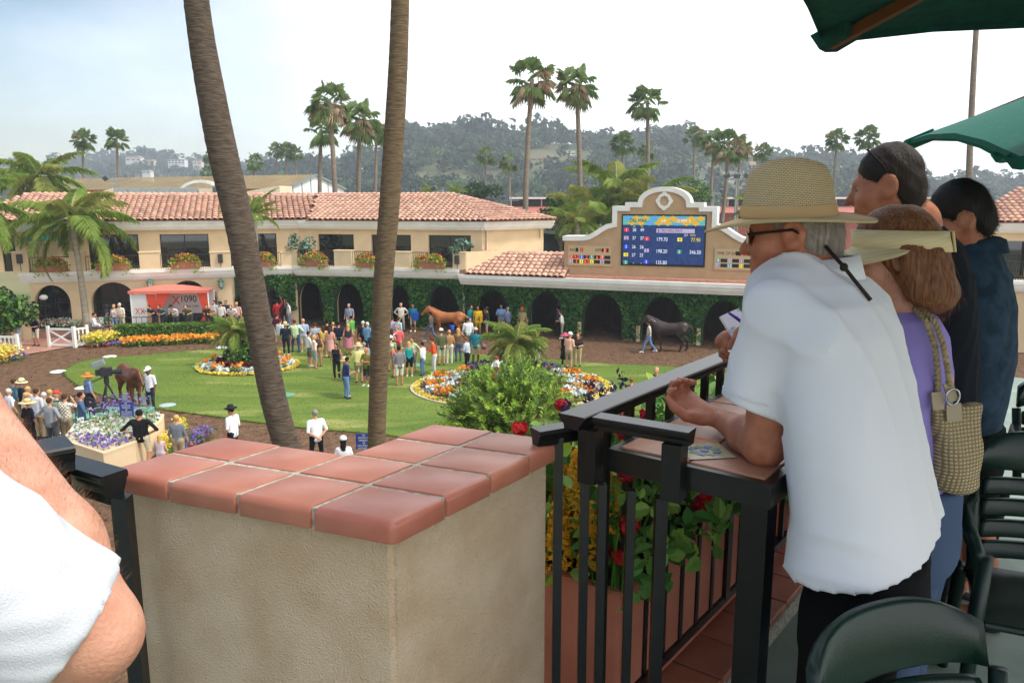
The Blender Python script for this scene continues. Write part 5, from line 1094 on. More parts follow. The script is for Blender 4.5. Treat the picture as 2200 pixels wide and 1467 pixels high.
# pygmy palms of the islands
PYG = feather_crown(51, 34, 1.5, .34, 34, .95, [m_queen, m_queenp], .35, 75, -20, .012)
def pygmy(c, h, s, label):
    e = empty('pygmy_palm', c, 0, label, 'palm tree', 'pygmy palms on the lawn'); mb = MB(); mb.tube([(0, 0, 0), (.03, 0, h * .5), (0, 0, h)], [.16, .14, .2], 10); mb.build('trunk', m_ftr, e, True); o = bpy.data.objects.new('crown', PYG); COL.objects.link(o); o.parent = e; o.location = (0, 0, h); o.scale = (s, s, s)
pygmy(G(512, 789), 1.75, 1.0, 'pygmy palm with grey-green fronds on the round island'); b = G(1110, 820); pygmy(b, 1.75, 1.25, 'pygmy palm with yellowing fronds on the large island')
# jockey statuettes
m_stat = mat('statue white', hexc('#e6e4de'), .5)
def statue(c, label):
    f = Fig((-.35, -.3, -.05), (.35, .3, 1.25), .02); L_ = f.limb
    L_((-.07, 0, .1), (-.07, .02, .52), .05, .07); L_((.07, 0, .1), (.07, .02, .52), .05, .07); L_((0, 0, .55), (0, 0, .85), .11, .13); f.ball((0, 0, 1.03), (.085, .095, .11)); L_((-.14, 0, .85), (-.22, -.12, .7), .045, .035); L_((.14, 0, .85), (.24, -.08, .95), .045, .035); f.ball((0, -.02, 1.08), (.1, .13, .06), 1); f.ball((0, 0, .06), (.2, .2, .07), 0); L_((0, -.02, .6), (0, -.02, .66), .115, .115, 1)
    o = f.build('jockey_statue', [m_stat, m_fl_rd]); o.location = c; tag(o, label, 'statue', 'jockey statues'); 
statue(G(507, 782) + Vector((0, -.3, .75)), 'white jockey statuette in the shrubs of the round island'); statue(G(1067, 842) + Vector((0, 0, .4)), 'white jockey statuette with red cap in the large island')
# round paint marks and covers
m_disc = mat('cover green', hexc('#5f9a80'), .7); m_disw = mat('cover white', hexc('#d9ddd6'), .7)
for px, py, r, m, lb, z in [(236, 766, .35, m_disw, 'pale disc on the dirt by the lawn edge', .02), (126, 798, .38, m_disw, 'white disc on the dirt left of the lawn', .02), (478, 746, .35, m_disw, 'white disc on the dirt beyond the lawn', .02), (430, 786, .4, m_disc, 'green valve cover left of the round island', .065), (612, 848, .38, m_disc, 'green valve cover beside the leaning trunk', .065), (897, 784, .36, m_disc, 'green valve cover near the boy in white', .065), (178, 833, .33, m_disw, 'white disc by the lawn tip', .02), (360, 871, .38, mat('cover blue', hexc('#a9bcc4'), .7), 'pale blue disc on the dirt behind the groom', .02)]:
    mb = MB(); mb.lathe([(0, .03), (r * .8, .03), (r, .0)], 20); o = mb.build('ground_cover', m); o.location = G(px, py, z) ; tag(o, lb, 'cover', 'round ground covers')

# ================================================================ two big palm trunks near the terrace
m_bark1 = mat('old palm bark', hexc('#453a31'), .95, hexc('#6e6052'), ns=6, nd=10, stretch=(1, 1, 9), bump=.065, bs=14, detail=9); m_bark2 = mat('tan palm bark', hexc('#7e6a4c'), .95, hexc('#53463a'), ns=5, nd=10, stretch=(1, 1, 8), bump=.065, bs=14, detail=9)
def big_palm(pts, Y, wid, m, label, seed):
    rg = np.random.default_rng(seed); W = [P(px, py, Y + dy) for px, py, dy in pts]; R = [w / 2 / 1690 * (Y + p[2]) for w, p in zip(wid, pts)]; base = Vector((W[0].x, W[0].y, 0)); e = empty('leaning_palm', base, 0, label, 'palm tree', 'big palm trunks by the terrace')
    zz = [w.z for w in W]; path = []; rad = []; n = 260; z0, z1 = 0.0, zz[-1]; zs_ = np.linspace(z0, z1, n); xx = np.interp(zs_, zz, [w.x for w in W]); yy = np.interp(zs_, zz, [w.y for w in W]); rr = np.interp(zs_, zz, R)
    ker = np.ones(21) / 21; pad = lambda q: np.convolve(np.pad(q, 10, mode='reflect', reflect_type='odd'), ker, 'valid'); xx, yy, rr = pad(xx), pad(yy), pad(rr); V = []; F = []; k = 28; lump = rg.uniform(0, 6, 6)
    for i in range(n):
        for j in range(k):
            a = 2 * math.pi * j / k; q = rr[i] * (1 + .012 * ((i % 3) - 1) * (.6 + .4 * math.sin(a * 3 + lump[0])) + .02 * math.sin(a * 4 + lump[1] + zs_[i] * .7) + .007 * rg.normal()); V.append((xx[i] + q * math.cos(a) - base.x, yy[i] + q * math.sin(a) - base.y, zs_[i]))
    for i in range(n - 1):
        for j in range(k): F.append((i * k + j, i * k + (j + 1) % k, (i + 1) * k + (j + 1) % k, (i + 1) * k + j))
    mesh_obj('trunk', V, F, m, e, smooth=True); c = bpy.data.objects.new('crown', FANS[1]); COL.objects.link(c); c.parent = e; c.location = Vector((xx[-1], yy[-1], z1)) - base; c.scale = (1.25, 1.25, 1.25)
big_palm([(700, 1345, 0), (632, 1000, 0), (600, 915, 0), (575, 800, 0), (555, 690, 0), (532, 570, 0), (508, 450, 0), (478, 330, 0), (455, 210, 0), (428, 60, 0), (415, -60, 0), (395, -330, .3), (380, -760, .5)], 14, [66, 60, 57, 57, 58, 60, 62, 62, 58, 50, 48, 46, 44], m_bark1, 'thick dark palm trunk leaning left in front of the lawn', 61)
big_palm([(800, 1250, 0), (809, 935, 0), (812, 850, 0), (818, 700, 0), (826, 560, 0), (838, 430, 0), (846, 300, 0), (855, 160, 0), (860, 0, 0), (864, -150, 0), (868, -380, 0), (872, -800, 0)], 16, [42, 39, 39, 42, 43, 45, 43, 40, 36, 34, 32, 30], m_bark2, 'upright tan palm trunk in front of the crowd', 62)

# ================================================================ bottlebrush shrub below the terrace
def bottlebrush(seed=71):
    rg = np.random.default_rng(seed); c = P(1100, 905, 11.6); e = empty('bottlebrush_tree', (c.x, c.y, 0), 0, 'wild green bottlebrush shrub with few red brushes beyond the pier', 'shrub'); C = np.array([0, 0, c.z]); tips = []; mb = MB()
    for i in range(420):
        d = rg.normal(size=3); d[2] = d[2] * .9 + .25; d /= np.linalg.norm(d); w = rg.uniform(.35, 1.0) ** .5 * rg.uniform(.88, 1.08); tips.append(C + d * np.array([1.0, .85, .8]) * w)
    for t in tips[:110]: mb.tube([C + np.array([0, 0, -1.1]), C + (t - C) * .5 + np.array([0, 0, -.2]), t], [.022, .012, .005], 5)
    mb.tube([(0, 0, 0), (.1, 0, C[2] * .5), (0, 0, C[2] - .9)], [.12, .1, .07], 8); mb.build('trunk', mat('shrub wood', hexc('#6a5a46'), .9), e); T = []; M_ = []
    for t in tips:
        axis = (t - C) + np.array([0, 0, .25]); axis /= np.linalg.norm(axis); r_ = np.linalg.norm((t - C) / np.array([1.0, .85, .8])); lime = rg.random() < .45 * (r_ > .75)
        for q in range(3):
            ax2 = axis + rg.normal(0, .5, 3); ax2 /= np.linalg.norm(ax2); o = t - axis * .12 + rg.normal(0, .07, 3); L = rg.uniform(.2, .4); nl = 26; K = np.arange(nl) / nl
            b = o + ax2 * (L * K)[:, None]; d = rg.normal(size=(nl, 3)); d -= ax2 * (d @ ax2)[:, None]; d /= np.linalg.norm(d, axis=1)[:, None]; d = d * .8 + ax2 * .75; d /= np.linalg.norm(d, axis=1)[:, None]
            ll = (.10 * (1.1 - .4 * K))[:, None]; s = np.cross(d, ax2); s /= np.linalg.norm(s, axis=1)[:, None] + 1e-9; w = .010
            T.append(np.stack([b, b + d * ll * .5 + s * w, b + d * ll, b + d * ll * .5 - s * w], 1).reshape(-1, 3)); M_.append(np.where(lime & (K > .2), 1, np.where(rg.random(nl) < .88, 0, 2)))
    for i in range(9):
        t = tips[rg.integers(0, 420)]; d = rg.normal(size=(70, 3)); d /= np.linalg.norm(d, axis=1)[:, None]; b = t + rg.normal(0, .015, (70, 3)) + np.c_[np.zeros((70, 2)), rg.uniform(-.05, .05, 70)]; T.append(np.stack([b, b + d * .02 + .003, b + d * .05, b + d * .02 - .003], 1).reshape(-1, 3)); M_.append(np.full(70, 3))
    quad_obj('crown', np.concatenate(T), 4, [mat('brush leaf', hexc('#62803a'), .55, rnd=.35, island=True, trans=.3), mat('brush lime leaf', hexc('#9ab848'), .5, rnd=.25, island=True, trans=.35), mat('brush dry leaf', hexc('#7a6a44'), .7, rnd=.3, island=True), m_fl_rd], e, np.concatenate(M_))
bottlebrush()

# ================================================================ viewing corner at lower left: planter, fence, sign, camera
def planter(poly, z, label, m=None):
    c = Vector((sum(p[0] for p in poly) / len(poly), sum(p[1] for p in poly) / len(poly), 0)); e = empty('stone_planter', c, 0, label, 'planter'); q = [(x - c.x, y - c.y) for x, y in poly]; ar = sum(q[i][0] * q[(i + 1) % len(q)][1] - q[(i + 1) % len(q)][0] * q[i][1] for i in range(len(q)))
    if ar < 0: q = q[::-1]
    mb = MB(); mb.slab(q, 0, z); mb.build('wall', m_stucco, e); n = len(q); inn_ = [(x * .93, y * .93) for x, y in q]; k_ = MB(); k_.add([(x * 1.01, y * 1.01, z + .06) for x, y in q] + [(x, y, z + .06) for x, y in inn_] + [(x * 1.01, y * 1.01, z) for x, y in q], [(j, (j + 1) % n, (j + 1) % n + n, j + n) for j in range(n)] + [(j + 2 * n, (j + 1) % n + 2 * n, (j + 1) % n, j) for j in range(n)]); k_.build('coping', m_stucco, e); return e, inn_, c
pl_px = [(135, 948), (222, 977), (290, 953), (348, 905), (352, 893), (255, 890), (160, 915)]
pp = [(G(x, y, .85).x, G(x, y, .85).y) for x, y in pl_px]; e, inn_, cc = planter(pp, .85, 'cream planter box full of silver and purple flowers beside the man in black')
gp = RNG.uniform((-4, -5), (4, 5), (14000, 2)); gp = gp[in_poly(gp, inn_)]; n = len(gp); mi = np.where(RNG.random(n) < .8, 1, 2); lowy = gp[:, 1] < np.quantile(gp[:, 1], .22); mi[lowy & (RNG.random(n) < .8)] = 0
tag(scatter_leaves('flowers', np.c_[gp, .88 + RNG.uniform(0, .22, n)], .11, [m_fl_pu, m_fl_wh, m_lf], e, mi, .8, np.tile((0, -.3, .8), (n, 1)), .8), kind='stuff')
sal = np.array([(RNG.uniform(-1, .6), RNG.uniform(.1, 1.6), RNG.uniform(.95, 1.75)) for _ in range(500)]); tag(scatter_leaves('salvia_spikes', sal, .12, [m_fl_pu, m_lf], e, (sal[:, 2] < 1.25).astype(int), .5, np.tile((0, 0, 1.), (500, 1)), .5), kind='stuff')
flower_row('yellow_flowers', 'yellow flowers along the front of the cream planter', [(228, 1008), (262, 1000), (292, 985)], 1600, .9, [m_fl_ye, m_lf_y, m_lf], [(.25, .6), (.1, .45), (0, .3)], .12, [.62, .23, .15])
flower_row('yellow_flowers', 'yellow flowers behind the woman in grey', [(352, 985), (372, 960), (392, 935)], 1000, .8, [m_fl_ye, m_lf_y, m_lf], [(.25, .6), (.1, .45), (0, .3)], .12, [.62, .23, .15])
flower_row('purple_flowers', 'purple flowers at the edge of the pier cap', [(400, 965), (425, 955), (445, 945)], 500, 1.2, [m_fl_pu, m_lf, m_fl_rd], [(.15, .45), (0, .4), (.1, .3)], .11, [.45, .4, .15])
flower_row('yellow_flowers', 'small orange-yellow flower tuft on the dirt below the arm', [(158, 1045), (182, 1042)], 260, .5, [m_fl_ye, m_fl_or, m_lf], [(.15, .35), (.1, .3), (0, .2)], .1, [.4, .35, .25])
iron_fence(G(118, 955), G(168, 948), 1.5, 'black iron fence by the left crowd', sp=.2); iron_fence(G(118, 925), G(190, 905), 1.1, 'black iron fence behind the planter salvias', sp=.2)
e = empty('camera_platform', G(215, 905), 0, 'low teal camera platform behind the planter', 'platform'); mb = MB(); mb.rbox(-1.0, 1.6, -.6, 1.0, 0, .3, .03); mb.build('deck', mat('teal deck', hexc('#6f9a8c'), .8), e)
def sign(px, py, Y, w, h, lines, label, tilt=0):
    c = P(px, py, Y); e = empty('notice_sign', (c.x, c.y, 0), tilt, label, 'sign', 'blue notice signs'); mb = MB(); mb.rbox(-w / 2, w / 2, -.015, .015, c.z - h / 2, c.z + h / 2, .006); mb.build('board', mat('sign blue', hexc('#2b3f86'), .5), e); mb = MB(); mb.box(-.025, .025, .02, .06, 0, c.z); mb.build('post', m_white, e)
    for i, s in enumerate(lines): text_obj('lettering', s, h / len(lines) * .95, m_wgate, e, (0, -.022, c.z + h / 2 - h / len(lines) * (i + .82)), align='CENTER', sx=.8)
sign(272, 880, 24, .44, .5, ['NO', 'EATING OR', 'DRINKING', 'OR', 'CELL PHONES', 'ALLOWED IN', 'WALKING RING'], 'blue notice sign with white capitals above the planter'); sign(782, 948, 19.5, .42, .42, ['NO', 'EATING OR', 'DRINKING', 'OR', 'CELL PHONES', 'ALLOWED IN'], 'blue notice sign half hidden behind the pier and upright trunk')
# broadcast camera on a tripod
c = G(236, 893); e = empty('broadcast_camera', c, math.radians(20), 'black broadcast camera with hood on a tall tripod beside the bay horse', 'camera'); m_cam = mat('camera black', (.025, .025, .028), .5); hz_ = 1.55
mb = MB(); mb.rbox(-.18, .22, -.12, .12, hz_, hz_ + .32, .02); mb.rbox(-.34, -.18, -.09, .09, hz_ + .04, hz_ + .26, .02); mb.build('body', m_cam, e); mb = MB(); mb.tube([(.22, 0, hz_ + .14), (.55, 0, hz_ + .14)], [.08, .11], 12); mb.build('lens', m_cam, e); mb = MB(); mb.mx = Matrix.Translation((-.22, 0, hz_ + .48)) @ Matrix.Rotation(-.3, 4, 'Y'); mb.rbox(-.22, .22, -.15, .15, -.1, .1, .02); mb.build('viewfinder_hood', mat('hood grey', hexc('#7e858a'), .5), e); mb = MB(); mb.tube([(0, 0, hz_ - .3), (0, 0, hz_)], .09, 10); mb.build('head', m_cam, e)
for i in range(3): a = i * 2.094 + .3; g = MB(); g.tube([(0, 0, hz_ - .25), (math.cos(a) * .5, math.sin(a) * .5, 0)], .035, 8); g.build('leg', m_cam, e)
for s in (-1, 1): g = MB(); g.tube([(-.1, s * .08, hz_ - .05), (-.75, s * .3, hz_ - .3)], .015, 6); g.build('pan_handle', m_cam, e)
# folding chair on the platform
def arm_chair(loc, rz, label):
    e = empty('black_chair', loc, rz, label, 'chair'); g = MB(); g.rbox(-.26, .26, -.25, .25, .42, .46, .015); g.build('seat', m_cam, e); g = MB(); g.rbox(-.26, .26, .22, .26, .46, .95, .015); g.build('backrest', m_cam, e)
    for sx in (-1, 1):
        for sy in (-1, 1): g = MB(); g.bar((sx * .24, sy * .23, 0), (sx * .24, sy * .23, .44), .03); g.build('leg', m_cam, e)
        g = MB(); g.bar((sx * .27, -.25, .66), (sx * .27, .24, .66), .04); g.build('armrest', m_cam, e)
arm_chair(G(215, 907, .3), 2.4, 'black armchair on the camera platform')

# ================================================================ people of the paddock
SK = [mat('skin %d' % i, hexc(c), .6, spec=.3) for i, c in enumerate(('#c99376', '#b57e60', '#9c6a4c', '#6b4630'))]
def cloth(h): return mat('cloth ' + h, hexc(h), .85, spec=.15)
HAIR = {'k': '#1d1714', 'b': '#4a3423', 'g': '#8d8880', 'w': '#cfcac0', 'y': '#c8a060', 'r': '#8a5030', 'n': None}
hats = {}
def hat_mesh(kind):
    if kind in hats: return hats[kind]
    mb = MB()
    if kind == 'straw': mb.lathe([(.0, .13), (.06, .13), (.088, .105), (.10, .0), (.19, -.015), (.2, -.03), (.195, -.035), (.10, -.015)], 20, 0); mb.lathe([(.101, .035), (.104, .03), (.107, .0)], 20, 1)
    elif kind == 'stetson': mb.lathe([(.0, .12), (.05, .135), (.085, .12), (.098, .0), (.17, .0), (.19, .02), (.185, .012), (.098, -.012)], 20, 0); mb.lathe([(.1, .03), (.103, .03), (.106, .0)], 20, 1)
    elif kind == 'wide': mb.lathe([(.0, .11), (.07, .105), (.095, .07), (.105, .0), (.26, -.03), (.27, -.045), (.26, -.045), (.10, -.015)], 24, 0); mb.lathe([(.106, .03), (.109, .0)], 24, 1)
    else:
        mb.lathe([(.0, .115), (.05, .108), (.085, .08), (.105, .03), (.108, -.01), (.10, -.01)], 18, 0); V = []; n = 10
        for i in range(n + 1): a = math.pi * (.12 + .76 * i / n); V += [(.1 * math.cos(a), .1 * math.sin(a), .0), (.115 * math.cos(a), .1 * math.sin(a) + .085 * math.sin(math.pi * i / n) + .01, -.025)]
        mb.add(V, [(2 * i, 2 * i + 1, 2 * i + 3, 2 * i + 2) for i in range(n)], 0)
    o = mb.build('hat', [m_white, m_dark], None, True); hats[kind] = o.data; bpy.data.objects.remove(o); return hats[kind]
ARCH = {}
def arche(key):
    if key in ARCH: return ARCH[key]
    sex, pose = key.split('_')[:2]; long_ = 'long' in key; skirt = 'skirt' in key; fem = sex == 'f'; f = Fig((-.62, -.62, -.02), (.62, .75, 2.06), .024)
    lean = .34 if pose == 'lean' else (.06 if pose in ('read',) else 0.0); sit = pose == 'sit'; zb = -.42 if sit else 0.0; sh = .175 if fem else .2; hipw = .17 if fem else .155
    def T(x, y, z):             # bend the upper body forward about the hips
        if z > .95 and lean: s = z - .95; return (x, y + math.sin(lean * 1.9) * s - (.12 if lean > .2 else 0), .95 + math.cos(lean * 1.9) * s)
        if lean > .2: return (x, y - .12 * min(1, max(0, z / .95)), z)
        return (x, y, z + zb)
    st = {'walk': (.30, -.30), 'hips': (.03, -.02)}.get(pose, (.0, .02)); ap = .16 if pose in ('hips', 'behind') else .11
    for s, fy in ((-1, st[0]), (1, st[1])):
        hip = T(s * .095, 0, .93)
        if sit: knee = (s * .13, .42, .5); ank = (s * .13, .40, .1)
        else: knee = T(s * (ap * .95), fy * .5 + (.05 if fy else .02), .5); ank = T(s * ap, fy - (.08 if fy < 0 else 0), .09 + (.05 if fy < -.1 else 0))
        f.limb(hip, knee, .098 if fem else .1, .062, 5, .03); f.limb(knee, ank, .062, .043, 6, .02); f.limb(ank, (ank[0] + s * .02, ank[1] + .14, max(.035, ank[2] - .05)), .045, .04, 7, .02); f.ball((ank[0], ank[1] - .02, max(.03, ank[2] - .05)), (.045, .06, .035), 7)
    f.limb(T(-.06, 0, .93), T(.06, 0, .93), hipw * .78, hipw * .78, 5, .05, flat=((0, 1, 0), .8))
    f.limb(T(0, 0, .98), T(0, .01, 1.16), hipw * .86, hipw * (.72 if fem else .86), 2, .05, flat=((0, 1, 0), .78)); f.limb(T(-.07, 0, 1.3), T(.07, 0, 1.3), .125, .125, 2, .06, flat=((0, 1, 0), .85)); f.limb(T(-sh + .04, 0, 1.41), T(sh - .04, 0, 1.41), .065, .065, 2, .06)
    f.limb(T(-.05, 0, .9), T(-.06, 0, 1.2), .125 if not fem else .11, .12, 2, .03, flat=((0, 1, 0), .92)); f.limb(T(.05, 0, .9), T(.06, 0, 1.2), .125 if not fem else .11, .12, 2, .03, flat=((0, 1, 0), .92))
    if fem: f.ball(T(-.075, .1, 1.28), .06, 2, .04); f.ball(T(.075, .1, 1.28), .06, 2, .04)
    if skirt: f.loft([(.42 + zb, 0, .01, .24, .21), (.7, 0, 0, .2, .17), (.98, 0, 0, .16, .13)], 5, .02)
    f.limb(T(0, .0, 1.44), T(0, .025, 1.54), .055, .052, 0, .03)
    hd = T(0, .035, 1.645); f.ball(hd, (.076, .094, .112), 0, .02); f.ball((hd[0], hd[1] + .05, hd[2] - .06), (.05, .05, .05), 0, .03); f.ball((hd[0], hd[1] + .1, hd[2] - .015), (.016, .025, .025), 0, .02)
    for s in (-1, 1): f.ball((hd[0] + s * .078, hd[1] - .005, hd[2] - .01), (.012, .022, .03), 0, .01)
    f.ball((hd[0], hd[1] - .022, hd[2] + .03), (.088, .094, .098), 1, .01)
    if long_: f.limb((hd[0], hd[1] - .06, hd[2]), (hd[0], hd[1] - .09, hd[2] - .24), .085, .07, 1, .03, flat=((0, 1, 0), .7))
    A = {'stand': ((.25, -.02, 1.13), (.26, .08, .89)), 'hips': ((.42, -.06, 1.17), (.2, .05, 1.03)), 'fold': ((.27, .08, 1.14), (-.04, .24, 1.16)), 'read': ((.25, .03, 1.13), (.09, .3, 1.12)), 'walk': ((.26, -.08, 1.14), (.25, .1, .93)), 'behind': ((.27, -.1, 1.15), (.05, -.19, .97)), 'lean': ((.26, .1, 1.2), (.12, .36, 1.12)), 'sit': ((.25, .06, 1.15), (.12, .28, 1.02)), 'up': ((.25, -.02, 1.13), (.26, .08, .89)), 'face': ((.25, -.02, 1.13), (.24, .12, .92))}[pose]
    for s in (-1, 1):
        el, wr = A
        if s > 0 and pose == 'up': el, wr = (.31, .05, 1.6), (.22, .1, 1.86)
        if s > 0 and pose == 'face': el, wr = (.31, .16, 1.3), (.11, .2, 1.56)
        S = T(s * sh, 0, 1.41); E = T(s * el[0], el[1], el[2]); Wp = T(s * wr[0], wr[1], wr[2]); f.limb(S, E, .058 if not fem else .048, .043, 3, .03); f.limb(E, Wp, .04, .03, 4, .015); d = np.array(Wp) - np.array(E); d /= np.linalg.norm(d); f.limb(Wp, np.array(Wp) + d * .09, .036, .026, 0, .015, flat=((1, .2, 0), .7)); f.limb(np.array(Wp) + d * .02, np.array(Wp) + d * .06 + np.array([-s * .035, .03, 0]), .014, .011, 0, .008)
    me = f.mesh('person_' + key, [m_white] * 9); ARCH[key] = (me, hd); return ARCH[key]
def person(px, py, mode, key, rot, ht, top, bot, sty, hair, hat, label, skin=0, fat=1.0, z0=0.0, shoe=None, w=None, group='people in the paddock'):
    me, hd = arche(key); sc = ht / 1.77
    if w is not None: p = Vector(w)
    elif mode == 'f': p = G(px, py, z0)
    else: p = G(px, py, z0 + (hd[2] + .06) * sc); p.z = z0
    o = bpy.data.objects.new('person', me); COL.objects.link(o); o.location = p; o.rotation_euler = (0, 0, math.radians(rot)); o.scale = (sc * fat * 1.06, sc * fat * 1.06, sc); sk = SK[skin]; t = cloth(top); b = cloth(bot); hr = HAIR[hair]
    if 'c' in sty: t = check(top)
    shoe = shoe or ['#e2ded6', '#3a2e28', '#2a2a2e', '#8a6a4c', '#cfc8bc'][int(abs(px * 7 + py * 3)) % 5]
    M_ = [sk, cloth(hr) if hr else sk, t, sk if 'n' in sty else t, t if 'l' in sty else sk, b, sk if 'S' in sty else b, cloth(shoe), m_dark]
    for i, m in enumerate(M_): o.material_slots[i].link = 'OBJECT'; o.material_slots[i].material = m
    tag(o, label, 'person', group)
    if hat:
        kind, c, band = hat; h = bpy.data.objects.new('hat', hat_mesh(kind)); COL.objects.link(h); h.parent = o; h.location = (hd[0], hd[1] - .01, hd[2] + .05); h.rotation_euler = (-.08 if kind != 'cap' else 0, 0, 0)
        for i, m in enumerate((cloth(c), cloth(band))): h.material_slots[i].link = 'OBJECT'; h.material_slots[i].material = m
    return o
def check(c):
    nm = 'checked ' + c
    if nm in _mats: return _mats[nm]
    m = mat(nm, hexc(c), .85); N, L = m.node_tree.nodes, m.node_tree.links; t = N.new('ShaderNodeTexCoord'); k = N.new('ShaderNodeTexChecker'); k.inputs['Scale'].default_value = 17; k.inputs['Color1'].default_value = c3(hexc(c)); k.inputs['Color2'].default_value = c3([min(1, q * 2.6 + .12) for q in hexc(c)]); L.new(t.outputs['Object'], k.inputs['Vector']); L.new(k.outputs['Color'], N['Principled BSDF'].inputs['Base Color']); return m
CREAM, NAVY, JEAN, KHAKI, BLK, WHT = '#e0dacb', '#1f2636', '#4a5f80', '#a89a7c', '#1a1a1c', '#e6e6e8'
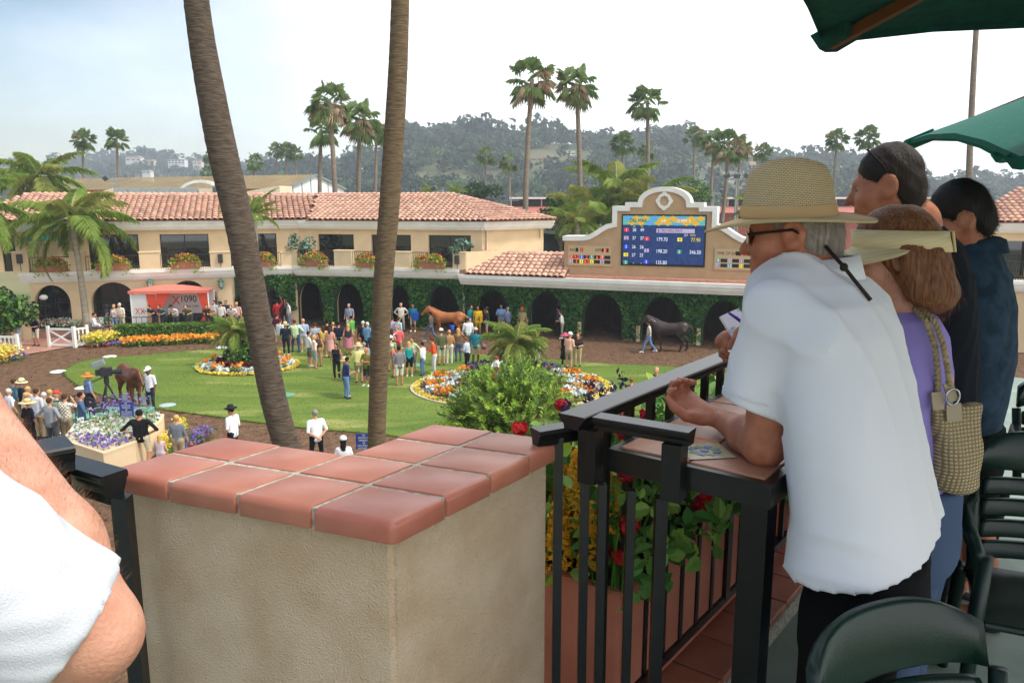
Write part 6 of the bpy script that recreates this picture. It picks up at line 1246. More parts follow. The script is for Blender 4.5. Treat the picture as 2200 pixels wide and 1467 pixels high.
PPL = [
 (598, 739, 'f', 'm_stand', -15, 1.76, '#5e1f35', CREAM, 'sS', 'b', None, 'man in maroon shirt and white shorts beside the leaning trunk'),
 (616, 764, 'f', 'm_stand', 5, 1.74, NAVY, '#23262e', 'sP', 'g', ('straw', '#d9c898', '#2a2420'), 'man in navy tee and dark trousers under a straw hat seen from behind'),
 (604, 752, 'f', 'm_stand', -30, 1.7, WHT, '#9fae90', 'sS', 'b', None, 'person in white shirt half hidden behind the straw-hatted man in navy'),
 (636, 758, 'f', 'm_hips', 5, 1.78, '#8fae7c', '#33496b', 'sPc', 'b', None, 'man in green check shirt and jeans with hands on hips'),
 (654, 757, 'f', 'm_stand', 0, 1.82, '#a9b8d6', CREAM, 'sS', 'n', None, 'bald man in pale blue shirt and white shorts'),
 (665, 788, 'f', 'm_fold', -60, 1.76, '#e2e2e4', '#6a6248', 'sS', 'k', None, 'man in white tee and camouflage shorts next to blonde in tank top'),
 (677, 793, 'f', 'f_stand_long', -70, 1.68, '#ece8e4', '#8c9aa8', 'nS', 'y', None, 'blonde woman in white tank top and denim shorts'),
 (686, 788, 'f', 'f_stand_long', 160, 1.68, '#5a4232', '#b89460', 'nS', 'k', None, 'woman in brown top and tan shorts beside the blonde in tank top', 1),
 (680, 765, 'f', 'm_stand', 30, 1.76, '#9aa2ae', KHAKI, 'sS', 'b', None, 'man in grey shirt behind the brown-topped woman'),
 (697, 767, 'f', 'f_stand_long', 20, 1.66, '#d8b25c', KHAKI, 'sS', 'b', None, 'woman in yellow top near the pink dress'),
 (711, 770, 'f', 'f_stand_long_skirt', -10, 1.66, '#d89a92', '#dba39a', 'nS', 'b', None, 'woman in a pink flowered dress'),
 (705, 757, 'f', 'm_stand', 0, 1.75, BLK, KHAKI, 'sP', 'k', None, 'man in black tee beyond the pink dress'),
 (718, 755, 'f', 'f_stand', 40, 1.6, '#c98a70', '#b9a58c', 'nS', 'y', None, 'curly blond woman behind the pink dress'),
 (730, 763, 'f', 'm_stand', 0, 1.78, '#20263a', '#c8bca0', 'sS', 'k', None, 'man in navy tee and sand shorts among the dresses'),
 (750, 764, 'f', 'f_stand_long_skirt', 10, 1.7, '#3a3438', '#c07a86', 'nS', 'y', None, 'blonde woman in pink skirt with dark backpack top'),
 (757, 747, 'f', 'm_face', 60, 1.78, '#58a048', '#c8bca0', 'sS', 'k', None, 'man in bright green shirt behind the blonde in pink skirt'),
 (752, 715, 'f', 'm_stand', 170, 1.8, '#8a90a0', CREAM, 'sS', 'g', None, 'balding man in grey check shirt and white shorts at the stalls'),
 (782, 762, 'f', 'm_stand', 20, 1.8, '#1c1d22', '#1c1d22', 'lP', 'w', None, 'white haired man in black suit'),
 (791, 764, 'f', 'm_stand', -30, 1.78, '#6f9cc0', '#28324a', 'lP', 'w', None, 'white haired man in light blue behind the black suit'),
 (772, 727, 'h', 'f_stand_long', 30, 1.66, '#b8a890', KHAKI, 'sS', 'r', None, 'woman with curly auburn hair reaching forward'),
 (725, 816, 'f', 'f_stand_long', 165, 1.7, '#20222a', '#20222a', 'nP', 'k', None, 'long haired woman in white tee under black overalls', 1),
 (744, 858, 'f', 'm_read', -60, 1.78, '#2e3564', '#6f88ac', 'sP', 'k', None, 'man in blue tee and jeans standing nearest on the lawn', 1),
 (749, 852, 'f', 'f_read', 110, 1.66, '#e2dde0', '#3d5478', 'sP', 'b', ('straw', '#dcc89a', '#b89468'), 'woman in white shirt and small straw hat facing the man in blue tee'),
 (772, 824, 'f', 'm_read', 5, 1.8, '#e0d68c', '#8a8468', 'sS', 'g', ('straw', '#d8c08c', '#c0a070'), 'man in yellow shirt and straw hat with white socks'),
 (790, 830, 'f', 'm_fold', 150, 1.74, '#8a7e3c', '#33322e', 'sS', 'n', None, 'bald man in olive print shirt beside the upright trunk', 1),
 (782, 738, 'h', 'm_stand', 40, 1.78, '#8a9a9c', '#5a6068', 'sP', 'g', None, 'grey haired man in patterned shirt behind the yellow shirt'),
 (844, 748, 'f', 'm_stand', 0, 1.76, '#b8a0c0', KHAKI, 'sP', 'b', None, 'man in lilac shirt right of the upright trunk'),
 (857, 750, 'f', 'm_stand', -40, 1.78, '#b9cfdc', KHAKI, 'sS', 'b', None, 'man in pale aqua tee beside the lilac shirt'),
 (856, 772, 'f', 'm_stand', 5, 1.74, '#e8606a', KHAKI, 'sS', 'n', None, 'bald man in coral polo shirt', 1),
 (843, 776, 'f', 'f_up_long', 20, 1.68, '#d4d6de', JEAN, 'nP', 'b', None, 'woman waving with one arm raised'),
 (841, 800, 'f', 'm_stand', -10, 1.74, '#8fb070', KHAKI, 'sS', 'b', ('cap', '#ececec', '#ececec'), 'person in a white cap beside the upright trunk'),
 (851, 790, 'f', 'f_stand_long', 160, 1.64, '#8c3a3a', '#7a3436', 'sP', 'k', None, 'dark haired woman behind the white cap'),
 (848, 812, 'f', 'f_read', 90, 1.6, '#c86a5c', '#b05a50', 'sS', 'w', None, 'older woman in red print shirt next to the black and white check'),
 (859, 830, 'f', 'm_stand', 20, 1.8, '#4a4a4e', CREAM, 'sSc', 'k', None, 'man in black and white checked shirt and white shorts', 1),
 (880, 810, 'f', 'f_stand_long', 10, 1.68, '#1f9a9c', '#1c1c20', 'nS', 'y', None, 'blonde woman in turquoise top and black leggings'),
 (888, 799, 'f', 'f_hips', 150, 1.68, '#c9d49a', '#56657e', 'sS', 'b', None, 'woman in pale green shirt and denim skirt by the turquoise top'),
 (909, 808, 'f', 'm_stand', 70, 1.6, '#e4e4e8', '#5a7ba0', 'sP', 'k', None, 'boy in white tee and jeans'),
 (934, 804, 'f', 'm_read', 100, 1.76, '#e05a30', '#e2e0da', 'lP', 'b', ('cap', '#6a3a2a', '#6a3a2a'), 'man in orange shirt and white trousers'),
 (949, 786, 'f', 'm_stand', 15, 1.84, '#5c6240', '#cfc6b0', 'sS', 'b', ('cap', '#e0ded8', '#e0ded8'), 'man in olive tee and white cap'),
 (966, 781, 'f', 'f_stand', 5, 1.7, '#b0865a', '#e4e2dc', 'lP', 'y', None, 'woman in patterned brown jacket and white flared trousers'),
 (985, 777, 'f', 'f_face_long', 10, 1.72, '#7a5a44', '#46608a', 'sP', 'y', None, 'long haired blonde in jeans shading her eyes'),
 (1005, 799, 'f', 'f_read', 60, 1.68, '#b9c4d0', '#1a1b20', 'lP', 'r', None, 'woman in pale blue blazer and black trousers reading'),
 (1006, 752, 'f', 'm_stand', 10, 1.78, '#e0dfe4', '#66705c', 'lP', 'b', None, 'man in white dress shirt behind the teal polo'),
 (1022, 783, 'f', 'm_stand', -10, 1.82, '#1f7a90', '#b8aa84', 'sS', 'n', ('cap', '#c8c0a8', '#c8c0a8'), 'man in teal polo and khaki shorts with a green helmet', 3),
 (926, 734, 'f', 'm_walk', 75, 1.74, '#5c564c', '#5a6c88', 'sP', 'k', None, 'groom in grey tee and jeans leading the chestnut horse', 2),
 (1011, 718, 'f', 'm_stand', -120, 1.78, '#1f7a88', '#d8d4c8', 'sP', 'k', None, 'man in teal shirt and white trousers by the stall pier', 1),
 (1027, 719, 'f', 'm_stand', 180, 1.74, '#e2b41e', '#c9a030', 'sS', 'k', None, 'handler in yellow bib by the stall pier', 2),
 (1047, 724, 'f', 'm_face', 80, 1.76, '#26272c', '#9a948a', 'sS', 'k', ('cap', '#3a3a3e', '#3a3a3e'), 'man in black shirt and dark cap hand to face', 1),
 (1077, 716, 'f', 'm_fold', 170, 1.78, '#4a78b0', '#b09a70', 'sPc', 'k', None, 'man in blue aloha shirt in the stall arch', 1),
 (1091, 722, 'f', 'm_stand', 40, 1.74, '#5a6480', '#4a4f5c', 'lP', 'g', None, 'grey haired man in slate jacket in the stall arch'),
 (1122, 722, 'f', 'm_stand', 150, 1.72, '#a8966c', '#2c2a2a', 'sS', 'k', ('cap', '#d84a40', '#d84a40'), 'man in tan shirt and red cap behind the pygmy palm', 2),
 (1200, 722, 'f', 'm_up', 70, 1.76, '#4a4650', '#2a2a2e', 'lP', 'k', None, 'man in dark shirt reaching up in the stall arch', 2),
 (1208, 728, 'f', 'f_read', 80, 1.66, '#e0e0da', '#9a9484', 'sP', 'b', None, 'woman in white shirt and grey skirt holding a programme in the stall arch'),
 (1213, 788, 'f', 'f_stand_skirt', -20, 1.66, '#1c1a1e', '#1a191d', 'nP', 'b', ('wide', '#e0607c', '#c04060'), 'woman in black dress and pink hat', 0),
 (1221, 793, 'f', 'm_read', -40, 1.78, '#e0b49a', '#9a9274', 'sS', 'n', ('cap', '#ecebe6', '#ecebe6'), 'man in peach polo and khaki shorts with white cap'),
 (1241, 788, 'f', 'f_read', 170, 1.7, '#3a302e', '#b8aa80', 'sP', 'r', None, 'woman in dark brown top and khaki trousers holding a programme'),
 (1127, 782, 'f', 'm_stand', 0, 1.8, '#5a4a40', '#dcd8cc', 'sP', 'k', None, 'man in brown shirt and white trousers behind the pygmy palm'),
 (1154, 784, 'f', 'f_stand', 20, 1.68, '#3a3230', '#cfc8b8', 'sP', 'y', None, 'woman in pale trousers behind the pygmy palm'),
 (1073, 786, 'f', 'm_stand', 160, 1.76, '#e07050', '#e6e2dc', 'sS', 'k', None, 'man in white shorts behind the jockey statuette'),
 (863, 712, 'f', 'm_hips', 175, 1.78, '#dcd4c4', '#b0a488', 'lP', 'n', None, 'balding man in cream shirt with hands on hips at the stalls'),
 (888, 713, 'f', 'm_stand', 170, 1.74, '#28729a', '#b8ae9a', 'sS', 'k', None, 'man in teal shirt carrying blue silks at the stalls', 2),
 (622, 706, 'f', 'm_stand', 120, 1.78, '#e6e6e8', '#6a80a0', 'sP', 'k', None, 'man in white tee and jeans holding a dark horse'),
 (598, 704, 'f', 'm_up', 0, 1.76, '#b8303a', '#c03038', 'lP', 'k', None, 'person in red and white silks lifting an arm', 1),
 (1393, 758, 'f', 'm_walk', 80, 1.74, '#c8c4b4', '#6a88b0', 'sP', 'k', ('cap', '#3a2e28', '#3a2e28'), 'groom in pale print shirt and jeans leading the dark horse', 2),
 (327, 884, 'f', 'm_stand', 160, 1.76, '#ece8ee', '#2c3446', 'sP', 'k', ('cap', '#ecebee', '#7a2a3a'), 'groom in white tee and cap holding the bay horse', 3),
 (196, 897, 'f', 'f_stand_skirt', -40, 1.72, '#7890b8', '#1e2638', 'sS', 'b', ('wide', '#c8853c', '#a8682c'), 'woman in denim shirt and navy skirt under an orange straw hat'),
 (1411, 792, 'h', 'm_stand', 150, 1.8, '#1c1d22', '#1c1d22', 'lP', 'n', None, 'bald man with dark glasses and black jacket beyond the rail'),
 (1357, 815, 'h', 'm_stand', 0, 1.55, '#5a2030', '#30343c', 'sP', 'r', None, 'child with brown hair just above the rail'),
 (1535, 800, 'h', 'm_stand', 0, 1.76, '#a8bcd8', '#a89a7c', 'sS', 'b', None, 'man in light blue shirt seen through the rail'),
 (497, 877, 'h', 'm_stand', 70, 1.8, '#ecebec', '#1e2026', 'sP', 'k', ('stetson', '#26282c', '#1a1a1c'), 'guard in white shirt and black hat', 1),
 (677, 884, 'h', 'm_behind', 35, 1.82, '#ecebec', '#1c1e22', 'sP', 'g', None, 'grey haired guard in white shirt with hands clasped behind'),
 (737, 943, 'h', 'f_stand_long', 10, 1.66, '#e2e0e0', JEAN, 'sP', 'k', ('cap', '#e6dcd8', '#e6dcd8'), 'person in white cap just over the pier'),
 (298, 884, 'h', 'm_hips', 5, 1.84, '#1b1a1e', '#c8bca0', 'sS', 'k', None, 'broad man in black shirt and khaki shorts by the planter', 1, 1.12),
 (378, 895, 'h', 'f_stand', 0, 1.68, '#70767c', KHAKI, 'sS', 'y', None, 'woman in grey tee with short fair hair by the pier cap'),
 (342, 936, 'h', 'f_stand_long', 0, 1.2, '#c8b8c0', '#c8b8c0', 'nS', 'y', None, 'little girl with long fair hair between the two adults'),
 (28, 817, 'h', 'm_stand', -40, 1.78, '#4a7a8c', KHAKI, 'sP', 'b', None, 'brown haired man in teal in the left crowd'),
 (44, 819, 'h', 'm_stand', -50, 1.76, '#1f2438', KHAKI, 'sP', 'g', ('straw', '#e0d2a0', '#2a2420'), 'man in navy shirt and straw boater in the left crowd'),
 (17, 838, 'h', 'f_stand', -30, 1.62, '#dedde4', KHAKI, 'sP', 'w', None, 'white haired woman in white tee at the picture edge'),
 (58, 833, 'h', 'f_stand', -20, 1.62, '#c8b0a0', KHAKI, 'sP', 'y', None, 'blond head behind the straw sunhat in the left crowd'),
 (54, 846, 'h', 'f_stand', -30, 1.6, '#d8c8c0', KHAKI, 'sP', 'y', None, 'fair haired woman above the straw sunhat in the left crowd'),
 (57, 862, 'h', 'f_stand', -20, 1.68, '#1c1a20', BLK, 'sP', 'b', ('wide', '#d8c082', '#4a3a28'), 'woman in black under a broad straw sunhat'),
 (76, 838, 'h', 'm_stand', -20, 1.8, '#d4d8de', KHAKI, 'sP', 'b', None, 'man in white shirt beside the straw sunhat'),
 (104, 858, 'h', 'm_hips', -15, 1.8, '#8e9096', '#4a4c54', 'sP', 'b', None, 'man in grey tee leaning on the iron fence'),
 (105, 840, 'h', 'f_stand', -20, 1.64, '#c8b8a4', KHAKI, 'sP', 'y', None, 'blond woman beyond the man in grey tee'),
 (93, 846, 'h', 'm_stand', 0, 1.66, '#b8c0b0', KHAKI, 'sP', 'w', None, 'white haired man between white shirt and grey tee'),
 (119, 844, 'h', 'm_stand', -30, 1.7, '#a8c0a0', KHAKI, 'sP', 'w', ('cap', '#d84838', '#d84838'), 'person in a bright red cap in the left crowd'),
 (137, 850, 'h', 'm_face', -10, 1.76, '#9a9484', KHAKI, 'sPc', 'b', None, 'man in mottled shirt shading his eyes'),
 (171, 846, 'h', 'm_fold', -60, 1.78, '#4a6484', '#3a4a64', 'lP', 'k', None, 'man in blue denim shirt and sunglasses beside the orange hat'),
 (80, 744, 'f', 'm_read', 165, 1.78, '#1c2032', '#cfc8b8', 'sS', 'n', None, 'man in navy polo and white shorts by the crossed gate', 1),
 (43, 753, 'f', 'f_stand', -60, 1.68, '#a8b4c8', '#b8bcc8', 'lP', 'g', ('cap', '#c8c0b0', '#c8c0b0'), 'woman in pale blue with a cap by the white pickets'),
 (205, 722, 'f', 'm_sit', -70, 1.76, '#dcdde4', '#5a5c64', 'lP', 'k', None, 'man in white shirt sitting on the flower wall', 1, 1.0, .35),
 (232, 717, 'f', 'm_sit', -90, 1.78, '#2e5a48', '#8a7e68', 'sS', 'k', ('cap', '#2a3050', '#2a3050'), 'man in green polo and cap sitting by the fence', 1, 1.0, .35),
 (250, 714, 'f', 'f_stand', 175, 1.64, '#d8c8bc', '#8aa0b8', 'sP', 'y', None, 'blonde woman in cream top at the iron fence', 0, 1.0, .42),
 (265, 714, 'f', 'm_read', 160, 1.74, '#e0dcc8', '#c8bca0', 'sP', 'w', None, 'white haired man in cream shirt at the iron fence', 0, 1.0, .42),
]
bl = [(333, '#3a4050', 'k', 'man in dark jacket bent over the fence before the booth'), (354, '#3a6a74', 'k', 'man in teal print shirt writing at the fence'), (378, '#cfccc4', 'k', 'man in pale shirt and cap bent over the fence'), (408, '#6a6a4c', 'k', 'man in dark print shirt in the middle of the booth front'), (450, '#4a4034', 'k', 'man in brown shirt by the end curtain of the booth'), (461, '#b0a088', 'n', 'balding man in beige next to the brown shirt'), (478, '#d8d2c8', 'k', 'man in cream shirt and cap beyond the booth'), (489, '#22283c', 'b', 'man in navy polo beyond the booth'), (502, '#dcdce0', 'k', 'man in white shirt by the leaning trunk'), (463, '#c8ccd8', 'k', 'man in white behind the balding one at the booth end'), (512, '#c8a090', 'y', 'blonde woman in peach beside the leaning trunk')]
for i, (px, c, h, lb) in enumerate(bl): PPL.append((px, 712 if i not in (7, 9) else 707, 'f', 'm_lean' if i < 6 or i == 8 else 'm_stand', 175 + (i * 37 % 30) - 15, 1.74, c, '#4a4c54', 'sP', h, ('cap', '#26282e', '#26282e') if i in (2, 6) else None, lb, i % 3 == 1, 1.0, .42))
for t in PPL: person(*t)

# ================================================================ horses
def horse(key, walk, headlow=0.0):
    f = Fig((-1.5, -.5, -.03), (1.95, .5, 2.35), .03); L_ = f.limb
    L_((-.55, 0, 1.24), (.45, 0, 1.2), .31, .33, 0, .1, flat=((0, 1, 0), .82)); f.ball((.6, 0, 1.2), (.26, .24, .33), 0, .1); f.ball((-.7, 0, 1.28), (.37, .27, .34), 0, .1); f.ball((.42, 0, 1.45), (.3, .12, .16), 0, .1)
    nz = Vector((1.2, 0, 1.86 - headlow)); L_((.66, 0, 1.32), nz, .25, .135, 0, .1, flat=((0, 1, 0), .62)); hd = nz + Vector((.40, 0, -.36)); L_(nz + Vector((.02, 0, .03)), hd, .135, .072, 0, .05, flat=((0, 1, 0), .72)); f.ball(nz + Vector((.08, 0, -.12)), (.13, .08, .14), 0, .05); f.ball(hd, (.085, .07, .075), 2 if key == 'chestnut' else 1, .03)
    for s in (-1, 1): L_(nz + Vector((-.03, s * .06, .1)), nz + Vector((-.01, s * .075, .24)), .035, .012, 0, .02)
    mv = Vector((-.1, 0, .12)); L_((.5, 0, 1.6), nz + mv, .07, .06, 1 if key != 'chestnut' else 0, .03, flat=((0, 1, 0), .5)); L_(nz + Vector((.02, 0, .12)), nz + Vector((.16, 0, 0)), .05, .03, 1 if key != 'chestnut' else 2, .02); L_((-1.02, 0, 1.42), (-1.2, 0, 1.2), .06, .07, 1, .03); L_((-1.2, 0, 1.2), (-1.25, 0, .55), .08, .05, 1, .03)
    offs_ = {('f', -1): .26, ('f', 1): -.18, ('h', -1): -.12, ('h', 1): .24} if walk else {('f', -1): .05, ('f', 1): -.03, ('h', -1): -.05, ('h', 1): .08}
    low = 1 if key != 'chestnut' else 0
    for s in (-1, 1):
        d = offs_[('f', s)]; a = (.55, s * .14, 1.08); k_ = (.6 + d * .55, s * .13, .6); an = (.57 + d, s * .13, .17); L_(a, k_, .13, .075, 0, .06); L_(k_, an, .062, .045, low, .03); L_(an, (.63 + d, s * .13, .045), .05, .062, 1, .02)
        d = offs_[('h', s)]; a = (-.72, s * .15, 1.12); st = (-.58 + d * .3, s * .16, .92); hk = (-.92 + d * .7, s * .14, .56); an = (-.86 + d, s * .14, .17); L_(a, st, .2, .14, 0, .08); L_(st, hk, .13, .07, 0, .05); L_(hk, an, .06, .047, low, .03); L_(an, (-.8 + d, s * .14, .045), .05, .062, 1, .02)
        if key in ('bay', 'dark'): f.limb((an[0], an[1], .14), (an[0] - .02, an[1], .36), .062, .062, 2, .01)
    if key == 'chestnut': f.paint(lambda X, Y, Z, L: (np.abs(Y) < .035) & (X > 1.26) & (Z > 1.5) & (X + Z > 3.05), 2)
    return f.mesh('horse_' + key, [m_white] * 3)
m_hm = {'bay': ('#5c3018', '#1e1614'), 'chestnut': ('#92562c', '#7a4422'), 'dark': ('#2a1e1a', '#141112')}
def put_horse(key, p, rot, s, walk, label, low=0.0):
    me = horse(key, walk, low); me.materials.clear()
    me.materials.append(mat('coat ' + key, hexc(m_hm[key][0]), .38, [q * 1.5 for q in hexc(m_hm[key][0])], ns=1.6, spec=.4)); me.materials.append(mat('points ' + key, hexc(m_hm[key][1]), .6)); me.materials.append(mat('horse white', hexc('#dcd8d0'), .8))
    o = bpy.data.objects.new('horse', me); COL.objects.link(o); o.location = p; o.rotation_euler = (0, 0, math.radians(rot)); o.scale = (s, s, s); tag(o, label, 'horse', 'racehorses'); hl = MB()
    nz = Vector((1.2, 0, 1.86 - low)); 
    for t in (.25, .62): c = nz.lerp(nz + Vector((.40, 0, -.36)), t); n = 12; r = .128 - .06 * t; ax = Vector((.7, 0, .7)); hl.tube([c + ax * (r * 1.05 * math.cos(2 * math.pi * i / n)) + Vector((0, r * .85 * math.sin(2 * math.pi * i / n), 0)) for i in range(n + 1)], .012, 5)
    hl.build('bridle', m_dark, o); return o
put_horse('bay', G(284, 872), -48, 1.0, False, 'bay horse with white hind wraps beside the lawn tip', .35)
put_horse('chestnut', G(963, 724), 176, .95, True, 'chestnut horse with white blaze walking past the stalls', .1)
put_horse('dark', G(1436, 754), 172, 1.0, True, 'dark bay horse with white leg wraps walking under the scoreboard', .1)
put_horse('dark', G(611, 702), -70, .95, False, 'dark horse standing by the wing corner with a handler')
# small things carried
def held(name, o, label, cat): o.name = name; tag(o, label, cat); return o
mb = MB(); mb.ell((0, 0, 0), (.15, .17, .15)); o = mb.build('riding_helmet', mat('helmet green', hexc('#1f8a74'), .3, hexc('#8a1f3a'), ns=3), None, True); p = G(1022, 783); o.location = (p.x + .42, p.y - .2, .92); tag(o, 'shiny green riding helmet held by the man in teal polo', 'helmet')
mb = MB(); mb.rbox(-.2, .2, -.02, .02, 0, .5, .01); o = mb.build('bib_number', mat('bib yellow', hexc('#e2b41e'), .7)); p = G(1027, 719); o.location = (p.x + .05, p.y - .22, .75); tag(o, 'yellow saddle cloth with the number four', 'saddle cloth'); text_obj('lettering', '4', .42, m_ink, o, (0, -.03, .1), align='CENTER')
mb = MB(); mb.lathe([(.13, 0), (.16, .32), (.15, .32), (.12, .02), (0, .02)], 14); o = mb.build('blue_bucket', mat('bucket blue', hexc('#1f3fa0'), .4), None, True); p = G(973, 722); o.location = (p.x, p.y - .6, .45); tag(o, 'bright blue bucket beside the chestnut horse', 'bucket')
mb = MB(); mb.rbox(-.17, .17, -.03, .05, 0, .5, .03); o = mb.build('blue_silks', mat('silks blue', hexc('#1f50b0'), .5)); p = G(888, 713); o.location = (p.x + .2, p.y - .26, .75); tag(o, 'blue silks folded over the arm of the man in teal shirt', 'silks')

# ================================================================ the terrace we stand on
DZ = H - 1.70; ZS = H - .65; ZP = H - .64; ZR = H - .55
m_iron2 = mat('painted black steel', (.0035, .004, .0042), .32, (.007, .0075, .008), ns=25, spec=.5)
m_ftile = mat('terracotta cap tile', hexc('#a3624d'), .34, hexc('#ae6e59'), ns=9, nd=9, rnd=.08, bump=.008, bs=220, spec=.6)
m_grout = mat('grey grout', hexc('#bdb9aa'), .95, hexc('#928e80'), ns=60, bump=.03, bs=200)
def stucco_mat(name, c1, c2, sc, st):
    m = mat(name, hexc(c1), .95, hexc(c2), ns=7, nd=6); N, L = m.node_tree.nodes, m.node_tree.links; tc = N.new('ShaderNodeTexCoord'); n1 = N.new('ShaderNodeTexNoise'); n1.inputs['Scale'].default_value = sc; n1.inputs['Detail'].default_value = 6; n1.inputs['Roughness'].default_value = .6
    v = N.new('ShaderNodeTexVoronoi'); v.inputs['Scale'].default_value = sc * .9; v.feature = 'SMOOTH_F1'; ad = N.new('ShaderNodeMath'); ad.operation = 'ADD'; bp = N.new('ShaderNodeBump'); bp.inputs['Strength'].default_value = st; bp.inputs['Distance'].default_value = .006
    L.new(tc.outputs['Object'], n1.inputs['Vector']); L.new(tc.outputs['Object'], v.inputs['Vector']); L.new(n1.outputs['Fac'], ad.inputs[0]); L.new(v.outputs['Distance'], ad.inputs[1]); L.new(ad.outputs[0], bp.inputs['Height']); L.new(bp.outputs['Normal'], N['Principled BSDF'].inputs['Normal']); return m
m_pier = stucco_mat('pier stucco', '#dac3a6', '#cbb090', 260, 1.0)
m_deck = mat('green deck paint', hexc('#6f8074'), .55, hexc('#84938a'), ns=5, nd=8, bump=.01, bs=90, spec=.4)
# rail line in plan
C0 = G(1248, 880, ZR); Q = G(1585, 748, ZR); rd = Vector((Q.x - C0.x, Q.y - C0.y, 0)).normalized(); rn = Vector((rd.y, -rd.x, 0))      # rn points to the people's side
sl_poly = [(C0 + rn * -.12 - rd * .2), (C0 + rd * 7 - rn * .12), (C0 + rd * 7 + rn * 6), (Vector((-4, -3, 0))), (Vector((-4, 2.2, 0))), (Vector((-.9, 1.95, 0)))]
mb = MB(); pts = [(p.x, p.y) for p in sl_poly]; ar = sum(pts[i][0] * pts[(i + 1) % 6][1] - pts[(i + 1) % 6][0] * pts[i][1] for i in range(6)); mb.slab(pts if ar > 0 else pts[::-1], DZ - .3, DZ); tag(mb.build('terrace_floor', m_deck), kind='structure')
# quarry tile kerb under the rail: single tiles
kb = empty('tiled_kerb', C0 + Vector((0, 0, DZ - C0.z)), math.atan2(rd.y, rd.x), 'red quarry tile kerb along the foot of the rail', 'kerb'); mbk = MB(); mbk.box(-.2, 6.8, -.175, .265, 0, .07); mbk.build('bed', m_grout, kb); tm = MB(); tm.rbox(0, .205, 0, .205, 0, .022, .005); t0 = tm.build('tile', m_ftile, kb); t0.location = (-.2, -.168, .068)
for i in range(32):
    for j in range(2):
        if i or j: child_copy(t0, kb, (-.2 + i * .215, -.168 + j * .215, .068 + random.uniform(0, .002)))

# ---- pier with tiled cap
F_ = G(845, 1124, ZP); L_ = G(222, 1010, ZP); R_ = G(1212, 943, ZP); F2, L2, R2 = (Vector((p.x, p.y)) for p in (F_, L_, R_)); uu = (L2 - F2) / 4; ww = (R2 - F2) / 4
def gp2(i, j): return F2 + uu * i + ww * j
PR = empty('tiled_pier', (F_.x, F_.y, DZ), 0, 'stucco pier with terracotta tiled cap in front of the camera', 'pier'); o0 = Vector((F_.x, F_.y))
def inset(poly, d):
    n = len(poly); r = []
    for i in range(n):
        a, b, c = poly[i - 1], poly[i], poly[(i + 1) % n]; t1 = (b - a).normalized(); t2 = (c - b).normalized(); n1 = Vector((-t1.y, t1.x)); n2 = Vector((-t2.y, t2.x)); r.append(b + (n1 + n2) / (1 + n1.dot(n2)) * d)
    return r
out2 = [gp2(0, 0), gp2(0, 4), gp2(2, 4), gp2(2, 2), gp2(4, 2), gp2(4, 0)]; ar = sum(out2[i].cross(out2[(i + 1) % 6]) if hasattr(out2[i], 'cross') else 0 for i in range(6))
if sum(out2[i].x * out2[(i + 1) % 6].y - out2[(i + 1) % 6].x * out2[i].y for i in range(6)) < 0: out2 = out2[::-1]
hcap = ZP - DZ; bi = inset(out2, .028); bm = bmesh.new(); vb = [bm.verts.new((p.x - o0.x, p.y - o0.y, 0)) for p in bi]; vt = [bm.verts.new((p.x - o0.x, p.y - o0.y, hcap - .05)) for p in bi]
for i in range(6): bm.faces.new((vb[i], vb[(i + 1) % 6], vt[(i + 1) % 6], vt[i]))
bmesh.ops.bevel(bm, geom=[e for e in bm.edges if abs(e.verts[0].co.z - e.verts[1].co.z) > .5], offset=.012, segments=3, affect='EDGES'); me = bpy.data.meshes.new('body'); bm.to_mesh(me); bm.free(); me.materials.append(m_pier); link(bpy.data.objects.new('body', me), PR)
gi = inset(out2, .010); mb = MB(); mb.slab([(p.x - o0.x, p.y - o0.y) for p in gi], hcap - .05, hcap - .0035); mb.build('grout', m_grout, PR)
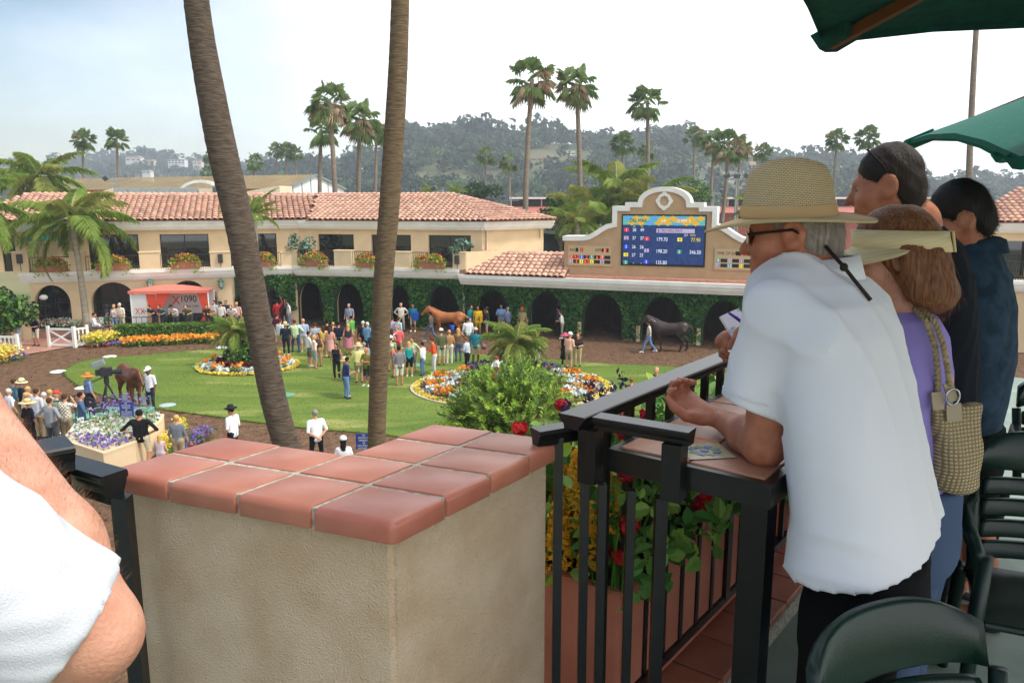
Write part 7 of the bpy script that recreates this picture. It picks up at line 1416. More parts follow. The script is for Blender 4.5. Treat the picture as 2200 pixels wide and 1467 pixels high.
for i in range(4):
    for j in range(4):
        if i >= 2 and j >= 2: continue
        g = .0075; c = [gp2(i, j), gp2(i, j + 1), gp2(i + 1, j + 1), gp2(i + 1, j)]
        outer = [i == 0, j == 3 if i < 2 else j == 1, i == 3 if j < 2 else i == 1, j == 0]   # edges c0c1, c1c2, c2c3, c3c0
        sgn = 1 if (c[1] - c[0]).x * (c[2] - c[1]).y - (c[1] - c[0]).y * (c[2] - c[1]).x > 0 else -1
        P4 = []
        for q in range(4):
            e_in, e_out = outer[q - 1], outer[q]; t1 = (c[q] - c[q - 1]).normalized(); t2 = (c[(q + 1) % 4] - c[q]).normalized(); n1 = Vector((-t1.y, t1.x)) * sgn; n2 = Vector((-t2.y, t2.x)) * sgn; P4.append(c[q] + n1 * (0 if e_in else g) + n2 * (0 if e_out else g))
        bm = bmesh.new(); zt = hcap + random.uniform(-.0012, .0012); b4 = [bm.verts.new((p.x - o0.x, p.y - o0.y, hcap - .048)) for p in P4]; t4 = [bm.verts.new((p.x - o0.x, p.y - o0.y, zt)) for p in P4]; bm.faces.new(t4 if sgn > 0 else t4[::-1]); bm.faces.new(b4[::-1] if sgn > 0 else b4)
        for q in range(4): fv = (b4[q], b4[(q + 1) % 4], t4[(q + 1) % 4], t4[q]); bm.faces.new(fv if sgn > 0 else fv[::-1])
        bm.edges.ensure_lookup_table(); oe = []; ie = []
        for q in range(4):
            e_ = bm.edges.get((t4[q], t4[(q + 1) % 4])); (oe if outer[q] else ie).append(e_)
            if outer[q] and outer[(q + 1) % 4]: oe.append(bm.edges.get((b4[(q + 1) % 4], t4[(q + 1) % 4])))
        if oe: bmesh.ops.bevel(bm, geom=oe, offset=.017, segments=5, affect='EDGES', profile=.5)
        me = bpy.data.meshes.new('tile'); bm.to_mesh(me); bm.free(); me.materials.append(m_ftile); me.polygons.foreach_set('use_smooth', np.ones(len(me.polygons), bool)); me.update(); o = link(bpy.data.objects.new('tile', me), PR); md = o.modifiers.new('b', 'BEVEL'); md.width = .002; md.segments = 2; md.limit_method = 'ANGLE'; md.angle_limit = .9

# ---- railings
def capped_rail(mb, a, b, w=.075, h=.034):
    a, b = Vector(a), Vector(b); t = (b - a).normalized(); x = t.cross(Vector((0, 0, 1))).normalized(); pr = [(-.46, .1), (.46, .1), (.5, 0), (.5, -.2), (.43, -.3), (.40, -.5), (.3, -.85), (.27, -1.3), (-.27, -1.3), (-.3, -.85), (-.40, -.5), (-.43, -.3), (-.5, -.2), (-.5, 0)]; n = len(pr)
    mb.add([p + x * (u * w) + Vector((0, 0, v * h)) for p in (a, b) for u, v in pr], [(i, i + n, (i + 1) % n + n, (i + 1) % n) for i in range(n)] + [tuple(range(n)), tuple(range(2 * n - 1, n - 1, -1))])
RL = empty('terrace_railing', (C0.x, C0.y, DZ), 0, 'black steel railing with moulded handrail running past the leaning people', 'railing'); ro = Vector((C0.x, C0.y, DZ))
def lr(p, z): return Vector((p.x - ro.x, p.y - ro.y, z - DZ))
E1 = C0 + rn * .30 + rd * .03; zc = ZR - .008
mb = MB(); capped_rail(mb, lr(C0 - rd * .045, zc), lr(C0 + rd * 6.5, zc), .08, .027); mb.build('handrail', m_iron2, RL)
ed2 = Vector((E1.x - C0.x, E1.y - C0.y, 0)).normalized(); mb = MB(); capped_rail(mb, lr(C0 + ed2 * .046, zc - .001), lr(Vector((E1.x, E1.y, 0)), zc - .001), .058, .026); mb.build('return_rail', m_iron2, RL)
for q, px in ((.10, 1), (.86, 1)):
    p = Vector((C0.x, C0.y, 0)).lerp(Vector((E1.x, E1.y, 0)), q); g = MB(); g.bar(lr(p, ZR - .045), lr(p, ZS - .09), .05, .05, up=ed2); g.build('post', m_iron2, RL)
for k in range(1, 40):
    p = C0 + rd * (.13 * k); p = Vector((p.x, p.y, 0)); g = MB(); w = .042 if k % 8 == 0 else .022; g.bar(lr(p, ZR - .045), lr(p, DZ + .07 + .1), w, w, up=rd); g.build('baluster', m_iron2, RL)
mb = MB(); mb.bar(lr(C0 + rd * .05, DZ + .17), lr(C0 + rd * 6.5, DZ + .17), .035, .03); mb.build('bottom_rail', m_iron2, RL)
# low run between pier and corner
K0 = G(1150, 925, H - .60); K1 = G(1272, 905, H - .60); mb = MB(); capped_rail(mb, lr(Vector((K0.x, K0.y, 0)), H - .60), lr(Vector((K1.x, K1.y, 0)), H - .60), .055, .032); mb.build('side_rail', m_iron2, RL)
for px, py in ((1200, 965), (1258, 960)): p = G(px, py, H - .66); p = Vector((p.x, p.y, 0)); g = MB(); g.bar(lr(p, H - .625), lr(p, DZ + .0), .024, .024); g.build('baluster', m_iron2, RL)
for k in range(1, 4): p = Vector((C0.x, C0.y, 0)).lerp(Vector((E1.x, E1.y, 0)), -.05 + .27 * k); g = MB(); g.bar(lr(p, ZS - .09), lr(p, DZ), .022 if k != 3 else .03, .022 if k != 3 else .03); g.build('baluster', m_iron2, RL)
# left rail
LRL = empty('terrace_railing', G(235, 1015, H - .61) * 1.0, 0, 'black steel rail running from the pier towards the man with the bare forearm', 'railing'); lo = LRL.location.copy(); lo.z = DZ; LRL.location = lo
def l2(v, z): return Vector((v.x - lo.x, v.y - lo.y, z - DZ))
a = G(246, 1020, H - .61); b = G(118, 983, H - .61); dl = Vector((b.x - a.x, b.y - a.y, 0)); mb = MB(); capped_rail(mb, l2(a, H - .61), l2(a + dl * 6, H - .61), .065, .05); mb.build('handrail', m_iron2, LRL)
p = G(262, 1075, H - .67); g = MB(); g.bar(l2(p, H - .66), l2(p, DZ), .034, .034); g.build('post', m_iron2, LRL)
a = G(150, 945, H - .54); b = G(20, 968, H - .54); dl2 = Vector((b.x - a.x, b.y - a.y, 0)); mb = MB(); capped_rail(mb, l2(a, H - .545), l2(a + dl2 * 5, H - .545), .11, .045); mb.build('upper_rail', m_iron2, LRL); g = MB(); pm = a + dl2 * .35; g.bar(l2(pm, H - .585), l2(pm, DZ), .05, .05); g.build('post', m_iron2, LRL)

# ---- tiled drinks shelf
A_ = G(1312, 970, ZS) + rd * .045; B_ = G(1641, 1033, ZS); SH = empty('tiled_shelf', (A_.x, A_.y, DZ), math.atan2(rd.y, rd.x), 'drinks shelf topped with terracotta tiles along the rail', 'shelf'); zs = ZS - DZ; dep = abs((B_ - A_).dot(rn)); Ls_ = 4.2; print('shelf depth', dep)
m_stile = mat('shelf tile', hexc('#a9745a'), .35, hexc('#b98468'), ns=9, nd=6, rnd=.10, bump=.012, bs=90, spec=.5)
mb = MB(); mb.box(0, Ls_, -dep, 0, zs - .03, zs - .008); mb.build('bed', m_grout, SH)
mb = MB(); h_ = .062; mb.box(-.022, 0, -dep - .022, .022, zs - h_, zs - .002); mb.box(0, Ls_, -dep - .022, -dep, zs - h_, zs - .002); mb.box(0, Ls_, 0, .022, zs - h_, zs - .002); mb.build('steel_edge', m_iron2, SH)
nt = 2; tw_ = dep / nt; tmm = MB(); tmm.rbox(.003, tw_ - .003, .003, tw_ - .003, 0, .01, .003); base_t = None
for i in range(int(Ls_ / tw_)):
    for j in range(nt):
        if base_t is None: base_t = tmm.build('tile', m_stile, SH); base_t.location = (0, -dep, zs - .008)
        else: child_copy(base_t, SH, (i * tw_, -dep + j * tw_, zs - .008 + random.uniform(0, .001)))
# painted decorative tile set on the diagonal
dt = MB(); c_ = (tw_ * .5, -dep * .5); r_ = tw_ * .44; dt.add([(c_[0] - r_, c_[1], zs + .0045), (c_[0], c_[1] - r_, zs + .0045), (c_[0] + r_, c_[1], zs + .0045), (c_[0], c_[1] + r_, zs + .0045)], [(0, 1, 2, 3)], 0)
for k in range(8):
    a = k * math.pi / 4 + .2; q = (c_[0] + math.cos(a) * r_ * .36, c_[1] + math.sin(a) * r_ * .36); s_ = r_ * .17; dt.add([(q[0] + s_ * math.cos(t) * (1 if n % 2 else .6), q[1] + s_ * math.sin(t) * (1 if n % 2 else .6), zs + .006) for n, t in enumerate([i * math.pi / 4 for i in range(8)])], [tuple(range(8))], 1 + k % 2)
dt.add([(c_[0] + r_ * .14 * math.cos(i * math.pi / 4), c_[1] + r_ * .14 * math.sin(i * math.pi / 4), zs + .007) for i in range(8)], [tuple(range(8))], 1); dt.build('painted_tile', [mat('glaze cream', hexc('#b5b094'), .25, hexc('#a29c7c'), ns=20), mat('glaze blue', hexc('#4a6a9c'), .25), mat('glaze green', hexc('#6a8a6a'), .25)], SH)
for x in (.12, 2.2): g = MB(); g.box(x, x + .07, -dep + .03, -dep + .10, 0, zs - h_); g.build('leg', m_iron2, SH)
for x in (.5, 1.6, 2.7): g = MB(); g.box(x, x + .04, -dep, 0, zs - h_, zs - .031); g.build('bracket', m_iron2, SH)

# ---- planter with flowers outside the rail
Kp = P(1330, 1278, 2.15); PL = empty('window_planter', (Kp.x, Kp.y, Kp.z - .42), math.atan2(rd.y, rd.x), 'terracotta trough outside the rail with yellow plumes and red geraniums', 'planter'); m_trough = mat('trough terracotta', hexc('#c07a62'), .75, hexc('#b06c55'), ns=5, bump=.01, bs=80); mb = MB(); Lp = 1.25; wp = .42
mb.rbox(0, Lp, 0, wp, 0, .42, .012); mb.build('trough', m_trough, PL); mb = MB(); mb.box(.03, Lp - .03, .03, wp - .03, .415, .424); mb.build('soil', mat('potting soil', hexc('#3a2c22'), .95), PL)
def near_leaves(name, P_, size, mats, mi, parent, rg, nr, sp=.8, wid=.34):
    n = len(P_); d = rg.normal(size=(n, 3)) * sp + np.asarray(nr); d /= np.linalg.norm(d, axis=1)[:, None]; t = np.cross(d, rg.normal(size=(n, 3))); t /= np.linalg.norm(t, axis=1)[:, None]; b = np.cross(d, t); s = (size * rg.uniform(.55, 1.3, n))[:, None]; V = []
    for sd in (1, -1):
        q = [P_ - t * s * .5] + [P_ + t * s * f + b * sd * s * wid * w + d * s * (.10 * w - .25 * (f + .1) ** 2) for f, w in ((-.32, .62), (-.05, 1.0), (.25, .68))] + [P_ + t * s * .5 - d * s * .12]
        V.append(np.stack(q if sd > 0 else q[::-1], 1))
    return tag(quad_obj(name, np.stack(V, 1).reshape(-1, 3), 5, mats, parent, np.repeat(mi, 2)), kind='stuff')
m_gl = mat('glossy leaf', hexc('#75a04a'), .4, hexc('#9ac05c'), ns=12, rnd=.35, island=True, trans=.3); m_gl2 = mat('broad leaf', hexc('#55823c'), .45, rnd=.35, island=True, trans=.25)
rg = np.random.default_rng(91); n = 1500; lp = np.stack([rg.uniform(-.05, Lp, n), rg.uniform(-.1, wp + .05, n), .40 + rg.uniform(0, .5, n) ** 1.2], 1); near_leaves('leaves', lp, .06, [m_gl, m_gl2, m_lf_y], rg.choice([0, 1, 2], n, p=[.5, .4, .1]), PL, rg, (-.4, -.6, .7))
n = 160; lp = np.stack([rg.uniform(0, .5, n), rg.uniform(0, .4, n), .42 + rg.uniform(0, .3, n)], 1); near_leaves('broad_leaves', lp, .13, [m_gl, m_gl2], rg.integers(0, 2, n), PL, rg, (-.5, -.6, .4), .5, .22)
def plume(x, y, z, h, m, name='plume'):
    k = 520; t = rg.uniform(0, 1, k) ** .8; r = .036 * (1 - t) ** .6 + .006; a = rg.uniform(0, 6.28, k); P_ = np.stack([x + r * np.cos(a), y + r * np.sin(a), z + t * h], 1); nr = np.stack([np.cos(a), np.sin(a), np.full(k, 1.2)], 1); scatter_leaves(name, P_, .022, m, PL, None, .5, nr, .3, rg)
m_cel = mat('celosia yellow', hexc('#e8b02a'), .7, rnd=.18, island=True, trans=.3)
for x, y, z, h in ((.06, .06, .72, .22), (.02, .17, .70, .26), (.10, .28, .74, .2), (-.02, .33, .68, .25), (.20, .10, .76, .2), (.32, .3, .78, .2), (.46, .1, .74, .16), (.14, .18, .66, .2), (-.04, .4, .6, .28), (.03, .44, .66, .24), (-.05, .28, .56, .26), (.0, .1, .58, .24), (.12, .4, .7, .2), (-.03, .2, .6, .22)): plume(x, y, z - .13, h, m_cel)
m_ger = mat('geranium red', hexc('#c01f22'), .6, rnd=.25, island=True, trans=.2)
def ball_flower(x, y, z, r=.04): d = rg.normal(size=(70, 3)); d /= np.linalg.norm(d, axis=1)[:, None]; scatter_leaves('geranium', np.array([x, y, z]) + d * r * np.array([1.1, 1.1, .8]) * rg.uniform(.5, 1, (70, 1)), .026, m_ger, PL, None, .9, d, .3, rg)
for i in range(26): ball_flower(rg.uniform(0, .8), rg.uniform(-.05, .5), rg.uniform(.6, .86), .026)
for i in range(10): ball_flower(rg.uniform(-.03, .5), rg.uniform(-.1, .08), rg.uniform(.5, .8), .024)
for i in range(9):
    x, y, z = rg.uniform(.05, .6), rg.uniform(0, .4), rg.uniform(.7, .8); k = 90; t = rg.uniform(0, .22, k); scatter_leaves('salvia', np.stack([x + rg.normal(0, .008, k), y + rg.normal(0, .008, k), z + t], 1), .02, m_salvia, PL, None, .5, None, 1, rg)
mb = MB()
for i in range(40): x, y = rg.uniform(0, .8), rg.uniform(0, .4); mb.tube([(x, y, .42), (x + rg.normal(0, .04), y + rg.normal(0, .04), .75), (x + rg.normal(0, .06), y + rg.normal(0, .06), rg.uniform(.7, .9))], .004, 5)
mb.build('stems', m_lf, PL)
PL2 = empty('window_planter', (Kp + rd * 1.55).to_tuple(), math.atan2(rd.y, rd.x), 'second trough of trailing leaves farther along outside the rail', 'planter'); PL2.location.z = Kp.z - .58; mb = MB(); mb.rbox(0, 1.25, 0, wp, 0, .42, .012); mb.build('trough', m_trough, PL2); n = 1300; lp = np.stack([rg.uniform(-.05, 1.3, n), rg.uniform(-.2, wp, n), .3 + rg.uniform(0, .5, n)], 1); near_leaves('leaves', lp, .06, [m_gl, m_gl2, m_ger], rg.choice([0, 1, 2], n, p=[.5, .45, .05]), PL2, rg, (.3, -.8, .5))

# ---- parasols over the terrace
def big_parasol(verts, apex, label, m, val=.07, pole_to=None):
    e = empty('terrace_parasol', (apex.x, apex.y, DZ), 0, label, 'parasol', 'green terrace parasols'); o = Vector((apex.x, apex.y, DZ)); mb = MB(); n = len(verts)
    for i in range(n):
        a, b = verts[i] - o, verts[(i + 1) % n] - o; t = apex - o; rows = 8; V = []
        for r in range(rows + 1):
            f = r / rows
            for c in range(5):
                g = c / 4; q = (a.lerp(b, g)).lerp(t, f); sag = -.05 * math.sin(math.pi * g) * (1 - f) * (-1) - .03 * math.sin(math.pi * f); q = q + Vector((0, 0, sag)); V.append(q)
        mb.add(V, [(r * 5 + c, r * 5 + c + 1, (r + 1) * 5 + c + 1, (r + 1) * 5 + c) for r in range(rows) for c in range(4)])
    mb.build('canopy', m, e, True); g = MB()
    for i in range(n):
        a, b = verts[i] - o, verts[(i + 1) % n] - o; dn = Vector((0, 0, -val)); 
        for c in range(4):
            p, q = a.lerp(b, c / 4), a.lerp(b, (c + 1) / 4); sp_, sq = .05 * math.sin(math.pi * c / 4), .05 * math.sin(math.pi * (c + 1) / 4); g.add([p + Vector((0, 0, sp_)), q + Vector((0, 0, sq)), q + Vector((0, 0, sq - .018)), p + Vector((0, 0, sp_ - .018))], [(0, 1, 2, 3)])
    g.build('valance', m, e)
    for i in range(n):
        a = verts[i] - o; t = apex - o; r = MB(); r.bar(a.lerp(t, .02) + Vector((0, 0, -.03)), t + Vector((0, 0, -.05)), .022, .03); r.build('rib', m_wood, e); k = MB(); b = a.lerp(t, .05); rad = (t - a).normalized(); sd = rad.cross(Vector((0, 0, 1))).normalized(); k.add([a + rad * -.01 + sd * .0, a + rad * .0 + sd * .06, a + rad * .11 + sd * .05, a + rad * .11 - sd * .05, a - sd * .06] + [q + Vector((0, 0, -.045)) for q in (a + rad * .01, a + rad * .02 + sd * .04, a + rad * .10 + sd * .035, a + rad * .10 - sd * .035, a + rad * .02 - sd * .04)], [(5, 6, 7, 8, 9), (0, 1, 6, 5), (1, 2, 7, 6), (2, 3, 8, 7), (3, 4, 9, 8), (4, 0, 5, 9)]); k.build('corner_pocket', m, e)
    p = MB(); p.tube([(0, 0, 0), (0, 0, apex.z - DZ + .05)], .025, 10); p.build('pole', m_wood, e)
m_pgreen = mat('shaded green canvas', hexc('#0c3a32'), .85, hexc('#10463c'), ns=30, trans=.03); m_pgreen2 = mat('sunlit green canvas', hexc('#186352'), .75, hexc('#20705e'), ns=60, nd=8, trans=.1, lo=.45, hi=.8)  # underside shade and sunny top are put into two tones of green
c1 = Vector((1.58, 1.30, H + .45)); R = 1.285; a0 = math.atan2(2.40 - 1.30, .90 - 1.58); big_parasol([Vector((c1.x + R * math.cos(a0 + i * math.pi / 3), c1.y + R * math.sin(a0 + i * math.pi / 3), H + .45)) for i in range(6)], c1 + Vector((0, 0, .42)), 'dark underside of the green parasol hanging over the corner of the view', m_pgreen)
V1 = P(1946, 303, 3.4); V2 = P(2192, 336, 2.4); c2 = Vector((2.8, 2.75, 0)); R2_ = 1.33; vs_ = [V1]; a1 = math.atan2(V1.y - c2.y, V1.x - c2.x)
for i in range(1, 8):
    a = a1 - i * math.pi / 4; vs_.append(Vector((c2.x + R2_ * math.cos(a), c2.y + R2_ * math.sin(a), H + .2)))
d1 = min(range(1, 8), key=lambda i: (Vector((vs_[i].x, vs_[i].y)) - Vector((V2.x, V2.y))).length); vs_[d1] = V2; big_parasol(vs_, Vector((2.8, 2.75, H + .80)), 'sunlit green parasol behind the two dark haired men', m_pgreen2)

# ================================================================ the people on the terrace
m_skin = mat('tanned skin', hexc('#bd7f62'), .5, hexc('#a05f45'), ns=22, nd=9, bump=.02, bs=170, spec=.35, sss=.08, lo=.3, hi=.7)
m_skin2 = mat('light skin', hexc('#c9967e'), .5, hexc('#bb846b'), ns=26, nd=9, bump=.02, bs=190, spec=.35, sss=.08)
def cloth_mat(name, c, sc=420, st=.25, c2=None, stripe=None):
    m = mat(name, hexc(c), .9, hexc(c2) if c2 else None, ns=18, spec=.12); N, L = m.node_tree.nodes, m.node_tree.links; tc = N.new('ShaderNodeTexCoord'); w = N.new('ShaderNodeTexNoise'); w.inputs['Scale'].default_value = sc; w.inputs['Detail'].default_value = 2; bp = N.new('ShaderNodeBump'); bp.inputs['Strength'].default_value = st; bp.inputs['Distance'].default_value = .002; L.new(tc.outputs['Object'], w.inputs['Vector']); h = w.outputs['Fac']
    if stripe:
        mp = N.new('ShaderNodeMapping'); mp.inputs['Rotation'].default_value = stripe[1]; wv = N.new('ShaderNodeTexWave'); wv.inputs['Scale'].default_value = stripe[0]; wv.inputs['Distortion'].default_value = .3; L.new(tc.outputs['Object'], mp.inputs['Vector']); L.new(mp.outputs['Vector'], wv.inputs['Vector']); ad = N.new('ShaderNodeMath'); ad.operation = 'MULTIPLY_ADD'; ad.inputs[1].default_value = 1.6; L.new(wv.outputs['Fac'], ad.inputs[0]); L.new(h, ad.inputs[2]); h = ad.outputs[0]
    L.new(h, bp.inputs['Height']); L.new(bp.outputs['Normal'], N['Principled BSDF'].inputs['Normal']); return m
m_polo = cloth_mat('white pique', '#dedfe2'); m_black = cloth_mat('black trousers', '#121214'); m_navy = cloth_mat('navy knit', '#14171f'); m_lav = cloth_mat('lavender knit', '#9486c8'); m_cham = cloth_mat('blue chambray', '#273644', 700, .3, '#34485a'); m_denim = cloth_mat('pale denim', '#46556f'); m_strw = cloth_mat('white ribbed shirt', '#c6c8ce', 500, .5, None, (11, (.2, 1.1, .5)))
def hair_mat(name, c1, c2, st=(60, 60, 3)):
    return mat(name, hexc(c1), .62, hexc(c2), ns=2.5, nd=8, stretch=st, bump=.025, bs=2.5, spec=.4, lo=.3, hi=.7)
m_hgrey = hair_mat('silver hair', '#a39a90', '#6f6358'); m_hred = hair_mat('auburn hair', '#55311b', '#94613a', (70, 70, 5)); m_hdark = hair_mat('dark brown hair', '#1c1410', '#33261d'); m_hblk = hair_mat('black brown hair', '#120e0c', '#241b16')
def nrm(v): v = np.asarray(v, float); return v / np.linalg.norm(v)
def A3(v): return np.array([v[0], v[1], v[2]], float)
def head(f, c, fw, up=(0, 0, 1), s=1.0, neck=True, neck_to=None):
    c = A3(c); fw = nrm(fw); up = nrm(A3(up) - fw * np.dot(A3(up), fw)); rt = np.cross(fw, up); R = np.array([rt, fw, up]); q = lambda a, b, d: c + (rt * a + fw * b + up * d) * s
    f.ball(q(0, -.012, .025), np.array((.076, .095, .098)) * s, 0, .02, R=R); f.ball(q(0, .03, -.05), np.array((.062, .068, .07)) * s, 0, .04 * s, R=R); f.ball(q(0, .072, -.098), .026 * s, 0, .04 * s)
    f.limb(q(-.03, .082, .018), q(.03, .082, .018), .014 * s, .014 * s, 0, .02 * s); f.limb(q(0, .092, .005), q(0, .116, -.032), .009 * s, .0135 * s, 0, .014 * s); f.limb(q(-.02, .092, -.066), q(.02, .092, -.066), .009 * s, .009 * s, 1, .008 * s)
    for sd in (-1, 1):
        f.ball(q(sd * .032, .085, -.002), .013 * s, 0, .008 * s, op='-'); f.ball(q(sd * .031, .080, -.002), .0095 * s, 2, .003 * s); f.ball(q(sd * .045, .06, -.035), .028 * s, 0, .03 * s)
        f.ball(q(sd * .08, -.012, -.005), np.array((.011, .028, .036)) * s, 0, .01 * s, R=R); f.ball(q(sd * .088, -.008, -.004), np.array((.008, .016, .022)) * s, 0, .004 * s, op='-', R=R); f.ball(q(sd * .078, -.004, -.034), .012 * s, 0, .008 * s)
    if neck_to is not None: f.limb(q(0, -.02, -.05), A3(neck_to), .057 * s, .066 * s, 0, .04)
    return q, R
def hand(f, w, d, n, side, curl=(.7, .9, .7), s=1.0, lab=0, spread=1.0):
    w = A3(w); d = nrm(d); n = nrm(A3(n) - d * np.dot(A3(n), d)); a = np.cross(d, n); f.limb(w, w + d * .075 * s, .026 * s, .036 * s, lab, .02, flat=(n, .62)); f.limb(w + d * .05 * s - a * .022 * s, w + d * .08 * s + a * .024 * s, .02 * s, .02 * s, lab, .02, flat=(n, .7))
    for j, (o, l) in enumerate(((-.031, .85), (-.0105, 1.0), (.0105, .95), (.031, .75))):
        b = w + d * (.082 if j in (1, 2) else .076) * s + a * o * s * spread; ang = 0; p = b
        for k, (seg, r) in enumerate(((.043, .0098), (.028, .0090), (.022, .0082))):
            ang += curl[k] * (1 + .08 * (j - 1.5)); dr = d * math.cos(ang) + n * math.sin(ang); q = p + dr * seg * l * s; f.limb(p, q, r * s, r * .94 * s, lab, .006); p = q
    b = w + d * .022 * s + a * side * .026 * s; q1 = b + nrm(d * .75 + a * side * .7 + n * .35) * .042 * s; q2 = q1 + nrm(d * .9 + a * side * .1 + n * .45) * .034 * s; q3 = q2 + nrm(d * .8 - a * side * .25 + n * .55) * .024 * s; f.limb(b, q1, .0165 * s, .013 * s, lab, .014); f.limb(q1, q2, .0125 * s, .0115 * s, lab, .006); f.limb(q2, q3, .0112 * s, .009 * s, lab, .004)
def row(py, xl, xr, Y, ratio=.62, ax=None):
    ax = ax or rd; mid = (xl + xr) / 2; p = P(mid, py, Y); dy = ray(mid, py).y; hw = (xr - xl) / 2 / dy * Y; a = hw / math.sqrt(ax.x ** 2 + (ratio * ax.y) ** 2); return (p.z, p.x, p.y, a, a * ratio)
RA = math.atan2(rd.y, rd.x)
def fold_fn(seed, amp=.006, f1=52.0):
    """cloth folds: soft ridges that wander, gather at the waist and run off the shoulder blades"""
    rg_ = np.random.default_rng(seed); ph = rg_.uniform(0, 6.28, 12); rdg = lambda q: (1 - np.abs(np.sin(q))) ** 1.6
    def fn(X, Y, Z):
        u = X * rd.x + Y * rd.y; w = .03 * np.sin(Z * 7 + ph[0]) + .02 * np.sin(Z * 13 + ph[1]); g = lambda a, b, c: np.clip(np.sin(Z * a + u * b + ph[c]) * .9 + .35, 0, 1)
        r = rdg((u + w + .18 * Z) * f1 * .55 + ph[2]) * g(3.5, 5, 5) + .7 * rdg((u - w * 1.5 - .5 * Z) * f1 * .7 + ph[3]) * g(4.5, -7, 6) + .45 * rdg((Z + .7 * u + w) * f1 * .5 + ph[4]) * g(5, 9, 7)
        return -amp * (r - .4)
    return fn
def bbox(pts, pad): p = np.array([A3(q) for q in pts]); return p.min(0) - pad, p.max(0) + pad
EYE = mat('eye dark', (.09, .06, .045), .3); LIP = mat('lip', hexc('#a8604e'), .5)

# ---- man in white polo and wide-brimmed hat
face1 = nrm((-.90, .43, -.12)); hc = P(1702, 500, 1.95); nk = P(1752, 612, 1.90); S1 = P(1676, 668, 1.83); EL = P(1642, 955, 1.85); WR = P(1545, 897, 2.10)
lo, hi = bbox([hc, nk, S1, EL, WR, P(1420, 850, 2.15), P(2000, 800, 1.75)], .2); f = Fig(lo, hi, .0075); q1, R1 = head(f, hc, face1, (.10, .02, 1), 1.02, neck_to=nk)
f.limb(nk, P(1800, 760, 1.85), .065, .09, 0, .05); f.limb(nk, S1, .06, .06, 0, .05); f.limb(S1, EL, .058, .050, 0, .03); f.ball(EL, (.043, .046, .043), 0, .03); f.limb(EL, A3(EL) + (A3(WR) - A3(EL)) * .35, .048, .05, 0, .02); f.limb(A3(EL) + (A3(WR) - A3(EL)) * .35, WR, .05, .030, 0, .02, flat=((0, 0, 1), .9)); hd_ = nrm(A3(P(1470, 868, 2.16)) - A3(WR)); hand(f, A3(WR) + hd_ * .01, hd_, (-.1, -.35, .9), -1, (.75, 1.05, .8), 1.2)
W1 = empty('person', (hc.x, hc.y, DZ), 0, 'man in white polo shirt and wide-brimmed tan hat leaning on the tiled shelf', 'person', 'people on the terrace')
def par(o, e): o.parent = e; o.matrix_parent_inverse = Matrix.Translation(e.location).inverted(); return o
par(f.build('body', [m_skin, LIP, EYE]), W1)
rows_ = [row(548, 1700, 1800, 1.93, .8), row(575, 1672, 1826, 1.925, .75), row(600, 1652, 1880, 1.91, .66), row(640, 1635, 1922, 1.885), row(700, 1640, 1950, 1.86), row(800, 1655, 1970, 1.83), row(900, 1668, 1990, 1.80), row(1000, 1676, 2012, 1.78), row(1100, 1682, 2036, 1.76), row(1180, 1670, 2060, 1.745), row(1240, 1656, 2066, 1.735), row(1262, 1660, 2062, 1.73)]
CU = P(1611, 868, 1.835); lo, hi = bbox([(r[1], r[2], r[0]) for r in rows_] + [S1, CU], .0); lo -= .3; hi += .3; lo[2] = rows_[-1][0] - .03; hi[2] = rows_[0][0] + .05; f = Fig(lo, hi, .0075)
f.loft(rows_, 0, .03, RA, 2.3); f.ball(P(1700, 640, 1.86), .09, 0, .08); f.limb(S1, A3(CU), .083, .068, 0, .05); f.warp(fold_fn(5, .0095)); f.slice(A3(CU) + np.array([-.012, 0, -.004]), nrm(A3(CU) - A3(S1)) + np.array([-.12, 0, 0]), .11)
hn = nrm(A3(P(2072, 1180, 1.62)) - A3(P(1800, 1250, 1.60))); hp_ = A3(P(1800, 1246, 1.585)); f.half(hp_, np.cross(hn, (0, 1, 0)) * (1 if np.cross(hn, (0, 1, 0))[2] < 0 else -1)); par(f.build('polo_shirt', [m_polo], None, 1), W1)
ax_ = nrm(A3(CU) - A3(S1)); e1_ = nrm(np.cross(ax_, (0, 1, 0))); e2_ = np.cross(ax_, e1_)
for off, r_ in ((-.022, .0725),):
    mb = MB(); c_ = A3(CU) + ax_ * off; mb.tube([c_ + (e1_ * math.cos(t) + e2_ * math.sin(t)) * r_ for t in np.linspace(0, 2 * math.pi, 33)], .0016, 5, cap=False); par(mb.build('sleeve_stitching', m_polo, None, True), W1)
# collar
mb = MB(); n = 26; cc = A3(P(1757, 585, 1.915)); V = []
for k, (r, dz, tk) in enumerate(((.078, .030, 0), (.092, .034, 0), (.112, -.028, 0), (.106, -.032, 0))):
    for i in range(n):
        a = math.radians(35) + math.radians(290) * i / (n - 1) + math.atan2(face1[1], face1[0]); V.append(cc + np.array([r * math.cos(a), r * math.sin(a) * .95, dz + .012 * math.cos(a - math.atan2(face1[1], face1[0]) - math.pi)]))
mb.add(V, [(k * n + i, k * n + i + 1, (k + 1) * n + i + 1, (k + 1) * n + i) for k in range(3) for i in range(n - 1)]); o = mb.build('collar', m_polo, None, True); par(o, W1)
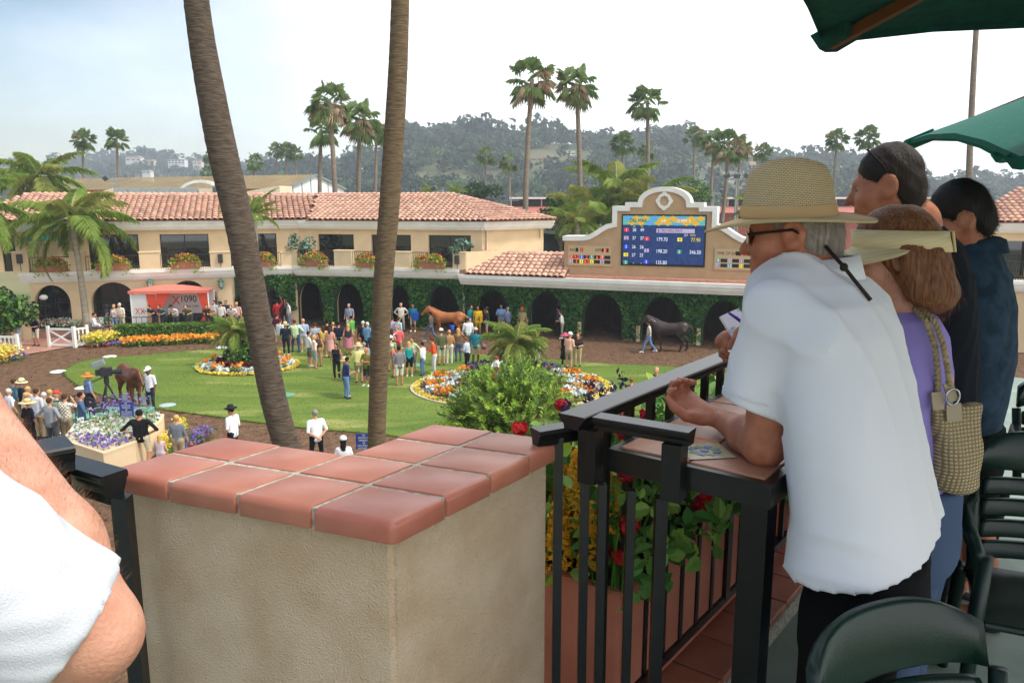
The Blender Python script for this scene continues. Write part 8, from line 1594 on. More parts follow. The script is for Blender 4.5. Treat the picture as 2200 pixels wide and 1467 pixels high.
# trousers and shoes
hipc = A3((rows_[-1][1], rows_[-1][2], rows_[-1][0])); f = Fig((hipc[0] - .4, hipc[1] - .4, DZ - .02), (hipc[0] + .4, hipc[1] + .4, hipc[2] + .2), .012); f.loft([(hipc[2] - .1, hipc[0], hipc[1], .2, .13), (hipc[2] + .1, hipc[0], hipc[1], .205, .13)], 0, .02, RA)
for s_ in (-1, 1):
    o_ = A3(rd) * s_ * .1; kn = np.array([hipc[0], hipc[1], DZ + .48]) + o_ * 1.05 + A3(rn) * -.03; an_ = np.array([hipc[0], hipc[1], DZ + .06]) + o_ * 1.2; f.limb(hipc + o_ - np.array([0, 0, .05]), kn, .118, .085, 0, .04); f.limb(kn, an_, .085, .072, 0, .03); f.limb(an_, an_ - A3(rn) * .16 - np.array([0, 0, .02]), .05, .042, 1, .01)
f.warp(fold_fn(8, .006)); par(f.build('trousers', [m_black, m_dark]), W1)
# hair
def hair_cap(c, fw, up, s, mats, cut=(.085, -.045), extra=None, h=.006, pad=.16, strands=(46, .0022), full=1.07):
    c = A3(c); f = Fig(c - pad - (np.array([0, 0, .16]) if extra else 0), c + pad, h); fw = nrm(fw); up = nrm(A3(up) - fw * np.dot(A3(up), fw)); rt = np.cross(fw, up); R = np.array([rt, fw, up]); q = lambda a, b, d: c + (rt * a + fw * b + up * d) * s
    f.ball(q(0, -.018, .034), np.array((.080, .095, .096)) * s * full, 0, .01, R=R); f.ball(q(0, -.055, -.03), np.array((.07, .058, .07)) * s * full, 0, .03, R=R)
    if extra: extra(f, q)
    f.ball(q(0, .115, cut[1]), np.array((.10, .11, .10)) * s, 0, .012, op='-', R=R)
    for sd in (-1, 1): f.ball(q(sd * .092, -.004, -.012), np.array((.02, .03, .036)) * s, 0, .006, op='-', R=R)
    def wf(X, Y, Z):
        dx, dy = X - c[0], Y - c[1]; th = np.arctan2(dy, dx); return .0022 * np.sin(X * 95 + Z * 40) * np.sin(Z * 80 - Y * 60) + strands[1] * (np.sin(th * strands[0] + np.sin(Z * 40) * 2) * .6 + np.sin(th * strands[0] * 2.3 + Z * 60) * .4 + np.sin(Z * 140 + th * 9) * .3)
    f.warp(wf); return f
f = hair_cap(hc, face1, (.1, .02, 1), 1.02, None, strands=(70, .0006), full=1.03); f.half(P(1693, 470, 1.95), (0, 0, 1)); hair1 = par(f.build('hair', [m_hgrey]), W1)
# sunglasses
def glasses(q, s, e, m, on_top=False):
    mb = MB(); n = 12
    for sd in (-1, 1):
        ctr = q(sd * .034, .104, .0); V = [ctr] + [q(sd * .034 + .028 * math.cos(2 * math.pi * i / n), .104 - .012 * abs(math.cos(2 * math.pi * i / n)) * (1 if sd * math.cos(2 * math.pi * i / n) > 0 else 0), .021 * math.sin(2 * math.pi * i / n) - .003) for i in range(n)]; mb.add(V, [(0, 1 + i, 1 + (i + 1) % n) for i in range(n)], 0); mb.tube([q(sd * .064, .094, .004), q(sd * .082, .05, .004), q(sd * .086, -.01, .004), q(sd * .084, -.03, -.01)], .0035, 5, 1)
    mb.tube([q(-.008, .108, .005), q(.008, .108, .005)], .003, 5, 1); o = mb.build('sunglasses', [mat('smoke lens', (.02, .018, .03), .08, spec=.6), m_dark], None, True); return par(o, e)
glasses(q1, 1, W1, None)
# hat: woven crown, ribbon, drooping brim
def weave(name, c1, c2, sc):
    m = mat(name, hexc(c1), .85); N, L = m.node_tree.nodes, m.node_tree.links; tc = N.new('ShaderNodeTexCoord'); sp = N.new('ShaderNodeSeparateXYZ'); L.new(tc.outputs['Object'], sp.inputs[0]); at = N.new('ShaderNodeMath'); at.operation = 'ARCTAN2'; L.new(sp.outputs[1], at.inputs[0]); L.new(sp.outputs[0], at.inputs[1])
    cb = N.new('ShaderNodeCombineXYZ'); sx = N.new('ShaderNodeMath'); sx.operation = 'MULTIPLY'; sx.inputs[1].default_value = .1; L.new(at.outputs[0], sx.inputs[0]); L.new(sx.outputs[0], cb.inputs[0]); L.new(sp.outputs[2], cb.inputs[1]); br = N.new('ShaderNodeTexBrick'); br.inputs['Scale'].default_value = sc; br.inputs['Mortar Size'].default_value = .03; br.inputs['Brick Width'].default_value = .5; br.inputs['Row Height'].default_value = .22; br.inputs['Color1'].default_value = c3(hexc(c1)); br.inputs['Color2'].default_value = c3([x * .9 for x in hexc(c1)]); br.inputs['Mortar'].default_value = c3(hexc(c2)); L.new(cb.outputs[0], br.inputs['Vector']); L.new(br.outputs['Color'], N['Principled BSDF'].inputs['Base Color'])
    bp = N.new('ShaderNodeBump'); bp.inputs['Strength'].default_value = .7; bp.inputs['Distance'].default_value = .003; bp.invert = True; L.new(br.outputs['Fac'], bp.inputs['Height']); L.new(bp.outputs['Normal'], N['Principled BSDF'].inputs['Normal']); return m
m_weave = weave('woven crown', '#dcc69c', '#7e6846', 52); m_hcl = cloth_mat('hat cotton', '#d6b98c', 500, .3); m_band = cloth_mat('hat band', '#c8a878', 500, .3); m_bind = cloth_mat('brim binding', '#b5a47c', 500, .2)
HT = empty('sun_hat', P(1693, 466, 1.95).to_tuple(), math.atan2(face1[1], face1[0]) - math.pi / 2, 'tan wide-brimmed hat with woven crown and cloth band on the leaning man', 'hat'); HT.scale = (.9, .9, .98); HT.rotation_euler = (math.radians(-3), math.radians(-2), HT.rotation_euler.z)
mb = MB(); n = 64; V = []; prof = [(.110, .0), (.1125, .012), (.108, .045), (.102, .085), (.094, .118), (.088, .132), (.078, .139)]
for r, z in prof:
    for i in range(n): a = 2 * math.pi * i / n; zz = z + (z / .139) ** 3 * (.010 * math.cos(2 * a) - .004); V.append((r * math.cos(a) * .95, r * math.sin(a) * 1.1, zz))
mb.add(V, [(k * n + i, k * n + (i + 1) % n, (k + 1) * n + (i + 1) % n, (k + 1) * n + i) for k in range(len(prof) - 1) for i in range(n)]); mb.build('crown', m_weave, HT, True)
mb = MB(); V = []
for r, z in ((.079, .1385), (.070, .128), (.045, .110), (.0, .106)):
    for i in range(n): a = 2 * math.pi * i / n; V.append((r * math.cos(a) * .95, r * math.sin(a) * 1.1, z + (.010 * math.cos(2 * a) - .004) * (r / .079)))
mb.add(V, [(k * n + i, k * n + (i + 1) % n, (k + 1) * n + (i + 1) % n, (k + 1) * n + i) for k in range(3) for i in range(n)]); mb.build('crown_top', m_hcl, HT, True)
def brimz(a, r): t = (r - .11) / .1; return -.010 * t + t * t * (.012 * math.cos(a) ** 2 - .020 * math.sin(a) ** 2 * (1 if math.sin(a) > 0 else .4))
mb = MB(); V = []; rs = (.105, .13, .16, .19, .208)
for side_ in (1, -1):
    for r in rs:
        for i in range(n): a = 2 * math.pi * i / n; V.append((r * math.cos(a) * .97, r * math.sin(a) * 1.06, brimz(a, r) + side_ * .0018))
m_ = len(rs) * n; mb.add(V, [(k * n + i, k * n + (i + 1) % n, (k + 1) * n + (i + 1) % n, (k + 1) * n + i)[::-1] for k in range(len(rs) - 1) for i in range(n)] + [(m_ + k * n + i, m_ + k * n + (i + 1) % n, m_ + (k + 1) * n + (i + 1) % n, m_ + (k + 1) * n + i) for k in range(len(rs) - 1) for i in range(n)]); mb.build('brim', m_hcl, HT, True)
mb = MB(); mb.tube([(.208 * math.cos(2 * math.pi * i / n) * .97, .208 * math.sin(2 * math.pi * i / n) * 1.06, brimz(2 * math.pi * i / n, .208)) for i in range(n + 1)], .0042, 6, cap=False); mb.build('binding', m_bind, HT, True)
mb = MB(); V = []
for r, z in ((.1135, .001), (.1150, .006), (.1145, .028), (.1125, .031)):
    for i in range(n): a = 2 * math.pi * i / n; V.append((r * math.cos(a) * .955, r * math.sin(a) * 1.105, z + .004 * math.sin(a)))
mb.add(V, [(k * n + i, k * n + (i + 1) % n, (k + 1) * n + (i + 1) % n, (k + 1) * n + i) for k in range(3) for i in range(n)]); mb.build('band', m_band, HT, True)
mb = MB(); mb.tube([P(1768, 522, 1.86), P(1790, 548, 1.82), P(1812, 572, 1.79), P(1838, 605, 1.765), P(1871, 645, 1.745)], .0045, 6); mb.ell(P(1813, 574, 1.785), (.010, .010, .010), 8, 6); o = mb.build('chin_cord', mat('cord brown', hexc('#2c221a'), .7), None, True); o.parent = HT; o.matrix_parent_inverse = (Matrix.LocRotScale(HT.location, HT.rotation_euler, HT.scale)).inverted()

# ---- woman with straw visor and shoulder bag
hw_ = P(1922, 548, 2.18); face2 = nrm((-.93, .36, -.18)); nk2 = P(1935, 650, 2.17); W2 = empty('person', (hw_.x, hw_.y, DZ), 0, 'woman with auburn bob and straw visor in a lavender top', 'person', 'people on the terrace')
lo, hi = bbox([hw_, nk2, P(1960, 1080, 2.15)], .24); f = Fig(lo, hi, .009); q2, R2_ = head(f, hw_, face2, (.08, 0, 1), .97, neck_to=nk2); f.limb(nk2, P(1955, 820, 2.17), .05, .11, 0, .05); par(f.build('body', [m_skin2, LIP, EYE]), W2)
rows2 = [row(662, 1900, 1990, 2.17, .7), row(680, 1882, 2022, 2.17, .62), row(720, 1872, 2046, 2.17), row(800, 1868, 2056, 2.165), row(900, 1872, 2052, 2.16), row(1000, 1872, 2050, 2.15), row(1085, 1866, 2058, 2.14)]
lo, hi = bbox([(r[1], r[2], r[0]) for r in rows2], .0); lo -= .26; hi += .26; lo[2] = rows2[-1][0] - .03; hi[2] = rows2[0][0] + .03; f = Fig(lo, hi, .009); f.loft(rows2, 0, .03, RA, 2.2); f.warp(fold_fn(15, .005)); par(f.build('top', [m_lav]), W2)
hp2 = A3((rows2[-1][1], rows2[-1][2], rows2[-1][0])); f = Fig((hp2[0] - .35, hp2[1] - .35, DZ - .02), (hp2[0] + .35, hp2[1] + .35, hp2[2] + .12), .013); f.loft([(hp2[2] - .15, hp2[0], hp2[1], .185, .13), (hp2[2] + .08, hp2[0], hp2[1], .17, .12)], 0, .02, RA)
for s_ in (-1, 1): o_ = A3(rd) * s_ * .09; an_ = np.array([hp2[0], hp2[1], DZ + .07]) + o_; f.limb(hp2 + o_ - np.array([0, 0, .1]), np.array([hp2[0], hp2[1], DZ + .45]) + o_, .11, .075, 0, .04); f.limb(np.array([hp2[0], hp2[1], DZ + .45]) + o_, an_, .075, .06, 0, .03); f.limb(an_, an_ - A3(rn) * .14 - np.array([0, 0, .03]), .045, .036, 1, .01)
par(f.build('jeans', [m_denim, m_dark]), W2)
def bob(f, q):
    for sd in (-1, 1): f.limb(q(sd * .075, -.02, .0), q(sd * .08, -.045, -.10), .045, .04, 0, .04)
    f.limb(q(0, -.068, .0), q(0, -.09, -.115), .052, .058, 0, .04); f.limb(q(-.045, -.07, -.02), q(-.055, -.09, -.115), .05, .046, 0, .04); f.limb(q(.045, -.07, -.02), q(.055, -.088, -.115), .05, .046, 0, .04); f.ball(q(0, .02, .075), (.065, .065, .045), 0, .04)
f = hair_cap(hw_, face2, (.08, 0, 1), 1.0, None, extra=bob, pad=.2, h=.007, strands=(60, .0014), full=1.07); ho = par(f.build('hair', [m_hred]), W2)
rgs = np.random.default_rng(77)
def strands(ho, e, n, l0, l1, m, lift=.012, dirv=(.15, -.1, -1.0), w_=.0009, jit=.25):
    V_ = ho.data.vertices; N_ = len(V_); hv = np.empty(N_ * 3); V_.foreach_get('co', hv); hv = hv.reshape(-1, 3); hn_2 = np.array([v.normal for v in V_]); i = rgs.integers(0, N_, n); p = hv[i]; nv = hn_2[i]; dn = np.array(dirv) + rgs.normal(0, jit, (n, 3)); dn -= nv * (dn * nv).sum(1)[:, None] * .8; dn /= np.linalg.norm(dn, axis=1)[:, None]; L = rgs.uniform(l0, l1, n)[:, None]; sv = np.cross(dn, nv); sv /= np.linalg.norm(sv, axis=1)[:, None] + 1e-9
    e1 = p + nv * .001; e2 = p + dn * L * .5 + nv * rgs.uniform(.1, .8, (n, 1)) * lift; e3 = p + dn * L + nv * rgs.uniform(-.2, 1, (n, 1)) * lift; T = np.stack([e1 - sv * w_, e1 + sv * w_, e2, e2 - sv * w_, e2 + sv * w_, e3], 1).reshape(-1, 3); o = quad_obj('hair_strands', T, 3, m); par(o, e); tag(o, kind='stuff')
strands(hair1, W1, 3500, .012, .028, m_hgrey, .004, (.6, -.3, -.8), .0006, .3)
strands(ho, W2, 1500, .03, .07, m_hred, .005, w_=.0005, jit=.15)
m_straw = mat('visor straw', hexc('#e6d6aa'), .75, hexc('#d2be8c'), ns=3, stretch=(3, 3, 120), bump=.02, bs=3)
VS = empty('straw_visor', (hw_.x, hw_.y, hw_.z), 0, 'pale straw sun visor worn by the woman in lavender', 'visor'); Rv = Matrix((tuple(R2_[0]), tuple(R2_[1]), tuple(R2_[2]))).transposed(); VS.rotation_euler = Rv.to_euler(); mb = MB(); n = 48; V = []
for r, z in ((.106, .008), (.112, .010), (.108, .066), (.103, .066)):
    for i in range(n): a = 2 * math.pi * i / n; V.append((r * math.cos(a), r * math.sin(a) * 1.12 - .018, z + .022 * math.sin(a)))
mb.add(V, [(k * n + i, k * n + (i + 1) % n, (k + 1) * n + (i + 1) % n, (k + 1) * n + i) for k in range(3) for i in range(n)] + [(3 * n + i, 3 * n + (i + 1) % n, (i + 1) % n, i) for i in range(n)]); mb.build('band', m_straw, VS, True)
mb = MB(); V = []; na_ = 26
for side_ in (0, 1):
    for t in (0, .33, .66, 1.0):
        for i in range(na_): a = math.radians(-8) + math.radians(196) * i / (na_ - 1); ext = .105 * math.sin(max(0, min(math.pi, math.pi * i / (na_ - 1)))) ** .7 * t; r = .108 + ext; V.append((r * math.cos(a), r * math.sin(a) * 1.12 - .018, .02 + .022 * math.sin(a) - ext * .5 - side_ * .002))
k4 = 4 * na_; mb.add(V, [(b_ + k * na_ + i, b_ + k * na_ + i + 1, b_ + (k + 1) * na_ + i + 1, b_ + (k + 1) * na_ + i) for b_ in (0, k4) for k in range(3) for i in range(na_ - 1)] + [(3 * na_ + i, 3 * na_ + i + 1, k4 + 3 * na_ + i + 1, k4 + 3 * na_ + i) for i in range(na_ - 1)]); mb.build('brim', m_straw, VS, True)
mb = MB(); mb.rbox(-.026, .026, -.148, -.141, -.014, .044, .003); mb.build('elastic_back', mat('elastic', hexc('#d0bc8c'), .8), VS)
# bag
m_bag = mat('crochet straw', hexc('#a8916a'), .9); N, L = m_bag.node_tree.nodes, m_bag.node_tree.links; tc = N.new('ShaderNodeTexCoord'); wv = N.new('ShaderNodeTexWave'); wv.bands_direction = 'Z'; wv.inputs['Scale'].default_value = 32; wv.inputs['Distortion'].default_value = 1.2; wv.inputs['Detail Scale'].default_value = 30; w2 = N.new('ShaderNodeTexWave'); w2.bands_direction = 'X'; w2.inputs['Scale'].default_value = 26; w2.inputs['Distortion'].default_value = 1.5; mu = N.new('ShaderNodeMath'); mu.operation = 'MULTIPLY'; cr = N.new('ShaderNodeValToRGB'); cr.color_ramp.elements[0].color = c3(hexc('#8a7656')); cr.color_ramp.elements[1].color = c3(hexc('#e0cea6')); cr.color_ramp.elements[1].position = .5; bp = N.new('ShaderNodeBump'); bp.inputs['Distance'].default_value = .006; bp.inputs['Strength'].default_value = 1.0
L.new(tc.outputs['Object'], wv.inputs['Vector']); L.new(tc.outputs['Object'], w2.inputs['Vector']); L.new(wv.outputs['Fac'], mu.inputs[0]); L.new(w2.outputs['Fac'], mu.inputs[1]); L.new(mu.outputs[0], cr.inputs['Fac']); L.new(cr.outputs['Color'], m_bag.node_tree.nodes['Principled BSDF'].inputs['Base Color']); L.new(mu.outputs[0], bp.inputs['Height']); L.new(bp.outputs['Normal'], m_bag.node_tree.nodes['Principled BSDF'].inputs['Normal'])
bc = P(2052, 960, 2.05); BG = empty('straw_bag', bc.to_tuple(), 0, 'crocheted straw shoulder bag hanging behind the woman in lavender', 'bag'); f = Fig((-.14, -.13, -.17), (.16, .13, .17), .007); f.loft([(-.125, .01, 0, .055, .035), (-.11, .01, 0, .075, .05), (-.05, .0, 0, .082, .055), (.03, -.005, 0, .07, .045), (.10, .0, 0, .072, .018), (.115, .0, 0, .076, .012)], 0, .01, math.radians(18), 2.6); f.warp(lambda X, Y, Z: .004 * np.sin(X * 45 + Z * 20) + .003 * np.sin(Z * 40 - X * 22)); f.build('body', [m_bag], BG)
m_strap = mat('bag leather', hexc('#a09072'), .45, spec=.5); m_rope = mat('bag rope', hexc('#b5a27c'), .8, hexc('#8a7858'), ns=40, stretch=(1, 1, 3))
def rope(pts, r, e, name, m):
    pts = [Vector(p) - bc for p in pts]; dense = []
    for a, b in zip(pts[:-1], pts[1:]):
        for i in range(10): dense.append(a.lerp(b, i / 10))
    mb = MB()
    for ph in range(3):
        V = []
        for i, p in enumerate(dense): t = (dense[min(i + 1, len(dense) - 1)] - dense[max(i - 1, 0)]).normalized(); x = t.cross(Vector((.3, 1, 0))).normalized(); y = t.cross(x); a = i * 1.0 + ph * 2.094; V.append(p + (x * math.cos(a) + y * math.sin(a)) * r * .55)
        mb.tube(V, r * .62, 6)
    return mb.build(name, m, e, True)
rope([P(1965, 662, 2.10), P(1990, 690, 2.04), P(2008, 740, 2.02), P(2015, 800, 2.02), P(2014, 850, 2.03)], .0075, BG, 'strap', m_rope); rope([P(1978, 662, 2.09), P(2008, 690, 2.03), P(2026, 740, 2.0), P(2036, 790, 2.0), P(2040, 832, 2.01)], .0075, BG, 'strap', m_rope)
for (a, b, w_) in (((2012, 842), (2016, 880), .03), ((2036, 822), (2048, 862), .026), ((2048, 866), (2050, 905), .04)): g = MB(); g.bar(P(*a, 2.01) - bc, P(*b, 2.0) - bc, w_, .006, up=(0, 1, 0)); g.build('leather_tab', m_strap, BG)
g = MB(); rc = P(2046, 852, 1.995) - bc; g.tube([rc + Vector((.018 * math.cos(i * math.pi / 8), -.002, .022 * math.sin(i * math.pi / 8))) for i in range(17)], .0028, 6, cap=False); g.build('ring', mat('steel ring', hexc('#b8b8b8'), .2, metal=1.0), BG, True)

# ---- tall man in navy with sunglasses on his head
hn_ = P(1903, 398, 2.62); face3 = nrm((-.88, .44, -.2)); nk3 = P(1962, 480, 2.64); W3 = empty('person', (hn_.x, hn_.y, DZ), 0, 'tall dark haired man in navy with sunglasses pushed up on his head', 'person', 'people on the terrace')
sh3 = P(1915, 575, 2.5); el3 = P(1790, 770, 2.45); wr3 = P(1605, 705, 2.52); lo, hi = bbox([hn_, nk3, sh3, el3, wr3, P(1530, 720, 2.5), P(2000, 800, 2.6)], .22); f = Fig(lo, hi, .009); q3, R3 = head(f, hn_, face3, (.1, 0, 1), 1.02, neck_to=nk3); f.limb(nk3, P(1990, 700, 2.65), .07, .14, 0, .05); f.limb(nk3, sh3, .06, .05, 0, .05); f.limb(sh3, el3, .055, .045, 0, .03); f.limb(el3, wr3, .045, .03, 0, .02); d3 = nrm(A3(P(1545, 735, 2.5)) - A3(wr3)); hand(f, wr3, d3, (-.2, -.5, -.85), 1, (.9, 1.0, .7), 1.08); par(f.build('body', [m_skin, LIP, EYE]), W3)
rows3 = [row(470, 1940, 2010, 2.64, .8), row(490, 1925, 2035, 2.64, .7), row(530, 1905, 2078, 2.64), row(590, 1890, 2102, 2.64), row(700, 1885, 2112, 2.63), row(850, 1888, 2116, 2.62), row(1000, 1890, 2105, 2.61)]
lo, hi = bbox([(r[1], r[2], r[0]) for r in rows3] + [sh3], .0); lo -= .32; hi += .32; lo[2] = rows3[-1][0] - .03; hi[2] = rows3[0][0] + .03; f = Fig(lo, hi, .011); f.loft(rows3, 0, .03, RA, 2.2); f.limb(sh3, A3(sh3) + (A3(el3) - A3(sh3)) * .75, .085, .065, 0, .04); f.warp(fold_fn(25, .006)); par(f.build('sweater', [m_navy]), W3)
hp3 = A3((rows3[-1][1], rows3[-1][2], rows3[-1][0])); f = Fig((hp3[0] - .35, hp3[1] - .35, DZ - .02), (hp3[0] + .35, hp3[1] + .35, hp3[2] + .12), .014)
f.loft([(hp3[2] - .15, hp3[0], hp3[1], .19, .13), (hp3[2] + .08, hp3[0], hp3[1], .18, .12)], 0, .02, RA)
for s_ in (-1, 1): o_ = A3(rd) * s_ * .1; an_ = np.array([hp3[0], hp3[1], DZ + .07]) + o_; f.limb(hp3 + o_ - np.array([0, 0, .1]), an_, .115, .07, 0, .04); f.limb(an_, an_ - A3(rn) * .16 - np.array([0, 0, .03]), .05, .04, 1, .01)
par(f.build('trousers', [m_black, m_dark]), W3); f = hair_cap(hn_, face3, (.1, 0, 1), 1.02, None, strands=(60, .0007), full=1.03); strands(par(f.build('hair', [m_hdark]), W3), W3, 5000, .012, .022, m_hdark, .005, (.8, -.2, -.6), .0006, .4)
qq = lambda a, b, d: q3(a, b * .55 + d * .3 + .035, .098 + d * .6 - b * .0); glasses(lambda a, b, d: q3(a * 1.05, .02 + (b - .05) * .35, .118 + d * .5 - (b - .104) * -.55), 1, W3, None)
PG = empty('race_programme', P(1578, 700, 2.47).to_tuple(), 0, 'rolled white race programme and violet pen held over the rail', 'programme'); mb = MB(); a = P(1600, 728, 2.46) - PG.location; b = P(1566, 672, 2.5) - PG.location; mb.bar(a, b, .075, .012, up=(.3, -1, .4)); mb.build('pages', mat('paper', hexc('#e8e6ea'), .7, hexc('#b8b8c8'), ns=30, lo=.55, hi=.6), PG); mb = MB(); mb.tube([P(1592, 690, 2.45) - PG.location, P(1566, 672, 2.44) - PG.location], [.006, .004], 8); mb.build('pen', mat('violet pen', hexc('#5a3ab0'), .3), PG)

# ---- man in chambray looking down
h4 = P(2058, 468, 3.0); face4 = nrm((-.86, .30, -.42)); nk4 = P(2085, 540, 3.02); W4 = empty('person', (h4.x, h4.y, DZ), 0, 'man in blue chambray shirt with bowed dark head', 'person', 'people on the terrace')
lo, hi = bbox([h4, nk4, P(2090, 800, 3.0)], .26); f = Fig(lo, hi, .011); q4, R4 = head(f, h4, face4, (-.25, .05, 1), 1.06, neck_to=nk4); f.limb(nk4, P(2090, 720, 3.04), .07, .14, 0, .05); hb4 = A3(P(2085, 960, 3.0)); par(f.build('body', [m_skin, LIP, EYE]), W4)
rows4 = [row(520, 2040, 2130, 3.02, .8), row(545, 2025, 2150, 3.02, .7), row(590, 2010, 2176, 3.02), row(660, 2002, 2190, 3.01), row(760, 2000, 2194, 3.0), row(860, 2005, 2175, 2.99), row(950, 2012, 2150, 2.98)]
lo, hi = bbox([(r[1], r[2], r[0]) for r in rows4], .0); lo -= .3; hi += .3; lo[2] = rows4[-1][0] - .03; hi[2] = rows4[0][0] + .03; f = Fig(lo, hi, .012); f.loft(rows4, 0, .03, RA, 2.2); f.warp(fold_fn(35, .008)); par(f.build('shirt', [m_cham]), W4); hp4 = A3((rows4[-1][1], rows4[-1][2], rows4[-1][0]))
mb = MB(); n = 20; c4 = A3(P(2096, 530, 3.02)); V = []
for r, dz in ((.078, .04), (.10, .03), (.115, -.02)):
    for i in range(n): a = math.radians(40) + math.radians(280) * i / (n - 1) + math.atan2(face4[1], face4[0]); V.append(c4 + np.array([r * math.cos(a), r * math.sin(a), dz]))
mb.add(V, [(k * n + i, k * n + i + 1, (k + 1) * n + i + 1, (k + 1) * n + i) for k in range(2) for i in range(n - 1)]); par(mb.build('collar', m_cham, None, True), W4)
f = Fig((hp4[0] - .4, hp4[1] - .5, DZ - .02), (hp4[0] + .4, hp4[1] + .4, hp4[2] + .12), .014); f.loft([(hp4[2] - .12, hp4[0], hp4[1], .19, .13), (hp4[2] + .08, hp4[0], hp4[1], .18, .12)], 0, .02, RA); ft = A3(G(2105, 1345, DZ))
for s_, base in ((-1, ft), (1, np.array([hp4[0] + .12, hp4[1] + .15, DZ]))):
    o_ = A3(rd) * s_ * .1; an_ = np.array([base[0], base[1], DZ + .09]); kn = (hp4 + o_) * .45 + an_ * .55; kn[2] = DZ + .5; f.limb(hp4 + o_ - np.array([0, 0, .1]), kn, .115, .085, 0, .04); f.limb(kn, kn * .5 + an_ * .5, .055, .06, 1, .01); f.limb(kn * .5 + an_ * .5, an_, .06, .037, 1, .02); f.limb(an_ - np.array([0, 0, .04]), an_ - A3(rn) * .15 - np.array([0, 0, .06]), .036, .032, 1, .02); f.limb(an_ + A3(rn) * .04 - np.array([0, 0, .085]), an_ - A3(rn) * .2 - np.array([0, 0, .085]), .04, .045, 2, 0, flat=((0, 0, 1), .3))
par(f.build('shorts_and_legs', [m_black, m_skin, m_dark]), W4); f = hair_cap(h4, face4, (-.25, .05, 1), 1.06, None, strands=(56, .0008), full=1.05, h=.008); strands(par(f.build('hair', [m_hblk]), W4), W4, 5000, .015, .03, m_hblk, .006, (.6, -.3, -.7), .0007, .4)

# ---- man at the left: raised arm in a ribbed white sleeve
E5 = A3(P(196, 1362, .76)); S5 = A3(P(-330, 950, .66)); Wr5 = A3(P(-70, 865, .95)); W5 = empty('person', (S5[0], S5[1], DZ), 0, 'man in ribbed white shirt raising a hairy bare forearm at the picture edge', 'person', 'people on the terrace')
hd5 = S5 + np.array([-.2, .06, .24]); lo, hi = bbox([E5, S5, Wr5, hd5, S5 + np.array([-.4, .2, -.4])], .17); f = Fig(lo, hi, .0085); head(f, hd5, (-.15, .95, -.1), (0, 0, 1), 1.05, neck_to=S5 + np.array([-.19, 0, .03])); f.limb(S5 + np.array([-.2, 0, 0]), S5 + np.array([-.2, .02, -.35]), .1, .13, 0, .05); f.limb(S5 + np.array([-.2, 0, 0]), S5, .06, .06, 0, .05); f.limb(S5 + np.array([0, 0, -.06]), E5, .05, .045, 0, .03); f.ball(E5, (.037, .037, .037), 0, .03)
f.limb(E5, E5 + (Wr5 - E5) * .33, .047, .058, 0, .02); f.limb(E5 + (Wr5 - E5) * .33, Wr5, .058, .034, 0, .02); d5 = nrm(Wr5 - E5); hand(f, Wr5, d5 + np.array([-.2, .1, .2]), (-.6, .6, .3), 1, (.5, .8, .6), 1.05); bo = par(f.build('body', [m_skin2, LIP, EYE]), W5)
CU5 = A3(P(158, 1335, .755)); lo, hi = bbox([S5 + np.array([-.55, -.2, -.75]), S5 + np.array([-.2, .3, .12]), CU5], .16); f = Fig(lo, hi, .0085); zz5 = S5[2]
f.loft([(zz5 - .72, S5[0] - .2, S5[1], .21, .15), (zz5 - .4, S5[0] - .2, S5[1], .2, .15), (zz5 - .1, S5[0] - .2, S5[1], .2, .13), (zz5 + .03, S5[0] - .2, S5[1], .12, .09)], 0, .03, 0.0, 2.3); E5s = A3(P(186, 1372, .75)); f.limb(S5 + np.array([0, 0, -.045]), E5s, .086, .077, 0, .05);  f.warp(fold_fn(45, .008, f1=40)); nd5 = nrm(E5 - S5); f.half(CU5, nd5 + np.array([.25, 0, .12])); par(f.build('shirt', [m_strw], None), W5)
f = Fig((S5[0] - .55, S5[1] - .35, DZ - .02), (S5[0] + .15, S5[1] + .35, zz5 - .6), .016); hp5 = np.array([S5[0] - .2, S5[1], zz5 - .68]); f.loft([(hp5[2] - .15, hp5[0], hp5[1], .19, .13), (hp5[2] + .02, hp5[0], hp5[1], .19, .13)], 0, .02)
for s_ in (-1, 1): o_ = np.array([s_ * .1, 0, 0]); an_ = np.array([hp5[0], hp5[1], DZ + .07]) + o_; f.limb(hp5 + o_ - np.array([0, 0, .1]), an_, .115, .07, 0, .04); f.limb(an_, an_ + np.array([0, .16, -.03]), .05, .04, 1, .01)
par(f.build('trousers', [cloth_mat('stone trousers', '#8f866f'), m_dark]), W5); f = hair_cap(hd5, (-.15, .95, -.1), (0, 0, 1), 1.05, None, h=.009); par(f.build('hair', [m_hdark]), W5)
# arm hair
bv = np.array([v.co for v in bo.data.vertices]); bn = np.array([v.normal for v in bo.data.vertices]); tt = ((bv - E5) @ d5) / np.linalg.norm(Wr5 - E5); dist = np.linalg.norm(bv - (E5 + np.outer(tt, (Wr5 - E5))), axis=1); sel = np.where((tt > .08) & (tt < 1.0) & (dist < .075))[0]; T = []
for i in rgs.choice(sel, 3600):
    p = bv[i] + rgs.normal(0, .002, 3); nv = bn[i]; t_ = d5 * .8 + rgs.normal(0, .35, 3) + nv * .55; t_ /= np.linalg.norm(t_); sv = np.cross(t_, nv); sv /= np.linalg.norm(sv) + 1e-9; l_ = rgs.uniform(.006, .015); T += [p - sv * .00013, p + sv * .00013, p + t_ * l_ + nv * .002]
o = quad_obj('arm_hair', np.array(T), 3, mat('arm hair', hexc('#8a5c3e'), .6)); par(o, W5); tag(o, kind='stuff')

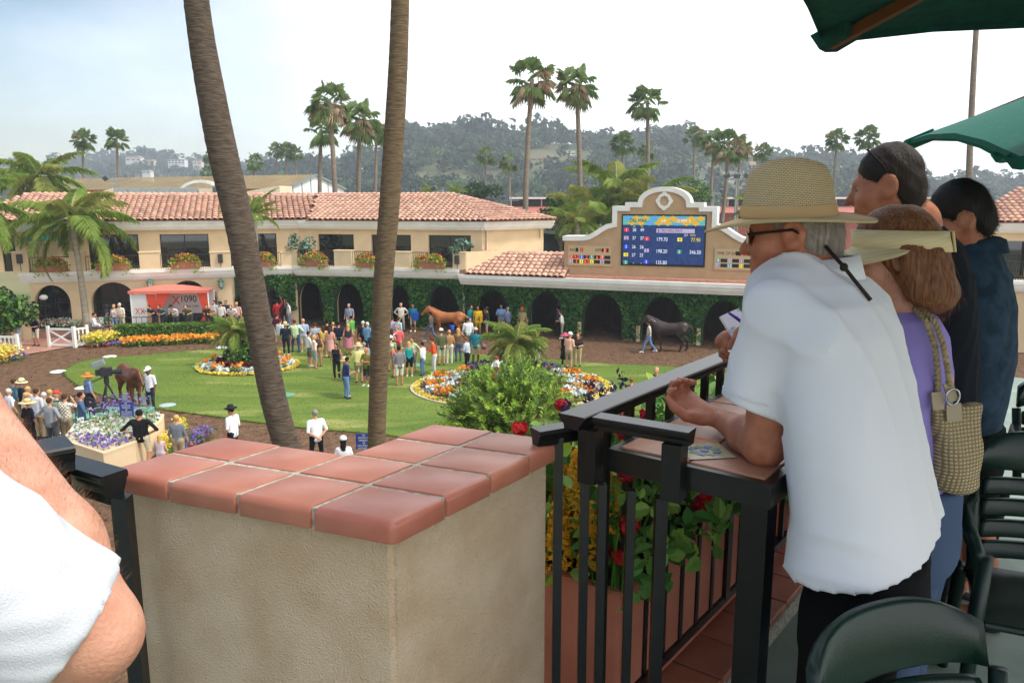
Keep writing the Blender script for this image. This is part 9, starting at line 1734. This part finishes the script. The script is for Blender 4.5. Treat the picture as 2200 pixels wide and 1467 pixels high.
# ================================================================ green resin chairs
m_chair = mat('green resin', hexc('#0a2019'), .36, hexc('#0e2920'), ns=6, spec=.45, bump=.01, bs=200)
def resin_chair(loc, rz, label, slats=4):
    e = empty('resin_chair', loc, rz, label, 'chair', 'green resin chairs')
    def panel(z0, z1, name, crest=False, w0=.235, w1=.235):
        mb = MB(); n = 18; V = []
        for sd in (0, 1):
            for k, z in enumerate((z0, z0 + .008, (z0 + z1) / 2, z1 - .008, z1)):
                for i in range(n + 1):
                    f_ = -1 + 2 * i / n; top = (z1 - z0) * (-.42 * abs(f_) ** 3.2) * (k / 4) if crest else 0; x = f_ * (w0 + (w1 - w0) * k / 4) * (1 - (.04 * abs(f_) ** 6 if crest else 0)); rnd_ = .006 if k in (0, 4) else 0; y = .20 + (z + top - .43) * .22 - .055 * f_ * f_ + (rnd_ if sd == 0 else .026 - rnd_); V.append((x, y, z + top))
        m = (n + 1) * 5; F = []
        for k in range(4):
            for i in range(n): a = k * (n + 1) + i; F += [(a, a + 1, a + n + 2, a + n + 1), (m + a + 1, m + a, m + a + n + 1, m + a + n + 2)]
        for i in range(n): F += [(i + 1, i, m + i, m + i + 1), (4 * (n + 1) + i, 4 * (n + 1) + i + 1, m + 4 * (n + 1) + i + 1, m + 4 * (n + 1) + i)]
        for k in range(4): a = k * (n + 1); F += [(a, a + n + 1, m + a + n + 1, m + a), (a + n + n + 1, a + n, m + a + n, m + a + n + n + 1)]
        mb.add(V, F); return mb.build(name, m_chair, e, True)
    panel(.765, .90, 'crest', True, .24, .232); z = .47
    for i in range(slats): h = (.755 - .47) / slats; panel(z, z + h - .014, 'slat', False, .205, .205); z += h
    for s in (-1, 1):
        g = MB(); g.tube([(s * .215, .15, .40), (s * .225, .17, .55), (s * .238, .205, .76)], .019, 8); g.build('stile', m_chair, e, True); g = MB(); g.tube([(s * .26, -.24, .64), (s * .275, -.1, .665), (s * .27, .1, .66), (s * .235, .2, .68)], [.02, .026, .026, .02], 8); g.build('armrest', m_chair, e, True)
        for y0, y1 in ((-.22, -.26), (.17, .24)): g = MB(); g.tube([(s * .24, y0, .64 if y0 < 0 else .43), (s * .25, y0 * 1.02, .42), (s * .265, y1, 0)], [.022, .024, .018], 8); g.build('leg', m_chair, e, True)
    mb = MB(); mb.rbox(-.235, .235, -.24, .2, .41, .435, .012); mb.build('seat', m_chair, e); return e
resin_chair((.85, 1.15, DZ), math.radians(24), 'dark green resin chair in front of the man in white, its backrest filling the corner')
resin_chair((1.73, 2.29, DZ), math.radians(-24), 'dark green slatted chair beside the straw bag'); resin_chair((2.45, 3.15, DZ), math.radians(-15), 'dark green chair farther back beside the chambray shirt')
